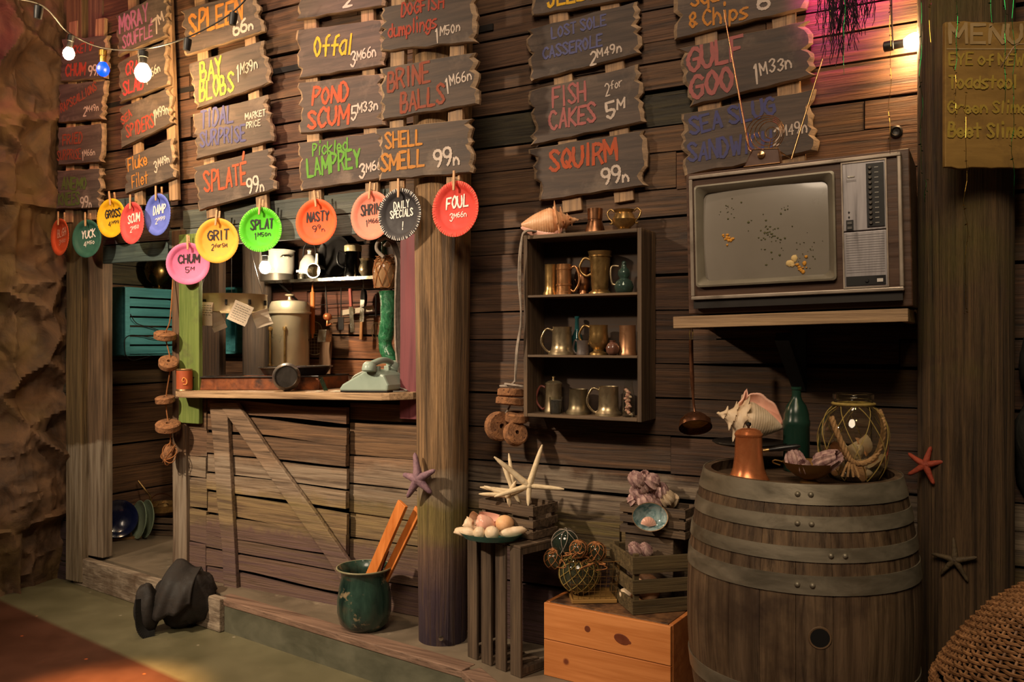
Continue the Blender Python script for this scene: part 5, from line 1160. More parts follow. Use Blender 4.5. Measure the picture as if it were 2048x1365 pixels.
# ---- things on the barrel
pot = thing('coffee_pot', 'shiny copper coffee pot with a dark side handle on the barrel', 'coffee pot', (1.592, -.655, HT))
m = MB(); m.lathe([(.066, 0), (.066, .004), (.058, .018), (.050, .04), (.0445, .08), (.0425, .135), (.0425, .142), (.044, .144), (.044, .147), (.040, .147)], 40); m.build('body', COPPER, pot, smooth=35, world=False)
m = MB(); m.lathe([(.045, .147), (.045, .151), (.041, .156), (.036, .163), (.020, .169), (.006, .170), (0, .170)], 36); ld = m.build('lid', COPPER, pot, smooth=35, world=False)
m = MB(); m.lathe([(.004, .169), (.004, .174), (.009, .180), (.008, .187), (0, .190)], 14); m.build('lid_knob', BLACKP, ld, smooth=40, world=False)
m = MB(); hd = RT*.93+FW*-.25; hd.z = .16; hd.normalize(); p0 = hd*.046+Vector((0, 0, .097)); p0.z = .098
m.tube([p0, p0+hd*.018], [.006, .006], 10); m.build('ferrule', BRASS, pot, smooth=40, world=False)
m = MB(); m.tube([p0+hd*(.016+.10*i/8) for i in range(9)], [.0055, .007, .0085, .0092, .0092, .0088, .0082, .0078, .004], 10); m.build('handle', BLACKP, pot, smooth=50, world=False)
m = MB(); a = CAM-Vector((1.592, -.655, 1.2)); 
glassvessel('glass_bottle', 'tall frosted green bottle at the back of the barrel', 'bottle', (1.69, -.372, HT), [(.040, 0), (.044, .006), (.0445, .155), (.046, .16), (.046, .175), (.043, .180), (.042, .20), (.033, .228), (.019, .248), (.0155, .262), (.0155, .282), (.018, .284), (.018, .292), (.0155, .293)], mat('frosted_green_glass', S(36, 72, 58), S(48, 86, 70), rough=.26, trans=.55), 32)
bw = thing('brass_bowl', 'small footed brass bowl holding barnacle shells on the barrel', 'bowl', (1.775, -.615, HT))
m = MB(); m.lathe([(.030, 0), (.030, .006), (.018, .012), (.045, .024), (.070, .045), (.082, .066), (.0835, .068), (.080, .066), (.066, .044), (.04, .026), (0, .022)], 40); m.build('body', mat('dark_brass', S(132, 98, 54), S(158, 120, 70), rough=.38, metal=.7), bw, smooth=40, world=False)
m = MB(); m.tube([RZ(195) @ Vector(p) for p in spline([(.078, 0, .064), (.105, 0, .070), (.112, 0, .062), (.09, 0, .054)], 5)], .003, 6); m.build('lug', MATS['dark_brass'], bw, smooth=60, world=False)
GB_ = 'barnacle shells in the brass bowl'
for (x, y, z, r, h, rx, ry, lab) in [(1.738, -.625, .052, .030, .055, -20, -22, 'upright pale barnacle shell at the left of the brass bowl'), (1.800, -.610, .060, .034, .085, 25, 62, 'long ribbed barnacle shell lying to the right in the brass bowl'), (1.768, -.655, .048, .022, .040, 48, -10, 'small open barnacle shell at the front of the brass bowl')]:
    m = MB(); barnacle(m, T(x, y, HT+z) @ RY(ry) @ RX(rx), r, h, x*50); m.solo('barnacle_shell', BARN, lab, 'shell', GB_, smooth=50)
# glass jar with rope
jx, jy = 1.888, -.475; jr = thing('glass_jar', 'round glass jar in a string net with a rope handle, half full of shells', 'jar', (jx, jy, HT))
JP = [(.062, 0), (.074, .006), (.098, .05), (.108, .11), (.104, .165), (.084, .215), (.060, .240), (.058, .262), (.064, .264), (.064, .280), (.060, .282)]
glassvessel('body', '', '', (0, 0, 0), JP, GOLIVE, 44, .0035, parent=jr)
m = MB(); net_curves(m, [(r+.003, z) for r, z in JP[1:7]], 7, .19, .0014); m.build('net', NETY, jr, world=False)
m = MB(); m.tube([(math.cos(2*PI*i/36)*.0635, math.sin(2*PI*i/36)*.0635, .248) for i in range(36)], .005, 8, True); m.build('neck_cord', NETY, jr, world=False)
def rope(m, pts, r):
    P = spline(pts, 10); n = len(P)
    for k in range(3):
        out = []
        for i, p in enumerate(P):
            t = (P[min(i+1, n-1)]-P[max(i-1, 0)]).normalized(); u = t.cross(Vector((.3, .2, 1))).normalized(); v = t.cross(u); a = i*.75+k*2*PI/3
            out.append(p+(u*math.cos(a)+v*math.sin(a))*r*.55)
        m.tube(out, r*.62, 6)
inv = WM[jr.name].inverted(); F = lambda px, py, off: inv @ (at(px, py, depth(Vector((jx, jy, HT)))-off))
m = MB(); rope(m, [F(1663, 835, .100), F(1675, 868, .112), F(1692, 905, .118), F(1706, 925, .122), F(1730, 927, .118), F(1754, 908, .095), F(1766, 868, .07), F(1765, 840, .04), F(1758, 822, .02)], .0085); m.build('rope_handle', ROPE, jr, smooth=60, world=False)
m = MB()
for k in range(4): p = F(1697+k*3, 925, .122); m.tube(spline([p, p+Vector((.006*(k-1.5), -.006, -.02)), p+Vector((.012*(k-1.5), -.004, -.045))], 5), .004, 6)
m.build('rope_tassel', ROPE, jr, smooth=60, world=False)
rg = random.Random(7)
for i in range(24):
    a = rg.random()*6.28; zz = .014+.10*(i/24)**1.1; R = (.052 if zz < .04 else .072)*math.sqrt(rg.random()*.9+.1); x, y = jx+math.cos(a)*R, jy+math.sin(a)*R
    M = T(x, y, HT+zz+.004) @ RZ(rg.uniform(0, 360)) @ RX(rg.uniform(0, 360)) @ RY(rg.uniform(-60, 60))
    if i % 3 == 0: whelk(M, .045, SHELL, 'small shell among the shells heaped in the glass jar', 'shells inside the glass jar', 0, 'sea_shell', i, turns=3)
    else:
        m = MB(); scallop(m, M, .020+.006*rg.random(), 9); m.solo('sea_shell', SHELL if i % 2 else SHELLO, 'small shell among the shells heaped in the glass jar', 'shell', 'shells inside the glass jar', smooth=50)
# conch on its dark tray
tr_ = thing('pedestal_tray', 'black footed tray holding the spiky conch behind the copper pot', 'tray', (1.535, -.405, HT))
m = MB(); m.lathe([(.05, 0), (.048, .006), (.012, .012), (.010, .074), (.03, .082), (.115, .088), (.128, .096), (.126, .099), (.112, .092), (0, .091)], 40); m.build('body', IRON, tr_, smooth=40, world=False)
vx = (RT*1.0+UP*-.22).normalized(); vy = FW.copy(); vy = (vy-vx*vy.dot(vx)).normalized()
conch('conch_shell', frame((1.535, -.405, HT+.104+.068), vx, vy, vx.cross(vy)) @ RX(-14), .235, SHELL, SHELLP, 'large spiky cream conch shell on the black tray behind the copper pot', flip=True, knob=.75, lip=.85, body=.62, seed=1, rmax=.29, turns=4)
# ladle hanging from the television shelf
lx = onY(1385, 662, -.30); ldl = thing('ladle', 'brown ladle hanging from the end of the television shelf', 'ladle', (lx.x, lx.y, onY(1385, 890, -.3).z))
DC = mat('ladle_metal', S(84, 54, 38), S(122, 78, 52), (12, 12, 12), .35, metal=.7)
F2 = lambda px, py, o=0: onY(px, py, -.30+o)
m = MB(); m.tube(spline([F2(1382, 680), F2(1383, 730), F2(1386, 790), F2(1388, 815), F2(1391, 832, -.01)], 6), [.0085]*8+[.0085, .008, .007, .0062, .0055, .005]+[.005]*11, 8); m.build('handle', DC, ldl, smooth=60)
c = F2(1391, 856); R = 33*depth(c)/FPX; m = MB(); M = look(c, Vector((.25, -.5, -.85))); pr = [(R*math.cos(a), -R*math.sin(a)) for a in [PI/2*i/10 for i in range(11)]]
m.lathe(pr+[(pr[-1][0], pr[-1][1]+.003)]+[((R-.003)*math.cos(a), -(R-.003)*math.sin(a)) for a in [PI/2*(10-i)/10 for i in range(11)]], 32, M, caps=False); m.build('bowl', DC, ldl, smooth=60)
m = MB(); m.lathe([(R*.90, -R*.40), (R*.5, -R*.36), (0, -R*.38)], 28, M, rf=lambda a, r, z: r*(1+.1*math.sin(3*a)), caps=False); m.build('residue', mat('residue', S(150, 104, 46), S(196, 148, 74), (40, 40, 40), .5, bump=.5), ldl, smooth=60)
m = MB(); m.tube([F2(1383, 652, .02), F2(1379, 668), F2(1382, 690), F2(1386, 668), F2(1384, 652, .02)], .0016, 5); m.build('string', NETY, ldl)

# ================================================================== CRATES AND SHELLS BY THE PILLAR
PLZ = .1715
u = Vector((.322, -.103, 0)).normalized(); nv = Vector((-u.y, u.x, 0))
C0 = Vector((.301, -.305, 0)); LC, DCp, HC = .335, .20, .535
ck = thing('upright_crate', 'dark slatted crate standing on end beside the round pillar', 'crate', M=frame(C0+Vector((0, 0, PLZ)), u, nv, Vector((0, 0, 1))))
for i in range(4):
    w_ = .062; x = .002+i*(LC-.004-w_)/3+w_/2
    m = MB(); m.box(w_, .012, HC-.012, T(x, .006, (HC-.012)/2) @ RY(random.uniform(-.5, .5))); m.build('slat', CRATE, ck, world=False, bevel=.002)
    m = MB(); m.box(w_, DCp, .010, T(x, DCp/2, HC-.006)); m.build('slat', CRATEX, ck, world=False, bevel=.002)
    m = MB(); m.box(w_, DCp-.014, .010, T(x, DCp/2+.007, .006)); m.build('slat', CRATEX, ck, world=False, bevel=.002)
for (a, b, c_) in ((LC-.018, .022, HC-.03), (LC-.018, .022, .03), (.018, .022, HC-.03), (.018, .022, .03)):
    m = MB(); m.box(.02, .02, .02, T(a, b, c_)); 
for x in (.016, LC-.016):
    for z in (HC-.024, .024): m = MB(); m.box(.030, DCp-.016, .024, T(x, DCp/2+.006, z)); m.build('rail', CRATE, ck, world=False)
m = MB(); m.box(.012, DCp-.02, HC-.10, T(.012, DCp/2+.008, HC/2)); m.build('end_board', CRATE, ck, world=False)
CTZ = PLZ+HC+.0005
c = C0+u*(LC*.50)+nv*(DCp*.62)
random.seed(8)
crate('small_crate', 'small dark slatted crate of pale starfish on top of the upright crate', c.x-.015, c.y+.06, CTZ, .31, .17, .145, -12, CRATEX, 3, .34)
# dish of shells
dcx = C0+u*(LC*.46)+nv*.035; ds = (dcx.x-.012, dcx.y-.035, CTZ)
m = MB(); m.lathe([(0, .001), (.07, .001), (.12, .012), (.142, .032), (.145, .033), (.141, .028), (.12, .007), (.07, .006), (0, .006)], 48, T(*ds) @ SC(1, .8, 1)); m.solo('glass_dish', GAQUA, 'shallow sea-green glass dish of shells on the upright crate', 'dish', smooth=40)
GS = 'shells in the sea-green dish'
def dsh(dx, dy, dz): return Vector(ds)+RT*dx+Vector((FW.x, FW.y, 0))*dy+Vector((0, 0, dz))
m = MB(); m.ball(dsh(.060, .03, .058), (.040, .040, .036), 24, 14); m.solo('sea_urchin_shell', mat('urchin', S(214, 160, 110), S(232, 184, 138), (30, 30, 30), .6), 'round peach sea urchin shell at the right of the glass dish', 'shell', GS, smooth=60)
m = MB(); m.ball(dsh(-.108, -.01, .032), (.052, .024, .020), 20, 12, nz=.25, fq=2); m.v = [v for v in m.v]; m.solo('cockle_shell', SHELL, 'long white shell at the left edge of the glass dish', 'shell', GS, smooth=60)
m = MB(); m.ball(dsh(-.045, -.035, .034), (.026, .026, .026), 20, 12, nz=.10, fq=4); m.solo('moon_shell', SHELL, 'small round cream shell at the front of the glass dish', 'shell', GS, smooth=60)
m = MB(); m.ball(dsh(.008, -.045, .036), (.032, .030, .028), 20, 12, nz=.12, fq=3); m.solo('moon_shell', SHELL, 'larger round cream shell in the front middle of the glass dish', 'shell', GS, smooth=60)
p = dsh(-.005, .045, .060); whelk(T(*p) @ RZ(40) @ RX(30), .12, SHELLP, 'pinkish whelk shell at the back of the glass dish', GS, 0, seed=3, stretch=2)
p = dsh(-.075, .045, .052); whelk(T(*p) @ RZ(-30) @ RX(80) @ RY(20), .08, SHELL, 'small frilled whelk shell at the back left of the glass dish', GS, .5, seed=5)
m = MB(); m.ball((0, 0, 0), (.058, .018, .020), 24, 12, T(*dsh(.095, -.045, .040)) @ RZ(math.degrees(YAW)) @ RY(-10), nz=.15, fq=3); m.solo('razor_shell', SHELL, 'long ribbed cream shell at the front right of the glass dish', 'shell', GS, smooth=60)
# pale finger starfish
GP = 'pale finger starfish in the small crate'
c1 = at(1058, 972, depth(Vector((c.x, c.y, 0)))-.03); TOPZ = CTZ+.15
vdir = (CAM-c1); vdir.z = 0; M = look(c1, vdir+Vector((0, 0, .2)))
def finger(M, specs, mt, label):
    m = MB(); 
    for (ang, L, w, out) in specs:
        a = math.radians(ang); d = Vector((math.cos(a), math.sin(a), out)); d.normalize()
        m.tube([d*L*q/7 for q in range(8)], [w*1.15, w*1.1, w, w*.95, w*.9, w*.82, w*.66, w*.25], 10)
    m.ball((0, 0, 0), 0.017, 12, 8); m.v = [M @ v for v in m.v]; return m.solo('finger_starfish', mt, label, 'starfish', GP, smooth=60)
finger(M, [(72, .185, .0125, .1), (140, .195, .0125, .15), (197, .155, .0115, .15), (-5, .15, .011, .1), (-92, .085, .011, .25)], STARW, 'large pale finger starfish standing at the front of the small crate')
c2 = at(1028, 985, depth(Vector((c.x, c.y, 0)))+.05); M = look(c2, vdir+Vector((0, 0, .3)))
finger(M, [(112, .145, .011, -.05), (98, .17, .0105, -.15), (172, .15, .011, 0), (30, .10, .010, -.1), (-60, .06, .010, 0)], STARW, 'second pale finger starfish leaning behind the front one in the small crate')
c3 = at(1016, 991, depth(Vector((c.x, c.y, 0)))-.01); M = look(c3, vdir+Vector((0, 0, .8)))
finger(M, [(178, .125, .010, .0), (160, .11, .010, .0), (20, .08, .010, 0), (60, .07, .010, 0), (-80, .05, .010, 0)], STARW, 'pale finger starfish lying flat with its arms over the left edge of the small crate')
# orange box
bb = thing('pine_box', 'bright orange pine box supporting the wire basket and the shell crate', 'box', M=T(.97, -.205, PLZ) @ RZ(-4))
BXL, BXD, BXH = .555, .285, .300
for i in range(2):
    m = MB(); m.tint = (1, 1, 1, 1) if i else (.88, .84, .8, 1); hh = BXH/2-.003; m.box(BXL-.004, .018, hh, T(0, -BXD/2+.009, hh/2+i*(BXH/2))); m.build('front_board', ORANGE, bb, world=False, bevel=.002)
for s in (-1, 1): m = MB(); m.tint = (.8, .74, .7, 1); m.box(.018, BXD-.022, BXH-.004, T(s*(BXL/2-.009), .011, BXH/2)); m.build('end_board', ORANGE, bb, world=False, bevel=.002)
m = MB(); m.box(BXL-.04, BXD-.022, .014, T(0, .011, BXH-.008)); m.build('top_board', mat('stained_top', S(92, 62, 38), S(140, 98, 62), (6, 6, 6), .6, bump=.2, blot=(S(56, 36, 24), 7, .45, .6)), bb, world=False, bevel=.002)
KN = mat('knot', S(96, 44, 22), S(116, 56, 28), (20, 20, 20), .6)
for (x, z, rx, rz) in ((-.075, .225, .013, .013), (.075, .212, .034, .020), (.105, .206, .010, .007)):
    m = MB(); m.lathe([(1, 0), (.9, .0006), (0, .0008)], 20, frame((x, -BXD/2-.0002, z), Vector((1, 0, -.2)).normalized(), Vector((.2, 0, 1)).normalized(), Vector((0, -1, 0))) @ SC(rx, rz, 1)); m.build('knot', KN, bb, world=False)
BTZ = PLZ+BXH+.0005
# wire basket with glass floats
wbx, wby = .835, -.185; WB = thing('wire_basket', 'rusty wire basket on a small board holding netted glass floats', 'basket', M=T(wbx, wby, BTZ) @ RZ(32))
m = MB(); m.box(.185, .165, .016, T(0, 0, .009)); m.build('base_board', mat('basket_board', S(120, 88, 42), S(156, 118, 62), gx, .6), WB, world=False, bevel=.002)
m = MB(); W0, W1, hb = .088, .104, .155
def sq(w, z, d=.9): return [(-w, -w*d, z), (w, -w*d, z), (w, w*d, z), (-w, w*d, z)]
for i in range(6): m.tube(sq(W0+(W1-W0)*i/5, .018+hb*i/5), .0011 if i < 5 else .0022, 5, True)
for k in range(9):
    for (s, ax) in ((-1, 0), (1, 0), (-1, 1), (1, 1)):
        q = -1+2*k/8
        f = lambda w, z: (q*w, s*w*.9, z) if ax == 0 else (s*w, q*w*.9, z)
        m.tube([f(W0, .018), f(W1, .018+hb)], .0010, 5)
m.build('mesh', mat('rusty_wire', S(92, 66, 34), S(128, 94, 50), rough=.6, metal=.5), WB, world=False)
GF = 'glass floats in and on the wire basket'
def gfloat(c, R, gm, nm, label, n=9, turns=.35, knots=True, axis=(0.2, -.3, 1)):
    r = thing('glass_float', label, 'glass float', M=look(Vector(c), axis), group=GF)
    m = MB(); m.ball((0, 0, 0), R, 28, 18); m.build('ball', gm, r, smooth=70, world=False)
    pr = [(math.sin(PI*i/10)*R*1.03+.001, math.cos(PI*i/10)*R*1.03) for i in range(11)]
    m = MB(); net_curves(m, pr, n, turns, .0015); m.build('net', nm, r, world=False); return r
GSM = mat('float_glass', S(70, 74, 56), S(90, 92, 72), rough=.06, trans=.6, coat=.5)
GSD = mat('dark_float_glass', S(34, 44, 36), S(48, 58, 48), rough=.08, trans=.3, coat=.6)
dd = depth(Vector((wbx, wby, 0)))
gfloat(at(1158, 1146, dd-.005), .082, GSM, NETY, 'large clear glass float in a yellow net inside the wire basket', 12, .4)
gfloat(at(1108, 1118, dd+.01), .042, GSM, NETB, 'small netted glass float at the left inside the wire basket', 8)
gfloat(at(1131, 1085, dd+.02), .056, GSD, NETG, 'dark green glass float on top of the basket at the left', 5, .2)
gfloat(at(1157, 1099, dd-.06), .036, GSM, NETB, 'small glass float in a brown net on top of the basket, middle of three', 8)
gfloat(at(1192, 1104, dd-.02), .040, GSM, NETB, 'small glass float in an orange-brown net on top of the basket at the right', 8)
m = MB(); rg = random.Random(5)
for k in range(9):
    a = at(1105+rg.uniform(0, 95), 1095+rg.uniform(-4, 40), dd-.09+rg.uniform(-.02, .03)); m.tube(spline([a]+[a+Vector((rg.uniform(-.03, .03), rg.uniform(-.02, .02), rg.uniform(-.03, .02))) for _ in range(4)], 6), .0022, 5)
m.solo('loose_netting', NETB, 'loose brown netting tangled over the floats in the wire basket', 'netting', smooth=60)
# shell crate
random.seed(3)
ca_ = 42; k0 = Vector((1.065, -.315, 0)); ux = Vector((math.cos(math.radians(ca_)), math.sin(math.radians(ca_)), 0)); uy = Vector((-ux.y, ux.x, 0)); SX, SY = .34, .265
cc = k0+ux*SX/2+uy*SY/2
crate('shell_crate', 'slatted open crate of shells turned corner-on upon the pine box', cc.x, cc.y, BTZ, SX, SY, .235, ca_, CRATEM, 3, .32, t=.011)
m = MB(); q = cc+Vector((-.03, .015, 0)); m.box(.215, .10, .265, T(q.x, q.y, BTZ+.0115+.1325) @ RZ(-6)); m.solo('plain_box', CRATEX, 'plain dark wooden box standing inside the shell crate', 'box', bevel=.003)
z2 = BTZ+.0115+.266
crate('small_crate', 'small dark slatted crate of purple barnacles on the plain box', q.x+.02, q.y+.005, z2, .29, .14, .125, -6, CRATEX, 3, .3)
GBN = 'purple barnacle shells heaped in the small crate'
rg = random.Random(31); n_b = 0
for (px, py, r) in [(1272, 958, .034), (1300, 962, .034), (1276, 985, .036), (1303, 984, .034), (1283, 972, .030), (1322, 980, .032), (1290, 1000, .034), (1268, 1000, .026), (1312, 998, .030), (1331, 994, .034), (1345, 1000, .028), (1290, 952, .024)]:
    p = at(px, py, depth(Vector((q.x, q.y, 0)))-.01+rg.uniform(-.03, .02)); d = Vector((rg.uniform(-.8, .8), rg.uniform(-1, -.2), rg.uniform(.2, 1)))
    if p.z < z2+.075: p.z = z2+.075
    m = MB(); barnacle(m, look(p, d) @ T(0, 0, -r*.9), r, r*1.75, rg.random()*9); m.solo('barnacle_shell', BARN if px < 1325 else SHELL, 'ribbed purple barnacle shell in the heap on the small crate' if px < 1325 else ('pale barnacle shell at the right of the heap' if px < 1340 else 'smallest pale barnacle shell at the far right of the heap'), 'shell', GBN if px < 1325 else None, smooth=50)
ab = at(1297, 1036, depth(Vector((q.x, q.y, 0)))-.10); av = CAM-ab; M = look(ab, av+Vector((-.1, 0, .25)))
sh = thing('abalone_shell', 'abalone shell with a shiny blue-green inside propped before the small crate', 'shell', M=M)
m = MB(); R = .070; f = lambda a, r, z: r*(1+.10*math.cos(a-.5))
m.lathe([(0, -.030), (R*.5, -.027), (R*.85, -.012), (R, .006), (R*1.02, .010), (R*.97, .008)], 36, SC(1, .80, 1), rf=f, caps=False); m.build('outer_shell', mat('abalone_outer', S(120, 92, 64), S(168, 138, 104), (26, 26, 26), .7, bump=.6), sh, smooth=60, world=False)
m = MB(); m.lathe([(R*.97, .008), (R*.80, -.010), (R*.48, -.023), (0, -.026)], 36, SC(1, .80, 1), rf=f, caps=False); m.build('nacre', mat('nacre', S(46, 88, 92), S(150, 168, 168), (22, 22, 22), .12, coat=.8, dist=1.6), sh, smooth=60, world=False)
m = MB(); scallop(m, M @ T(.0, -.016, -.004) @ RZ(90) @ RX(25), .020, 7); m.solo('sea_shell', SHELLP, 'little pink shell lying inside the abalone shell', 'shell', smooth=50)
GI = 'shells lying inside the shell crate'
for (px, py, off, r, lab, kind) in [(1268, 1090, -.085, .026, 'left striped barnacle shell peeping over the rim of the shell crate', 0), (1290, 1091, -.075, .024, 'right striped barnacle shell peeping over the rim of the shell crate', 0)]:
    p = at(px, py+6, depth(k0)+.10); m = MB(); barnacle(m, look(p, Vector((-.3, -.5, .8))) @ T(0, 0, -.03), r, .05, px); m.solo('barnacle_shell', BARN, lab, 'shell', GI, smooth=50)
p = Vector((k0.x+.015, k0.y+.11, BTZ+.075)); m = MB(); m.ball(p, (.058, .050, .062), 24, 16, nz=.12, fq=2); m.solo('moon_shell', SHELLO, 'big round peach shell seen between the slats of the shell crate', 'shell', GI, smooth=60)
p = Vector((k0.x-.07, k0.y+.12, BTZ+.040)); m = MB(); m.ball(p, (.032, .03, .026), 18, 12, nz=.15, fq=3); m.solo('moon_shell', SHELL, 'small pale shell at the floor of the shell crate near its left side', 'shell', GI, smooth=60)

# ================================================================== GREEN POT WITH LATHS, BAG
gpx, gpy = -.325, -.225; gp = thing('glazed_pot', 'chipped dark green enamel pot on the platform holding orange laths', 'pot', (gpx, gpy, PLZ))
POTM = mat('green_pot_enamel', S(16, 32, 29), S(46, 72, 60), (16, 16, 3), .28, coat=.4, blot=(S(128, 112, 86), 11, .60, .66))
m = MB(); m.lathe([(.085, 0), (.090, .004), (.115, .03), (.128, .08), (.128, .14), (.118, .20), (.108, .245), (.112, .270), (.128, .288), (.131, .291), (.127, .291), (.108, .268), (.102, .245), (.112, .20), (.12, .13), (.11, .05), (0, .03)], 44); m.build('body', POTM, gp, smooth=40, world=False)
m = MB(); m.tube([(math.cos(2*PI*i/44)*.130, math.sin(2*PI*i/44)*.130, .289) for i in range(44)], .004, 6, True); m.build('rim', mat('worn_pale_rim', S(120, 116, 88), S(150, 144, 114), (20, 20, 20), .5), gp, smooth=60, world=False)
GL_ = 'orange laths standing in the green pot'
for (x0, y0, p1, dy, w_, t_, lab, mt) in [(-.055, -.005, (806, 1003), .02, .060, .018, 'widest orange lath standing in the green pot', ORANGEL), (-.005, .035, (838, 1014), .03, .046, .016, 'narrower orange lath behind the wide one in the green pot', ORANGEL), (-.045, .055, (772, 1095), .02, .040, .014, 'short dull red lath at the back of the green pot', mat('dull_red_lath', S(110, 58, 44), S(136, 76, 58), (30, 30, 3), .6))]:
    a = Vector((gpx+x0, gpy+y0, PLZ+.06)); b = onY(p1[0], p1[1]+4, gpy+y0+dy)
    m = MB(); m.bar(a, b, w_, t_, up=Vector((0.25, 1, 0))); m.solo('wooden_lath', mt, lab, 'lath', GL_, bevel=.002)
# bag
q = onZ(335, 1262, 0); bgx, bgy = q.x+.02, q.y+.10
bag = thing('bag', 'slumped black cloth bag lying on the floor before the counter', 'bag', (bgx, bgy, 0))
BAGM = mat('black_canvas', S(22, 19, 17), S(40, 33, 28), (14, 14, 14), .75, bump=.5)
def lump(m, c, r, nz=.16, fq=1.5, seg=36, rings=24, zmin=.002, seed=0, fold=.05, M=None):
    vs = []; rx, ry, rz = r
    for i in range(rings+1):
        th = PI*i/rings
        for k in range(seg):
            a = 2*PI*k/seg; d = Vector((math.sin(th)*math.cos(a), math.sin(th)*math.sin(a), math.cos(th)))
            kq = 1+nz*noise.noise(d*fq+Vector((seed, 0, 0)))+fold*abs(noise.noise(d*4.2+Vector((0, seed, 0))))-fold*.4+.025*noise.noise(d*9)
            p = Vector((d.x*rx*kq, d.y*ry*kq, d.z*rz*kq)); 
            if M is not None: p = M @ p
            p = p+Vector(c); p.z = max(zmin, p.z); vs.append(p)
    m.add(vs, [(i*seg+k, (i+1)*seg+k, (i+1)*seg+(k+1) % seg, i*seg+(k+1) % seg) for i in range(rings) for k in range(seg)])
Mb = RZ(math.degrees(YAW))
m = MB(); lump(m, (0, 0, .16), (.165, .13, .175), seed=2.2, fold=.16, M=Mb @ RY(20)); m.build('body', BAGM, bag, smooth=60, world=False)
# raised flap of cloth over the top, with a fold opening to the right
m = MB(); vs = []; nu, nv_ = 26, 18
for j in range(nv_+1):
    for i in range(nu+1):
        a, b = i/nu, j/nv_
        x = (-.045+.135*a)*(1-b)+(-.135+.215*a)*b; y = -.01-.150*math.sin(b*PI/2)-.022*math.sin(PI*a)*b+.014*math.sin(a*13+b*2)*b
        z = (.362-.035*a+.012*math.sin(a*6))*(1-b)+(.085+.07*a*a)*b+.045*math.sin(PI*b)*(1-.5*a)+.008*math.sin(a*15)*b
        vs.append(Mb @ Vector((x, y+.10*(1-b)*0, z)))
m.add(vs, [(j*(nu+1)+i, j*(nu+1)+i+1, (j+1)*(nu+1)+i+1, (j+1)*(nu+1)+i) for j in range(nv_) for i in range(nu)])
fl_ = m.build('flap', BAGM, bag, smooth=60, world=False); so = fl_.modifiers.new('thick', 'SOLIDIFY'); so.thickness = .008
m = MB(); lump(m, Mb @ Vector((-.155, -.12, .13)), (.062, .07, .135), seed=5.1, fold=.08, M=Mb @ RY(-6)); m.build('side_pocket', BAGM, bag, smooth=60, world=False)
m = MB(); P = [Mb @ Vector(p) for p in ((-.17, -.185, .20), (-.165, -.20, .12), (-.155, -.20, .05), (-.13, -.185, .012), (-.10, -.16, .008))]
for a, b in zip(spline(P, 5)[:-1], spline(P, 5)[1:]): m.bar(a, b, .045, .006, up=Vector((1, 0, 0)))
m.build('strap', mat('strap', S(24, 24, 24), S(36, 36, 36), rough=.6), bag, world=False)
# ================================================================== STARFISH ON THE PILLARS
def on_cyl(px, py, cx, cy, r):
    d = ray(px, py); t = 1.5
    while t < 8:
        p = CAM+d*t
        if Vector((p.x-cx, p.y-cy)).length <= r: return p, Vector((p.x-cx, p.y-cy, 0)).normalized()
        t += .002
    p = CAM+d*(Vector((cx-CAM.x, cy-CAM.y, 0)).dot(FW)); return p, Vector((p.x-cx, p.y-cy, 0)).normalized()
p, n_ = on_cyl(1858, 930, *PR, .149); n2 = (n_*.5+(CAM-p).normalized()).normalized()
star(look(p+n_*.012, n2), .066, .0135, .006, .018, STARR, 'red starfish fixed to the dark pillar above the drab one', phase=82, rng=random.Random(3), droop=.08)
p, n_ = on_cyl(1911, 1120, *PR, .149)
star(look(p+n_*.004, n_), .072, .0125, .005, .016, STARD, 'drab brown starfish low on the dark pillar', phase=88, rng=random.Random(5), droop=.12)
p = at(838, 958, depth(Vector((PL[0], PL[1], 0)))-.05); n2 = ((CAM-p).normalized()+Vector((-.75, 0, 0))).normalized()
p, n_ = on_cyl(846, 958, PL[0], PL[1], .134); 
star(look(p+n_*.016+RT*-.004, (n_*1.0+(CAM-p).normalized()*.30).normalized()), .118, .025, .009, .026, STARP, 'purple starfish clinging to the left edge of the round pillar', phase=100, rng=random.Random(8), droop=.10, lens=[1.0, .75, .9, .75, .8])
p, n_ = on_cyl(882, 1277, PL[0], PL[1], .122); m = MB(); m.lathe([(.012, 0), (.011, .007), (.004, .009), (0, .009)], 14, look(p+n_*.0005, n_)); m.solo('bolt', STEEL, 'steel bolt head at the foot of the round pillar', 'bolt', smooth=40)
# ================================================================== KITCHEN
WTZ = 1.2505
# shelf with cookware
yk = .77; ka, kb = onY(530, 563, yk), onY(757, 549, yk)
ks = thing('kitchen_shelf', 'bright metal shelf of cookware on the kitchen back wall', 'shelf', ((ka.x+kb.x)/2, .9, ka.z-.01))
KZ = (ka.z+kb.z)/2
m = MB(); m.box(kb.x-ka.x+.15, .27, .006, T((ka.x+kb.x)/2+.07, yk+.14, KZ-.004)); m.build('shelf_board', STEEL, ks)
m = MB(); m.box(kb.x-ka.x+.15, .006, .020, T((ka.x+kb.x)/2+.07, yk+.003, KZ-.011)); m.build('front_lip', STEEL, ks)
for x in (ka.x+.08, kb.x-.02): m = MB(); m.bar((x, yk+.04, KZ-.012), (x, 1.045, KZ-.16), .014, .008); m.build('bracket', IRON, ks)
KZ += .0005
def kx(px, y): return onY(px, 560, y).x
p = kx(560, .93); r = .118; k = thing('stock_pan', 'large white enamel pot with a black base at the left of the kitchen shelf', 'pot', (p, .90, KZ))
m = MB(); m.lathe([(r*.9, .05), (r*.96, .07), (r, .10), (r, .205), (r*1.05, .208), (r*1.05, .214), (r*.96, .214), (r*.94, .1), (0, .09)], 36); m.build('body', WHITE, k, smooth=35, world=False)
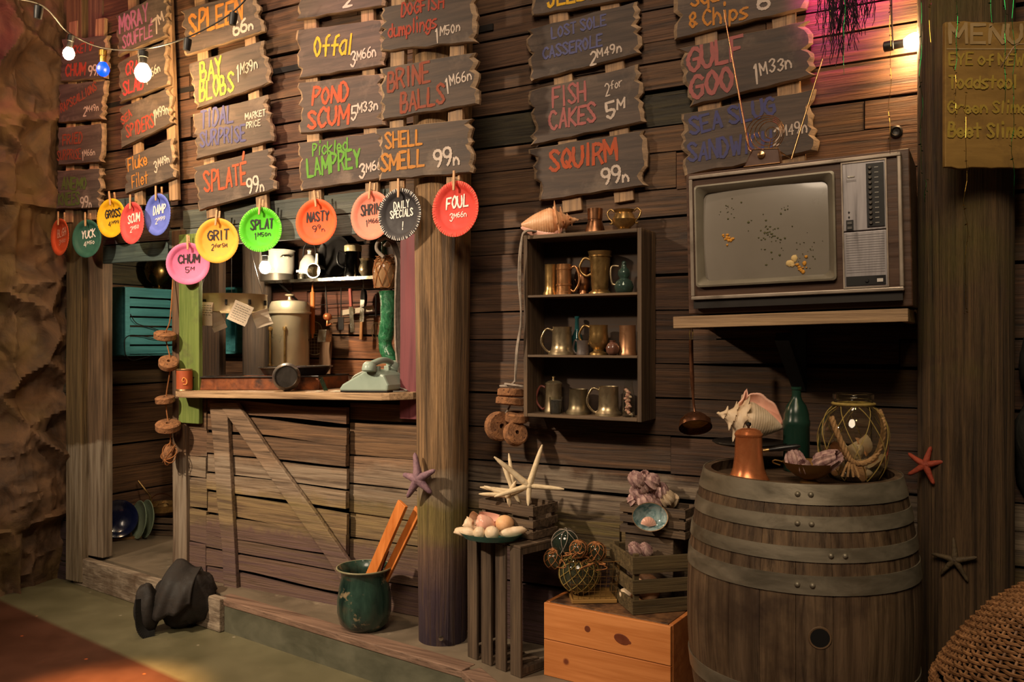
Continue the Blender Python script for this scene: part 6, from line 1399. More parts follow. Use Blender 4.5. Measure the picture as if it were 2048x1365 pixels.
m = MB(); m.lathe([(r*.92, .0), (r*.96, .004), (r*.96, .05), (r*.90, .052)], 36); m.build('lower_pan', mat('grey_pan', S(96, 90, 82), S(120, 112, 102), rough=.4, metal=.6), k, smooth=35, world=False)
m = MB()
for a in (-20, 160): M = RZ(a); m.tube([M @ Vector(q) for q in spline([(r, -.03, .16), (r+.03, -.025, .165), (r+.03, .025, .165), (r, .03, .16)], 5)], .005, 6)
m.build('handle', STEEL, k, smooth=60, world=False)
p = kx(618, .90); k = thing('kettle', 'white enamel kettle with a dark spout behind the small saucepan on the kitchen shelf', 'kettle', (p, .905, KZ)); r = .070
m = MB(); m.lathe([(r*.9, 0), (r, .01), (r*1.02, .06), (r*.9, .12), (r*.5, .165), (r*.2, .175), (r*.18, .19), (r*.25, .2), (0, .21)], 32); m.build('body', WHITE, k, smooth=45, world=False)
m = MB(); m.tube(spline([(r*.9, -.02, .07), (r*1.4, -.04, .11), (r*1.6, -.05, .17)], 6), [.018-.0008*i for i in range(13)], 10); m.build('spout', WHITE, k, smooth=60, world=False)
m = MB(); m.tube(spline([(-r*.8, 0, .13), (-r*.7, 0, .22), (0, 0, .26), (r*.7, 0, .22), (r*.8, 0, .13)], 6), .006, 8); m.build('handle', IRON, k, smooth=60, world=False)
p = kx(628, .80); k = thing('saucepan', 'small steel saucepan lying on its side on the kitchen shelf', 'saucepan', M=T(p+.02, .80, KZ+.047) @ RZ(18) @ RX(90)); r = .046
m = MB(); m.lathe([(0, -.05), (r*.95, -.05), (r, -.045), (r, .045), (r*1.05, .048), (r*.95, .048), (r*.93, -.04), (0, -.042)], 28); m.build('body', STEEL, k, smooth=35, world=False)
m = MB(); m.box(.08, .014, .005, T(-.085, 0, .03)); m.build('handle', STEEL, k, world=False)
p = kx(602, .79); m = MB(); m.lathe([(.026, 0), (.027, .002), (.027, .03), (.029, .034), (.025, .034), (.024, .004), (0, .004)], 22, T(p, .80, KZ)); m.solo('measuring_cup', STEEL, 'little steel cup at the front edge of the kitchen shelf by the bulb', 'cup', smooth=35)
p = kx(664, .99); k = thing('frying_pan', 'big black frying pan standing on edge against the kitchen wall', 'pan', M=T(p+.02, 1.012, KZ+.150) @ RX(82)); r = .148
m = MB(); m.lathe([(0, -.0), (r*.86, 0), (r, .032), (r*1.02, .034), (r*.98, .032), (r*.84, .004), (0, .004)], 40); m.build('body', IRON, k, smooth=40, world=False)
p = kx(702, .88); k = thing('percolator', 'tall chrome percolator with a cream lid and black handle on the kitchen shelf', 'percolator', (p, .90, KZ)); r = .062
CHR = mat('dark_chrome', S(96, 94, 92), S(120, 118, 114), rough=.18, metal=1)
m = MB(); m.lathe([(r*.95, 0), (r*.95, .04), (r*.9, .045), (r*.86, .165), (r*.8, .175)], 30); m.build('body', CHR, k, smooth=35, world=False)
m = MB(); m.lathe([(r*.84, .172), (r*.9, .178), (r*.9, .21), (r*.6, .222), (0, .225)], 30); m.build('lid', mat('cream_enamel', S(196, 180, 140), rough=.4), k, smooth=35, world=False)
m = MB(); M = RZ(215); m.tube([M @ Vector(q) for q in spline([(r*.85, 0, .16), (r*1.5, 0, .17), (r*1.55, 0, .10), (r*.95, 0, .07)], 6)], .008, 8); m.build('handle', BLACKP, k, smooth=60, world=False)
p = kx(738, .86); k = thing('cream_jug', 'small round brass cream jug at the right of the kitchen shelf', 'jug', (p, .84, KZ)); r = .052
m = MB(); m.lathe([(r*.6, 0), (r*.65, .004), (r*.95, .03), (r, .05), (r*.8, .085), (r*.7, .10), (r*.85, .115), (r*.75, .112), (r*.6, .09), (0, .05)], 28); m.build('body', PEWTER, k, smooth=40, world=False)
m = MB(); m.add([(-r*.72, -.018, .108), (-r*1.25, 0, .122), (-r*.72, .018, .108), (-r*.8, 0, .085)], [(0, 1, 3), (1, 2, 3), (0, 2, 1)]); m.build('spout', PEWTER, k, world=False)
# stock pot with tap and gauge
sx_ = onY(578, 700, .76).x; k = thing('hot_water_urn', 'tall steel urn with lid, brass gauge and tap behind the counter', 'urn', (sx_, .765, WTZ)); r = .128
URN = mat('urn_steel', S(172, 160, 134), S(194, 182, 156), (4, 4, 4), .36, metal=.6)
m = MB(); m.lathe([(r*.96, 0), (r, .01), (r, .46), (r*1.02, .465), (r*1.10, .47), (r*1.10, .482), (r*1.0, .484)], 44); m.build('body', URN, k, smooth=35, world=False)
m = MB(); m.lathe([(r*1.02, .484), (r*1.04, .50), (r*.98, .53), (r*.9, .548), (r*.5, .556), (.02, .558), (.012, .562), (.010, .585), (.028, .588), (.030, .596), (.02, .600), (0, .600)], 44); m.build('lid', URN, k, smooth=35, world=False)
vd = math.degrees(math.atan2(CAM.y-.765, CAM.x-sx_))
for a, nm in ((-12, 'gauge_tube'), (-58, 'side_gauge_tube')):
    M = RZ(vd+a); m = MB(); m.tube([M @ Vector((r+.016, 0, .13)), M @ Vector((r+.016, 0, .37))], .007, 8)
    for z in (.13, .37): m.lathe([(.012, -.012), (.014, 0), (.012, .012)], 12, M @ T(r+.016, 0, z)); m.tube([M @ Vector((r-.01, 0, z)), M @ Vector((r+.016, 0, z))], .006, 8)
    m.build(nm, BRASS, k, smooth=40, world=False)
m = MB(); M = RZ(vd+8); m.tube([M @ Vector((r-.005, 0, .115)), M @ Vector((r+.05, 0, .115))], .009, 8); m.tube([M @ Vector((r+.045, -.04, .125)), M @ Vector((r+.045, .05, .125))], .006, 8); m.build('tap', STEEL, k, smooth=40, world=False)
# order ring with notes over the counter
yo = .30; oc = onY(463, 607, yo); ro = .208
k = thing('order_ring', 'wide metal hoop with clips hanging over the counter for order slips', 'ring', (oc.x, oc.y, oc.z))
RINGM = mat('ring_metal', S(158, 140, 106), S(180, 162, 126), (8, 8, 8), .4, metal=.4)
m = MB(); m.lathe([(ro, -.055), (ro+.006, -.055), (ro+.003, -.045), (ro+.003, .045), (ro+.006, .052), (ro, .052), (ro-.002, .04), (ro-.002, -.045), (ro, -.055)], 56, caps=False); m.build('hoop', RINGM, k, smooth=40, world=False)
vd = math.degrees(math.atan2(CAM.y-oc.y, CAM.x-oc.x))
for i in range(10):
    M = RZ(vd-90+i*36+10); m = MB(); m.box(.014, .012, .030, M @ T(ro+.010, 0, .0)); m.build('clip', IRON, k, world=False)
m = MB()
for i in range(3): M = RZ(vd+60+120*i); m.tube([M @ Vector((ro, 0, .05)), M @ Vector((ro*.5, 0, .4)), Vector((0, 0, .85))], .0016, 5)
m.build('hanging_wire', CORD, k, world=False)
GN = 'order slips clipped on the metal hoop'
rg = random.Random(6)
for i, (px, py, wpx, hpx, rot, lab, dep) in enumerate([(420, 628, 27, 46, -3, 'white order slip hanging straight at the left of the metal hoop', 0), (433, 640, 26, 44, 24, 'greyish order slip half hidden behind the straight one', .05), (477, 627, 38, 42, -24, 'order slip covered with rows of writing, tilted in the middle of the hoop', 0), (513, 637, 30, 34, 18, 'small blank order slip at the right of the metal hoop', .0)]):
    q = onY(px, py, yo); a = (px-463)/66.0; a = max(-.95, min(.95, a)); n_ = (RZ(vd) @ Vector((math.sqrt(1-a*a), a*1.0, 0)))
    n_ = n_.normalized(); Z = depth(q)-ro*.9; c = oc+n_*(ro+.024-dep*.8); c.z = at(px, py, depth(c)).z; w_, h_ = wpx*Z/FPX/ max(.5, math.sqrt(1-a*a*.5)), hpx*Z/FPX
    r = thing('order_slip', lab, 'paper slip', M=look(c, n_*.5+(CAM-c).normalized()) @ RZ(rot), group=GN)
    m = MB(); nn = 5; vs = []
    for j in range(nn+1):
        for s in (-1, 1): vs.append((s*w_/2*(1+rg.uniform(-.03, .03)), h_/2-h_*j/nn, .010*math.sin(j*.9+i)))
    m.add(vs, [(2*j, 2*j+1, 2*j+3, 2*j+2) for j in range(nn)]); pp = m.build('sheet', PAPER if i != 1 else mat('grey_paper', S(150, 136, 116), rough=.9), r, world=False); so = pp.modifiers.new('t', 'SOLIDIFY'); so.thickness = .0008
    if i in (0, 2):
        m = MB(); nl = 5 if i == 0 else 7
        for j in range(nl):
            y = h_*(.34-.68*j/(nl-1) if i == 2 else .36-.4*j/(nl-1)); x = -w_*.38
            while x < w_*.36:
                L = rg.uniform(.006, .016); zz = .010*math.sin((h_/2-y)/h_*5*.9+i)+.0022; m.add([(x, y-.0011, zz), (x+L, y-.0013, zz), (x+L, y+.0011, zz), (x, y+.0013, zz)], [(0, 1, 2, 3)]); x += L+.004
        m.build('handwriting', INK, r, world=False)
# utensils on the back wall rail
yr = 1.0
k = thing('utensil_rail', 'thin wire rails along the kitchen back wall for the utensils', 'rail', onY(680, 620, yr))
for (a, b) in (((610, 612), (770, 603)), ((655, 638), (770, 630)), ((610, 580), (770, 570))):
    m = MB(); m.tube([onY(*a, yr), onY(*b, yr)], .003, 6); m.build('wire', IRON, k)
k = thing('knife_rack', 'pale magnetic strip holding knives on the kitchen wall', 'rack', onY(715, 622, .985))
q0, q1 = onY(684, 626, .985), onY(746, 617, .985); m = MB(); m.bar(q0, q1, .034, .012, up=Vector((0, 0, 1)) if False else Vector((0, 1, 0))); m.build('strip', mat('bare_strip', S(176, 160, 138), rough=.5), k)
def knife(pxa, pya, pxb, pyb, flip, hmat, label):
    a, b = onY(pxa, pya, .968), onY(pxb, pyb, .968); r = thing('kitchen_knife', label, 'knife', b, 'knives on the magnetic strip')
    d = b-a; c1, c2 = (a+d*.42, b) if not flip else (a, a+d*.55)
    m = MB(); m.bar(c1, c2, .034, .003, up=Vector((0, 1, 0))); m.build('blade', STEEL, r)
    h1, h2 = (a, a+d*.42) if not flip else (a+d*.55, b)
    m = MB(); m.bar(h1, h2, .022, .013, up=Vector((0, 1, 0))); m.build('handle', hmat, r, bevel=.003)
knife(700, 577, 705, 665, False, mat('red_knife_handle', S(150, 64, 50), rough=.5), 'red-handled knife pointing down on the magnetic strip')
knife(725, 600, 722, 680, True, mat('tan_knife_handle', S(172, 120, 70), rough=.5), 'tan-handled knife with its handle down on the magnetic strip')
q = onY(731, 597, .965); k = thing('small_skillet', 'little black skillet hanging above the magnetic strip', 'pan', M=look(q, Vector((-.75, -1, 0)))); r = .065
m = MB(); m.lathe([(0, 0), (r*.85, 0), (r, .02), (r*.97, .02), (r*.82, .004), (0, .004)], 28, SC(.85, 1, 1)); m.build('body', IRON, k, smooth=40, world=False)
m = MB(); m.box(.014, .06, .004, T(0, r+.026, .015)); m.build('handle', STEEL, k, world=False)
a, b = onY(625, 584, .93), onY(625, 668, .93); k = thing('rolling_pin', 'orange wooden rolling pin hanging under the kitchen shelf', 'rolling pin', b)
m = MB(); m.tube([a, a+(b-a)*.02, b+(a-b)*.02, b], [.012, .016, .016, .012], 14); m.build('barrel', ORANGEL, k, smooth=40)
m = MB(); m.tube([a+Vector((0, 0, .045)), a], [.006, .008], 10); m.build('grip', ORANGEL, k, smooth=40); m = MB(); m.tube([b, b+Vector((0, 0, -.03))], [.008, .006], 10); m.build('grip', ORANGEL, k, smooth=40)
m = MB(); m.tube([a+Vector((0, 0, .045)), a+Vector((0, .02, .10))], .0015, 5); m.build('loop', NETY, k)
for i, (px, py, rp, yy, lab) in enumerate([(628, 659, 15, .955, 'small wire skimmer behind the rolling pin end'), (629, 689, 21, .945, 'larger round wire skimmer, lower of the two')]):
    c = onY(px, py, yy); R = rp*depth(c)/FPX; k = thing('wire_skimmer', lab, 'skimmer', M=look(c, CAM-c), group='round wire skimmers below the rolling pin'); m = MB()
    m.tube([(math.cos(2*PI*j/32)*R, math.sin(2*PI*j/32)*R, 0) for j in range(32)], .003, 6, True); m.build('rim', WIRE, k, world=False); m = MB()
    for t in (-.6, -.3, 0, .3, .6): h = R*math.sqrt(1-t*t); m.tube([(t*R, -h, 0), (t*R, 0, -.02), (t*R, h, 0)], .0012, 5); m.tube([(-h, t*R, 0), (0, t*R, -.02), (h, t*R, 0)], .0012, 5)
    m.build('mesh', WIRE, k, world=False); m = MB(); m.tube([(0, R, 0), (-.005, R+.10, .0)], .0028, 6); m.build('handle', WIRE, k, world=False)
a, b = onY(652, 590, .95), onY(655, 628, .95); k = thing('ladle', 'small copper ladle hanging on the kitchen wall beside the rolling pin', 'ladle', onY(655, 660, .95))
m = MB(); m.tube([onY(651, 566, .95), a, b], [.002, .004, .005], 8); m.build('handle', IRON, k, smooth=60); c = onY(655, 634, .94); m = MB(); m.ball(c, (.030, .030, .026), 18, 12); m.build('bowl', COPPER, k, smooth=60)
m = MB(); m.tube([c, onY(654, 652, .93), onY(663, 648, .93)], .007, 8); m.build('spout', COPPER, k, smooth=60)
c = onY(655, 672, .90); m = MB(); m.prism([(-.038, -.042), (.032, -.042), (.042, .040), (-.024, .040)], .06, frame(c, Vector((1, 0, 0)), Vector((0, 0, 1)), Vector((0, -1, 0)))); g = m.solo('grater', STEEL, 'small shiny tin box grater hanging among the utensils', 'grater', bevel=.003)
for i, (px, pya, pyb, lab) in enumerate([(682, 575, 660, 'dark spatula with a square end hanging left of the red knife'), (752, 590, 690, 'looped wire whisk hanging half behind the green glass tail')]):
    a, b = onY(px, pya, .97), onY(px, pyb, .97); k = thing('spatula' if i == 0 else 'whisk', lab, 'utensil', b); m = MB()
    if i == 0: m.tube([a, a+(b-a)*.72], .0035, 6); m.build('handle', IRON, k); m = MB(); m.bar(a+(b-a)*.70, b, .045, .004, up=Vector((0, 1, 0))); m.build('blade', IRON, k)
    else:
        m.tube([a, a+(b-a)*.45], .005, 6); m.build('handle', IRON, k); c = a+(b-a)*.72
        for j in range(3): M = T(*c) @ RZ(j*60); m = MB(); m.tube([M @ Vector((math.cos(t)*.032, 0, math.sin(t)*.055)) for t in [2*PI*i_/24 for i_ in range(24)]], .0015, 5, True); m.build('loop', WIRE, k)
q = onY(650, 725, .98); m = MB(); m.box(.10, .012, .30, T(q.x+.02, .96, 1.42) @ RY(4)); m.solo('cutting_board', mat('board_wood', S(96, 72, 54), S(132, 102, 78), gz, .6), 'narrow wooden board leaning at the kitchen wall below the grater', 'board', bevel=.004)
# ---- green glass tail, netted jar and drape at the right of the opening
yg = .10
gpts = [onY(px, py, yg) for px, py in ((777, 583), (778, 612), (777, 640), (774, 660), (771, 680), (772, 698), (780, 716), (789, 733), (798, 754))]
m = MB(); P = spline(gpts, 5); n = len(P); rad = []
for i in range(n): t = i/(n-1); rad.append((.050-.008*t*2 if t < .5 else .042-.012*(t-.5)*2+.003*math.sin(t*20)) if i < n-1 else .022)
for i, p in enumerate(P): rad[i] *= 1+.02*math.sin(i*1.1)
rad[0] = .054
m.tube(P, [r*.93 for r in rad], 24); m.solo('glass_tail', EMERALD, 'twisting emerald green glass tail hanging at the right of the kitchen opening', 'ornament', smooth=60)
c = onY(769, 578, yg); zt = onY(769, 515, yg).z; k = thing('netted_jar', 'glass jar wrapped in brown netting above the green glass tail', 'jar', (c.x, c.y, c.z+.004)); hh = zt-c.z
JP2 = [(.046, 0), (.052, .008), (.056, hh*.4), (.054, hh*.7), (.040, hh*.92), (.026, hh)]
m = MB(); m.lathe([(0, 0)]+JP2+[(0, hh)], 28, caps=False); m.build('body', mat('amber_jar', S(150, 112, 76), S(186, 150, 110), (14, 14, 14), .15, coat=.6, trans=.25), k, smooth=50, world=False)
m = MB(); net_curves(m, [(r+.003, z) for r, z in JP2], 8, .3, .0022); rg = random.Random(3)
for i in range(26):
    a = rg.random()*6.28; z = hh*rg.uniform(.66, 1.0); r0 = .046-.02*(z/hh-.66); m.tube(spline([(math.cos(a+t*.5)*(r0+rg.uniform(.002, .012)), math.sin(a+t*.5)*(r0+rg.uniform(.002, .012)), z+rg.uniform(-.012, .012)) for t in range(4)], 4), .0024, 5)
m.build('net', NETB, k, world=False)
m = MB(); m.tube([(0, 0, hh), (-.002, 0, hh+.03), (-.004, 0, hh+.10)], [.019, .014, .014], 14); m.build('green_neck', EMERALD, k, smooth=60, world=False)
m = MB(); rg = random.Random(8)
for j in range(7):
    o = Vector((rg.uniform(-.016, .016), rg.uniform(-.02, .012), 0)); pts = [onY(772, 500, yg-.01)+Vector((0, 0, .02)), onY(786, 486, yg-.02), onY(796, 520, yg-.02), onY(797, 560, yg-.03), onY(795, 620, yg-.03), onY(796, 680, yg-.03), onY(798, 720, yg-.03), onY(803, 752, yg-.035)]
    m.tube(spline([p+o*rg.uniform(.6, 1.2) for p in pts], 7), .0062, 6)
pts = [onY(768, 515, yg-.055), onY(754, 500, yg-.05), onY(757, 484, yg-.04), onY(775, 476, yg-.03), onY(790, 486, yg-.02)]; m.tube(spline(pts, 6), .010, 8)
m.solo('net_drape', NETG, 'grey bunched netting hanging beside the green glass tail', 'netting', smooth=60)
# ---- doorway: teal crate, brass vase, hooks, platters
x0, x1 = -2.995, -2.76; ty0, ty1 = .29, .86; tz0, tz1 = 1.446, 1.898
k = thing('teal_crate', 'teal painted slatted crate fixed to the side wall inside the doorway', 'crate', (x0, .6, tz0))
for i in range(7): h = (tz1-tz0)/7; m = MB(); m.box(.012, ty1-ty0-.03, h-.012, T(x1-.006, (ty0+ty1)/2, tz0+h*(i+.5))); m.build('slat', TEAL, k, bevel=.002)
for y in (ty0, ty1): m = MB(); m.box(x1-x0-.014, .016, tz1-tz0, T((x0+x1)/2-.007, y, (tz0+tz1)/2)); m.build('end_panel', TEAL, k, bevel=.002)
for z in (tz0, tz1): m = MB(); m.box(x1-x0-.014, ty1-ty0-.018, .014, T((x0+x1)/2-.007, (ty0+ty1)/2, z)); m.build('long_board', TEAL, k, bevel=.002)
for (y, z0_, z1_) in ((ty0+.012, tz0, tz1), (ty1-.012, tz0, tz1)): m = MB(); m.box(.014, .036, z1_-z0_, T(x1+.008, y, (z0_+z1_)/2)); m.build('edge_batten', TEAL, k, bevel=.002)
m = MB(); rg = random.Random(2)
m.tube(spline([(x1+.02, ty0+.03, 1.72), (x1+.02, ty0+.08, 1.66), (x1+.02, ty0+.2, 1.63), (x1+.02, ty0+.3, 1.60)], 6), .003, 5); m.tube(spline([(x1+.02, ty0-.01, 1.45), (x1+.03, ty0-.02, 1.55), (x1+.02, ty0+.06, 1.58), (x1+.02, ty0+.25, 1.55)], 6), .003, 5); m.tube(spline([(x1+.02, ty0-.01, 1.45), (x1+.02, ty0+.05, 1.41), (x1+.02, ty0+.2, 1.44)], 6), .003, 5)
m.solo('crate_twine', CORD, 'dark twine looped over the front of the teal crate', 'twine')
q = onX(316, 570, -2.86); k = thing('brass_vase', 'round brass vase standing on top of the teal crate', 'vase', (-2.86, q.y, tz1+.0075))
m = MB(); m.lathe([(.05, 0), (.048, .008), (.026, .018), (.030, .028), (.075, .07), (.092, .125), (.086, .175), (.060, .205), (.048, .225), (.056, .245), (.050, .243), (.04, .22), (0, .2)], 36); m.build('body', mat('aged_brass', S(104, 84, 46), S(136, 112, 66), rough=.3, metal=1), k, smooth=45, world=False)
m = MB(); m.tube([onX(196, 518, -2.99), onX(258, 518, -2.98), onX(262, 522, -2.96)], .006, 6); m.solo('wall_hook', IRON, 'long iron hook bar on the side wall inside the doorway', 'hook')
bxa, bxb = onY(405, 640, .95), onY(476, 640, .95); bza, bzb = onY(470, 706, .95).z, onY(470, 577, .95).z
k = thing('teal_box', 'open-fronted teal box on the kitchen back wall seen behind the order slips', 'box', ((bxa.x+bxb.x)/2, 1.0, bza))
for x in (bxa.x, bxb.x-.008): m = MB(); m.box(.022, .11, bzb-bza, T(x, .995, (bza+bzb)/2)); m.build('side_panel', TEAL, k, bevel=.002)
for z in (bza, bzb): m = MB(); m.box(bxb.x-bxa.x-.022, .11, .018, T((bxa.x+bxb.x)/2-.004, .995, z)); m.build('board', TEAL, k, bevel=.002)
m = MB(); m.box(bxb.x-bxa.x-.022, .008, bzb-bza-.02, T((bxa.x+bxb.x)/2-.004, 1.045, (bza+bzb)/2)); m.build('back_board', TEAL, k)
# platters on the floor behind the doorway
px_ = onZ(238, 1086, .1715); 
base = Vector((px_.x-.075, px_.y+.045, .1715)); nvw = Vector((1.0, -.62, .30)).normalized()
def platter(c, R, mt, label, squash=1, seg=44):
    M = look(c, nvw); k = MB(); k.lathe([(0, 0), (R*.68, 0), (R*.76, .010), (R, .022), (R*1.01, .024), (R*.98, .026), (R*.76, .015), (R*.66, .005), (0, .005)], seg, M @ SC(1, squash, 1)); return k.solo('platter', mt, label, 'platter', 'platters leaning inside the doorway', smooth=40)
R1 = 38*5.7/1700
m = MB(); m.box(.30, .05, .016, T(base.x, base.y, .1715+.0085) @ RZ(60)); m.solo('platter_stand', mat('stand_wood', S(96, 68, 34), S(126, 92, 50), gx, .6), 'thin wooden stand under the navy platter inside the doorway', 'stand')
platter(base+Vector((0, 0, R1*.96+.022)), R1, BLUEE, 'dark navy round platter leaning inside the doorway')
b2 = onZ(280, 1080, .1715)+Vector((.0, .03, 0))
nvw = Vector((-.29, -.957, .14)).normalized()
platter(b2+Vector((-.02, .0, .13)), .130, GREENE, 'front pale green platter standing on edge behind the navy one')
platter(b2+Vector((.0, .045, .130)), .130, GREENE, 'rear pale green platter standing on edge nearest the little crate')
random.seed(5)
sc0 = Vector((-2.845, .70, .1715))
crate('little_crate', 'little dark crate under the brassware inside the doorway', sc0.x, sc0.y, .1715, .26, .22, .13, 20, CRATEX, 3, .3)
k = thing('brass_pan', 'shiny brass pan with a long handle on the little crate inside the doorway', 'pan', (sc0.x-.01, sc0.y-.02, .304))
m = MB(); m.lathe([(0, 0), (.09, .002), (.125, .03), (.130, .07), (.135, .075), (.127, .075), (.12, .03), (.08, .010), (0, .008)], 36); m.build('body', BRASS, k, smooth=40, world=False)
m = MB(); a = at(300, 992, depth(sc0)-.06)-Vector((sc0.x-.01, sc0.y-.02, .304)); b = at(276, 962, depth(sc0)-.06)-Vector((sc0.x-.01, sc0.y-.02, .304)); m.tube([a*.9+Vector((0, 0, -.03)), a, b], .007, 8); m.build('handle', BRASS, k, smooth=60, world=False)
m = MB(); c_ = [Vector((math.cos(t)*.13, math.sin(t)*.02-.02, .07+math.sin(t)*.075)) for t in [PI*i/16 for i in range(17)]]; m.tube(c_, .004, 6); m.build('bail_handle', DULLCOP, k, smooth=60, world=False)
m = MB(); m.ball((sc0.x+.0, sc0.y-.03, .304+.045), (.06, .05, .034), 16, 10, nz=.3, fq=3); m.solo('brass_lump', BRASS, 'crumpled shiny brass piece lying in the brass pan', 'brassware', smooth=30)
# ================================================================== RIGHT SIDE: MENU BOARD, TINSEL, NETTING, WICKER
ZM = 2.66
xm0 = at(1890, 60, ZM); wv = (2075-1890)*ZM/FPX; hv = (338-45)*ZM/FPX
mb_ = thing('menu_board', 'large faded parchment menu board hung on the dark pillar', 'sign', M=frame(at(1890, 336, ZM), RT, UP, -FW))
m = MB(); rg = random.Random(2); N1 = 14
pl = [(wv*i/N1, rg.uniform(-.003, .003)) for i in range(N1+1)]+[(wv, hv*.5), (wv, hv)]+[(wv*(1-i/N1), hv+rg.uniform(-.003, .003)) for i in range(1, N1+1)]+[(0, hv*.66), (0, hv*.33)]
m.prism(pl, .018, T(0, 0, -.018)); m.build('panel', mat('parchment_board', S(122, 92, 42), S(150, 116, 58), (4, 14, 4), .75, bump=.3, blot=(S(92, 66, 34), 7, .5, .72)), mb_, world=False, bevel=.003)
def mtext(s, p0, p1, hp, mt):
    inv = WM[mb_.name].inverted(); a = inv @ at(p0[0], p0[1], ZM); b = inv @ at(p1[0], p1[1], ZM); m = MB(); h = hp*ZM/FPX
    text(m, s, frame(Vector((a.x, a.y, .0012)), Vector((1, 0, 0)), Vector((0, 1, 0)), Vector((0, 0, 1))), b.x-a.x, h, h*.2); m.build('lettering', mt, mb_, world=False)
FADE = paint(150, 124, 84); FY = paint(150, 124, 44)
mtext('MENU', (1900, 86), (2040, 84), 36, FADE)
m = MB(); m.box(wv*.97, .004, .001, T(wv*.5, hv-(100-45)*ZM/FPX, .001)); m.build('ruled_line', FADE, mb_, world=False)
mtext('EYE of NEWT', (1898, 130), (2062, 130), 22, FY); mtext('Toadstool', (1898, 176), (2032, 176), 24, FY); mtext('Green Slime', (1896, 226), (2052, 226), 22, FY); mtext('Beet Slime', (1896, 274), (2046, 272), 26, FY)
def tinsel(p, L, mt, label, seed, dens=60, wire=.0007, w=.0038, wig=.01):
    rg = random.Random(seed); m = MB(); n = max(6, int(L/.03)); pts = [p+Vector((wig*noise.noise(Vector((i*.35, seed, 0))), wig*noise.noise(Vector((i*.35, seed, 5))), -L*i/n)) for i in range(n+1)]
    m.tube(pts, wire, 5)
    for i in range(int(dens*L)):
        q = pts[min(n, int(rg.random()*(n+1)))]+Vector((rg.uniform(-w, w), rg.uniform(-w, w), rg.uniform(-.015, .015))); a = rg.uniform(0, 6.28); k = rg.uniform(.6, 1.4)*w; d = Vector((math.cos(a), math.sin(a), rg.uniform(-1, 1)))*k; e = Vector((-math.sin(a)*.3, math.cos(a)*.3, .5))*k*.7
        m.add([q-d, q+e, q+d, q-e], [(0, 1, 2, 3)])
    return m.solo('tinsel_strand', mt, label, 'tinsel', 'thin tinsel strands hanging at the upper right')
tin_ = [(1688, -120, 150, 2.75, GREENT, 'green tinsel strand hanging before the plank wall left of the lit bulb', .5), (1662, -120, 82, 2.9, GOLDT, 'short gold tinsel thread at the right end of the gulf goo board', .3),
 (1780, -120, 308, 2.50, GOLDT, 'long gold and green tinsel thread reaching the television top', .6), (1842, -120, 340, 2.45, GREENT, 'green tinsel thread down the left edge of the dark pillar', .3), (1861, -120, 85, 2.4, GOLDT, 'short gold tinsel thread beside the lit bulb', .3),
 (1913, -120, 140, 2.40, GREENT, 'thick green tinsel strand across the menu heading', 2.0), (1911, 150, 235, 2.42, GOLDT, 'gold tinsel curl over the left of the menu board', 1.0), (1932, 190, 620, 2.42, GOLDT, 'longest gold tinsel thread running down the dark pillar', .5),
 (1981, -120, 45, 2.3, GREENT, 'short green tinsel strand above the middle of the menu heading', .8), (2010, -120, 205, 2.3, GREENT, 'green tinsel strand ending in a bright bead before the menu', .7), (2027, -120, 395, 2.3, GREENT, 'dark green thread at the right of the menu board', .25), (1850, 360, 405, 2.45, GREENT, 'short green tinsel drop on the pillar below the menu board', .8)]
for i, (px, ya, yb, Z, mt, lab, de) in enumerate(tin_):
    a, b = at(px, ya, Z), at(px+4, yb, Z); tinsel(a, a.z-b.z, mt, lab, i+1, 60*de+20)
# dark netting fringe at the top
m = MB(); rg = random.Random(17)
for i in range(120):
    px = rg.triangular(1632, 1765, 1668); L = rg.uniform(.02, .20)*max(.15, 1-abs(px-1672)/105)+.015; a = at(px, -60, rg.uniform(2.75, 2.95)); b = at(px, rg.uniform(-8, 10), depth(a)); pts = [a]; z = a.z; q = a.copy()
    end = b.z-L
    while z > end: z -= .022; q = q+Vector((rg.uniform(-.008, .008), rg.uniform(-.006, .006), -.022)); pts.append(q.copy())
    if len(pts) > 2: m.tube(pts, .0011, 4)
props(m.solo('net_fringe', mat('dark_net', S(40, 18, 34), rough=.9), 'frayed dark netting fringe under the magenta light above the television', 'netting'), kind='stuff')
m = MB(); A = [at(2048, 88, 2.5), at(2030, 92, 2.5), at(2012, 118, 2.5), at(2002, 134, 2.52)]; m.tube(spline(A, 6), [.001]*9+[.003]*10 if False else .0022, 6); m.solo('feather_stem', TANX, 'thin pale twig poking across the right of the menu board', 'twig')
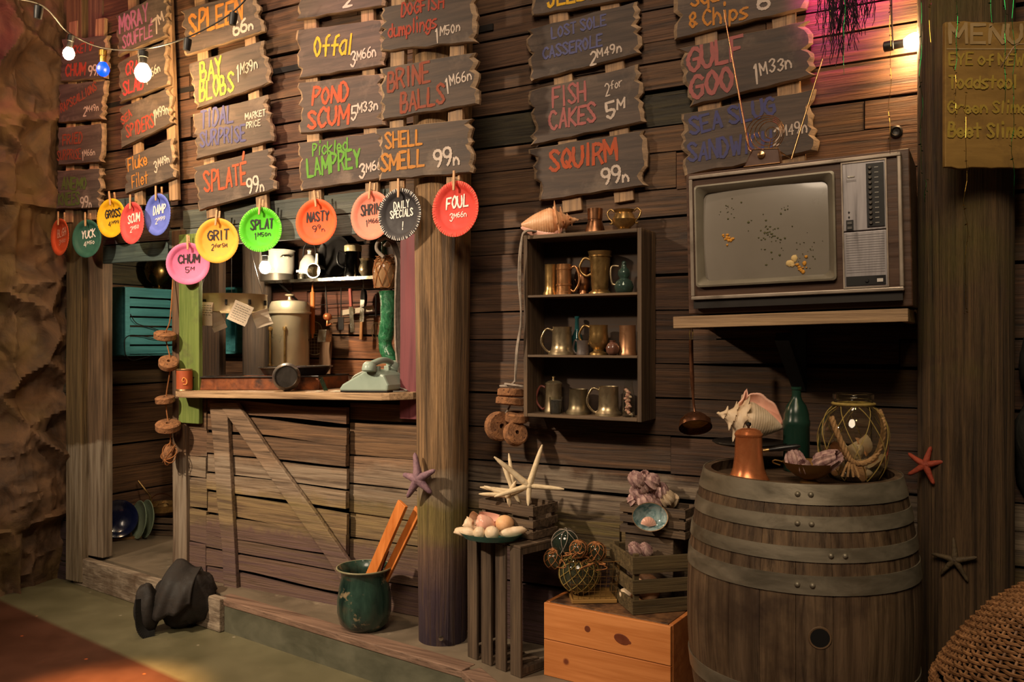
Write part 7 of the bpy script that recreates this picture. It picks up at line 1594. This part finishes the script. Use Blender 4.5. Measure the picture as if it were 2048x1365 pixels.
# wicker basket at the lower right
wc = at(2150, 900, 2.02); wx, wy = wc.x, wc.y; zb = .173
wk = thing('wicker_basket', 'large brown wicker basket with a domed lid at the lower right corner', 'basket', (wx, wy, zb))
WIK = mat('wicker', S(100, 68, 42), S(160, 116, 76), (30, 30, 30), .55, bump=.4)
def wprof(t):   # t 0..1 bottom to apex
    P = [(.22, 0), (.27, .16), (.30, .36), (.305, .52), (.285, .56), (.235, .64), (.175, .715), (.10, .775), (.03, .80)]
    u = t*(len(P)-1); i = min(len(P)-2, int(u)); f = u-i; return P[i][0]+(P[i+1][0]-P[i][0])*f, P[i][1]+(P[i+1][1]-P[i][1])*f
nst = 44
def weave(m, t0, t1, rows_, seed):
    for j in range(rows_):
        r, z = wprof(t0+(t1-t0)*j/rows_); pts = []; ns = nst*3
        for i in range(ns):
            a = 2*PI*i/ns; d = .0065*(1 if j % 2 else -1)*math.cos(a*nst/2); pts.append((math.cos(a)*(r+d), math.sin(a)*(r+d), z+.0022*noise.noise(Vector((a*6, j, seed)))))
        m.tube(pts, .0042, 5, True)
def stakes(m, t0, t1, k=1):
    for i in range(0, nst, k):
        a = 2*PI*i/nst; m.tube([(math.cos(a)*wprof(t0+(t1-t0)*q/10)[0], math.sin(a)*wprof(t0+(t1-t0)*q/10)[0], wprof(t0+(t1-t0)*q/10)[1]) for q in range(11)], .0038, 5)
m = MB(); weave(m, 0, .42, 52, 1); stakes(m, 0, .43); m.build('body', WIK, wk, smooth=60, world=False)
m = MB(); weave(m, .47, .97, 40, 2); stakes(m, .47, 1, 1); m.lathe([(.002, .805), (.03, .80), (.03, .79), (0, .785)], 16); m.build('lid', WIK, wk, smooth=60, world=False)
m = MB()
for k in range(3): m.tube([(math.cos(2*PI*i/90)*(.304+.005*math.sin(i*.9+k*2.1)), math.sin(2*PI*i/90)*(.304+.005*math.sin(i*.9+k*2.1)), .50+.009*math.cos(i*.9+k*2.1)) for i in range(90)], .006, 6, True)
m.build('rim_braid', WIK, wk, smooth=60, world=False)
m = MB(); m.lathe([(.21, .004), (.262, .16), (.291, .36), (.296, .50), (.296, .53)], 40, caps=False); m.build('lining', mat('basket_dark', S(30, 20, 13), rough=.9), wk, smooth=60, world=False)
m = MB(); m.lathe([(.276, .556), (.226, .635), (.166, .708), (.093, .766), (.02, .79)], 40, caps=False); m.build('lid_lining', MATS['basket_dark'], wk, smooth=60, world=False)
# knot hole with a rim in the plank wall near the lit bulb
q = onY(1793, 264, -.026); m = MB(); m.lathe([(.021, 0), (.022, .010), (.016, .014), (.011, .008), (0, .006)], 22, look(q, Vector((0, -1, 0)))); m.solo('dark_knob', IRON, 'round dark knob on the plank wall above the television corner', 'knob', smooth=40)
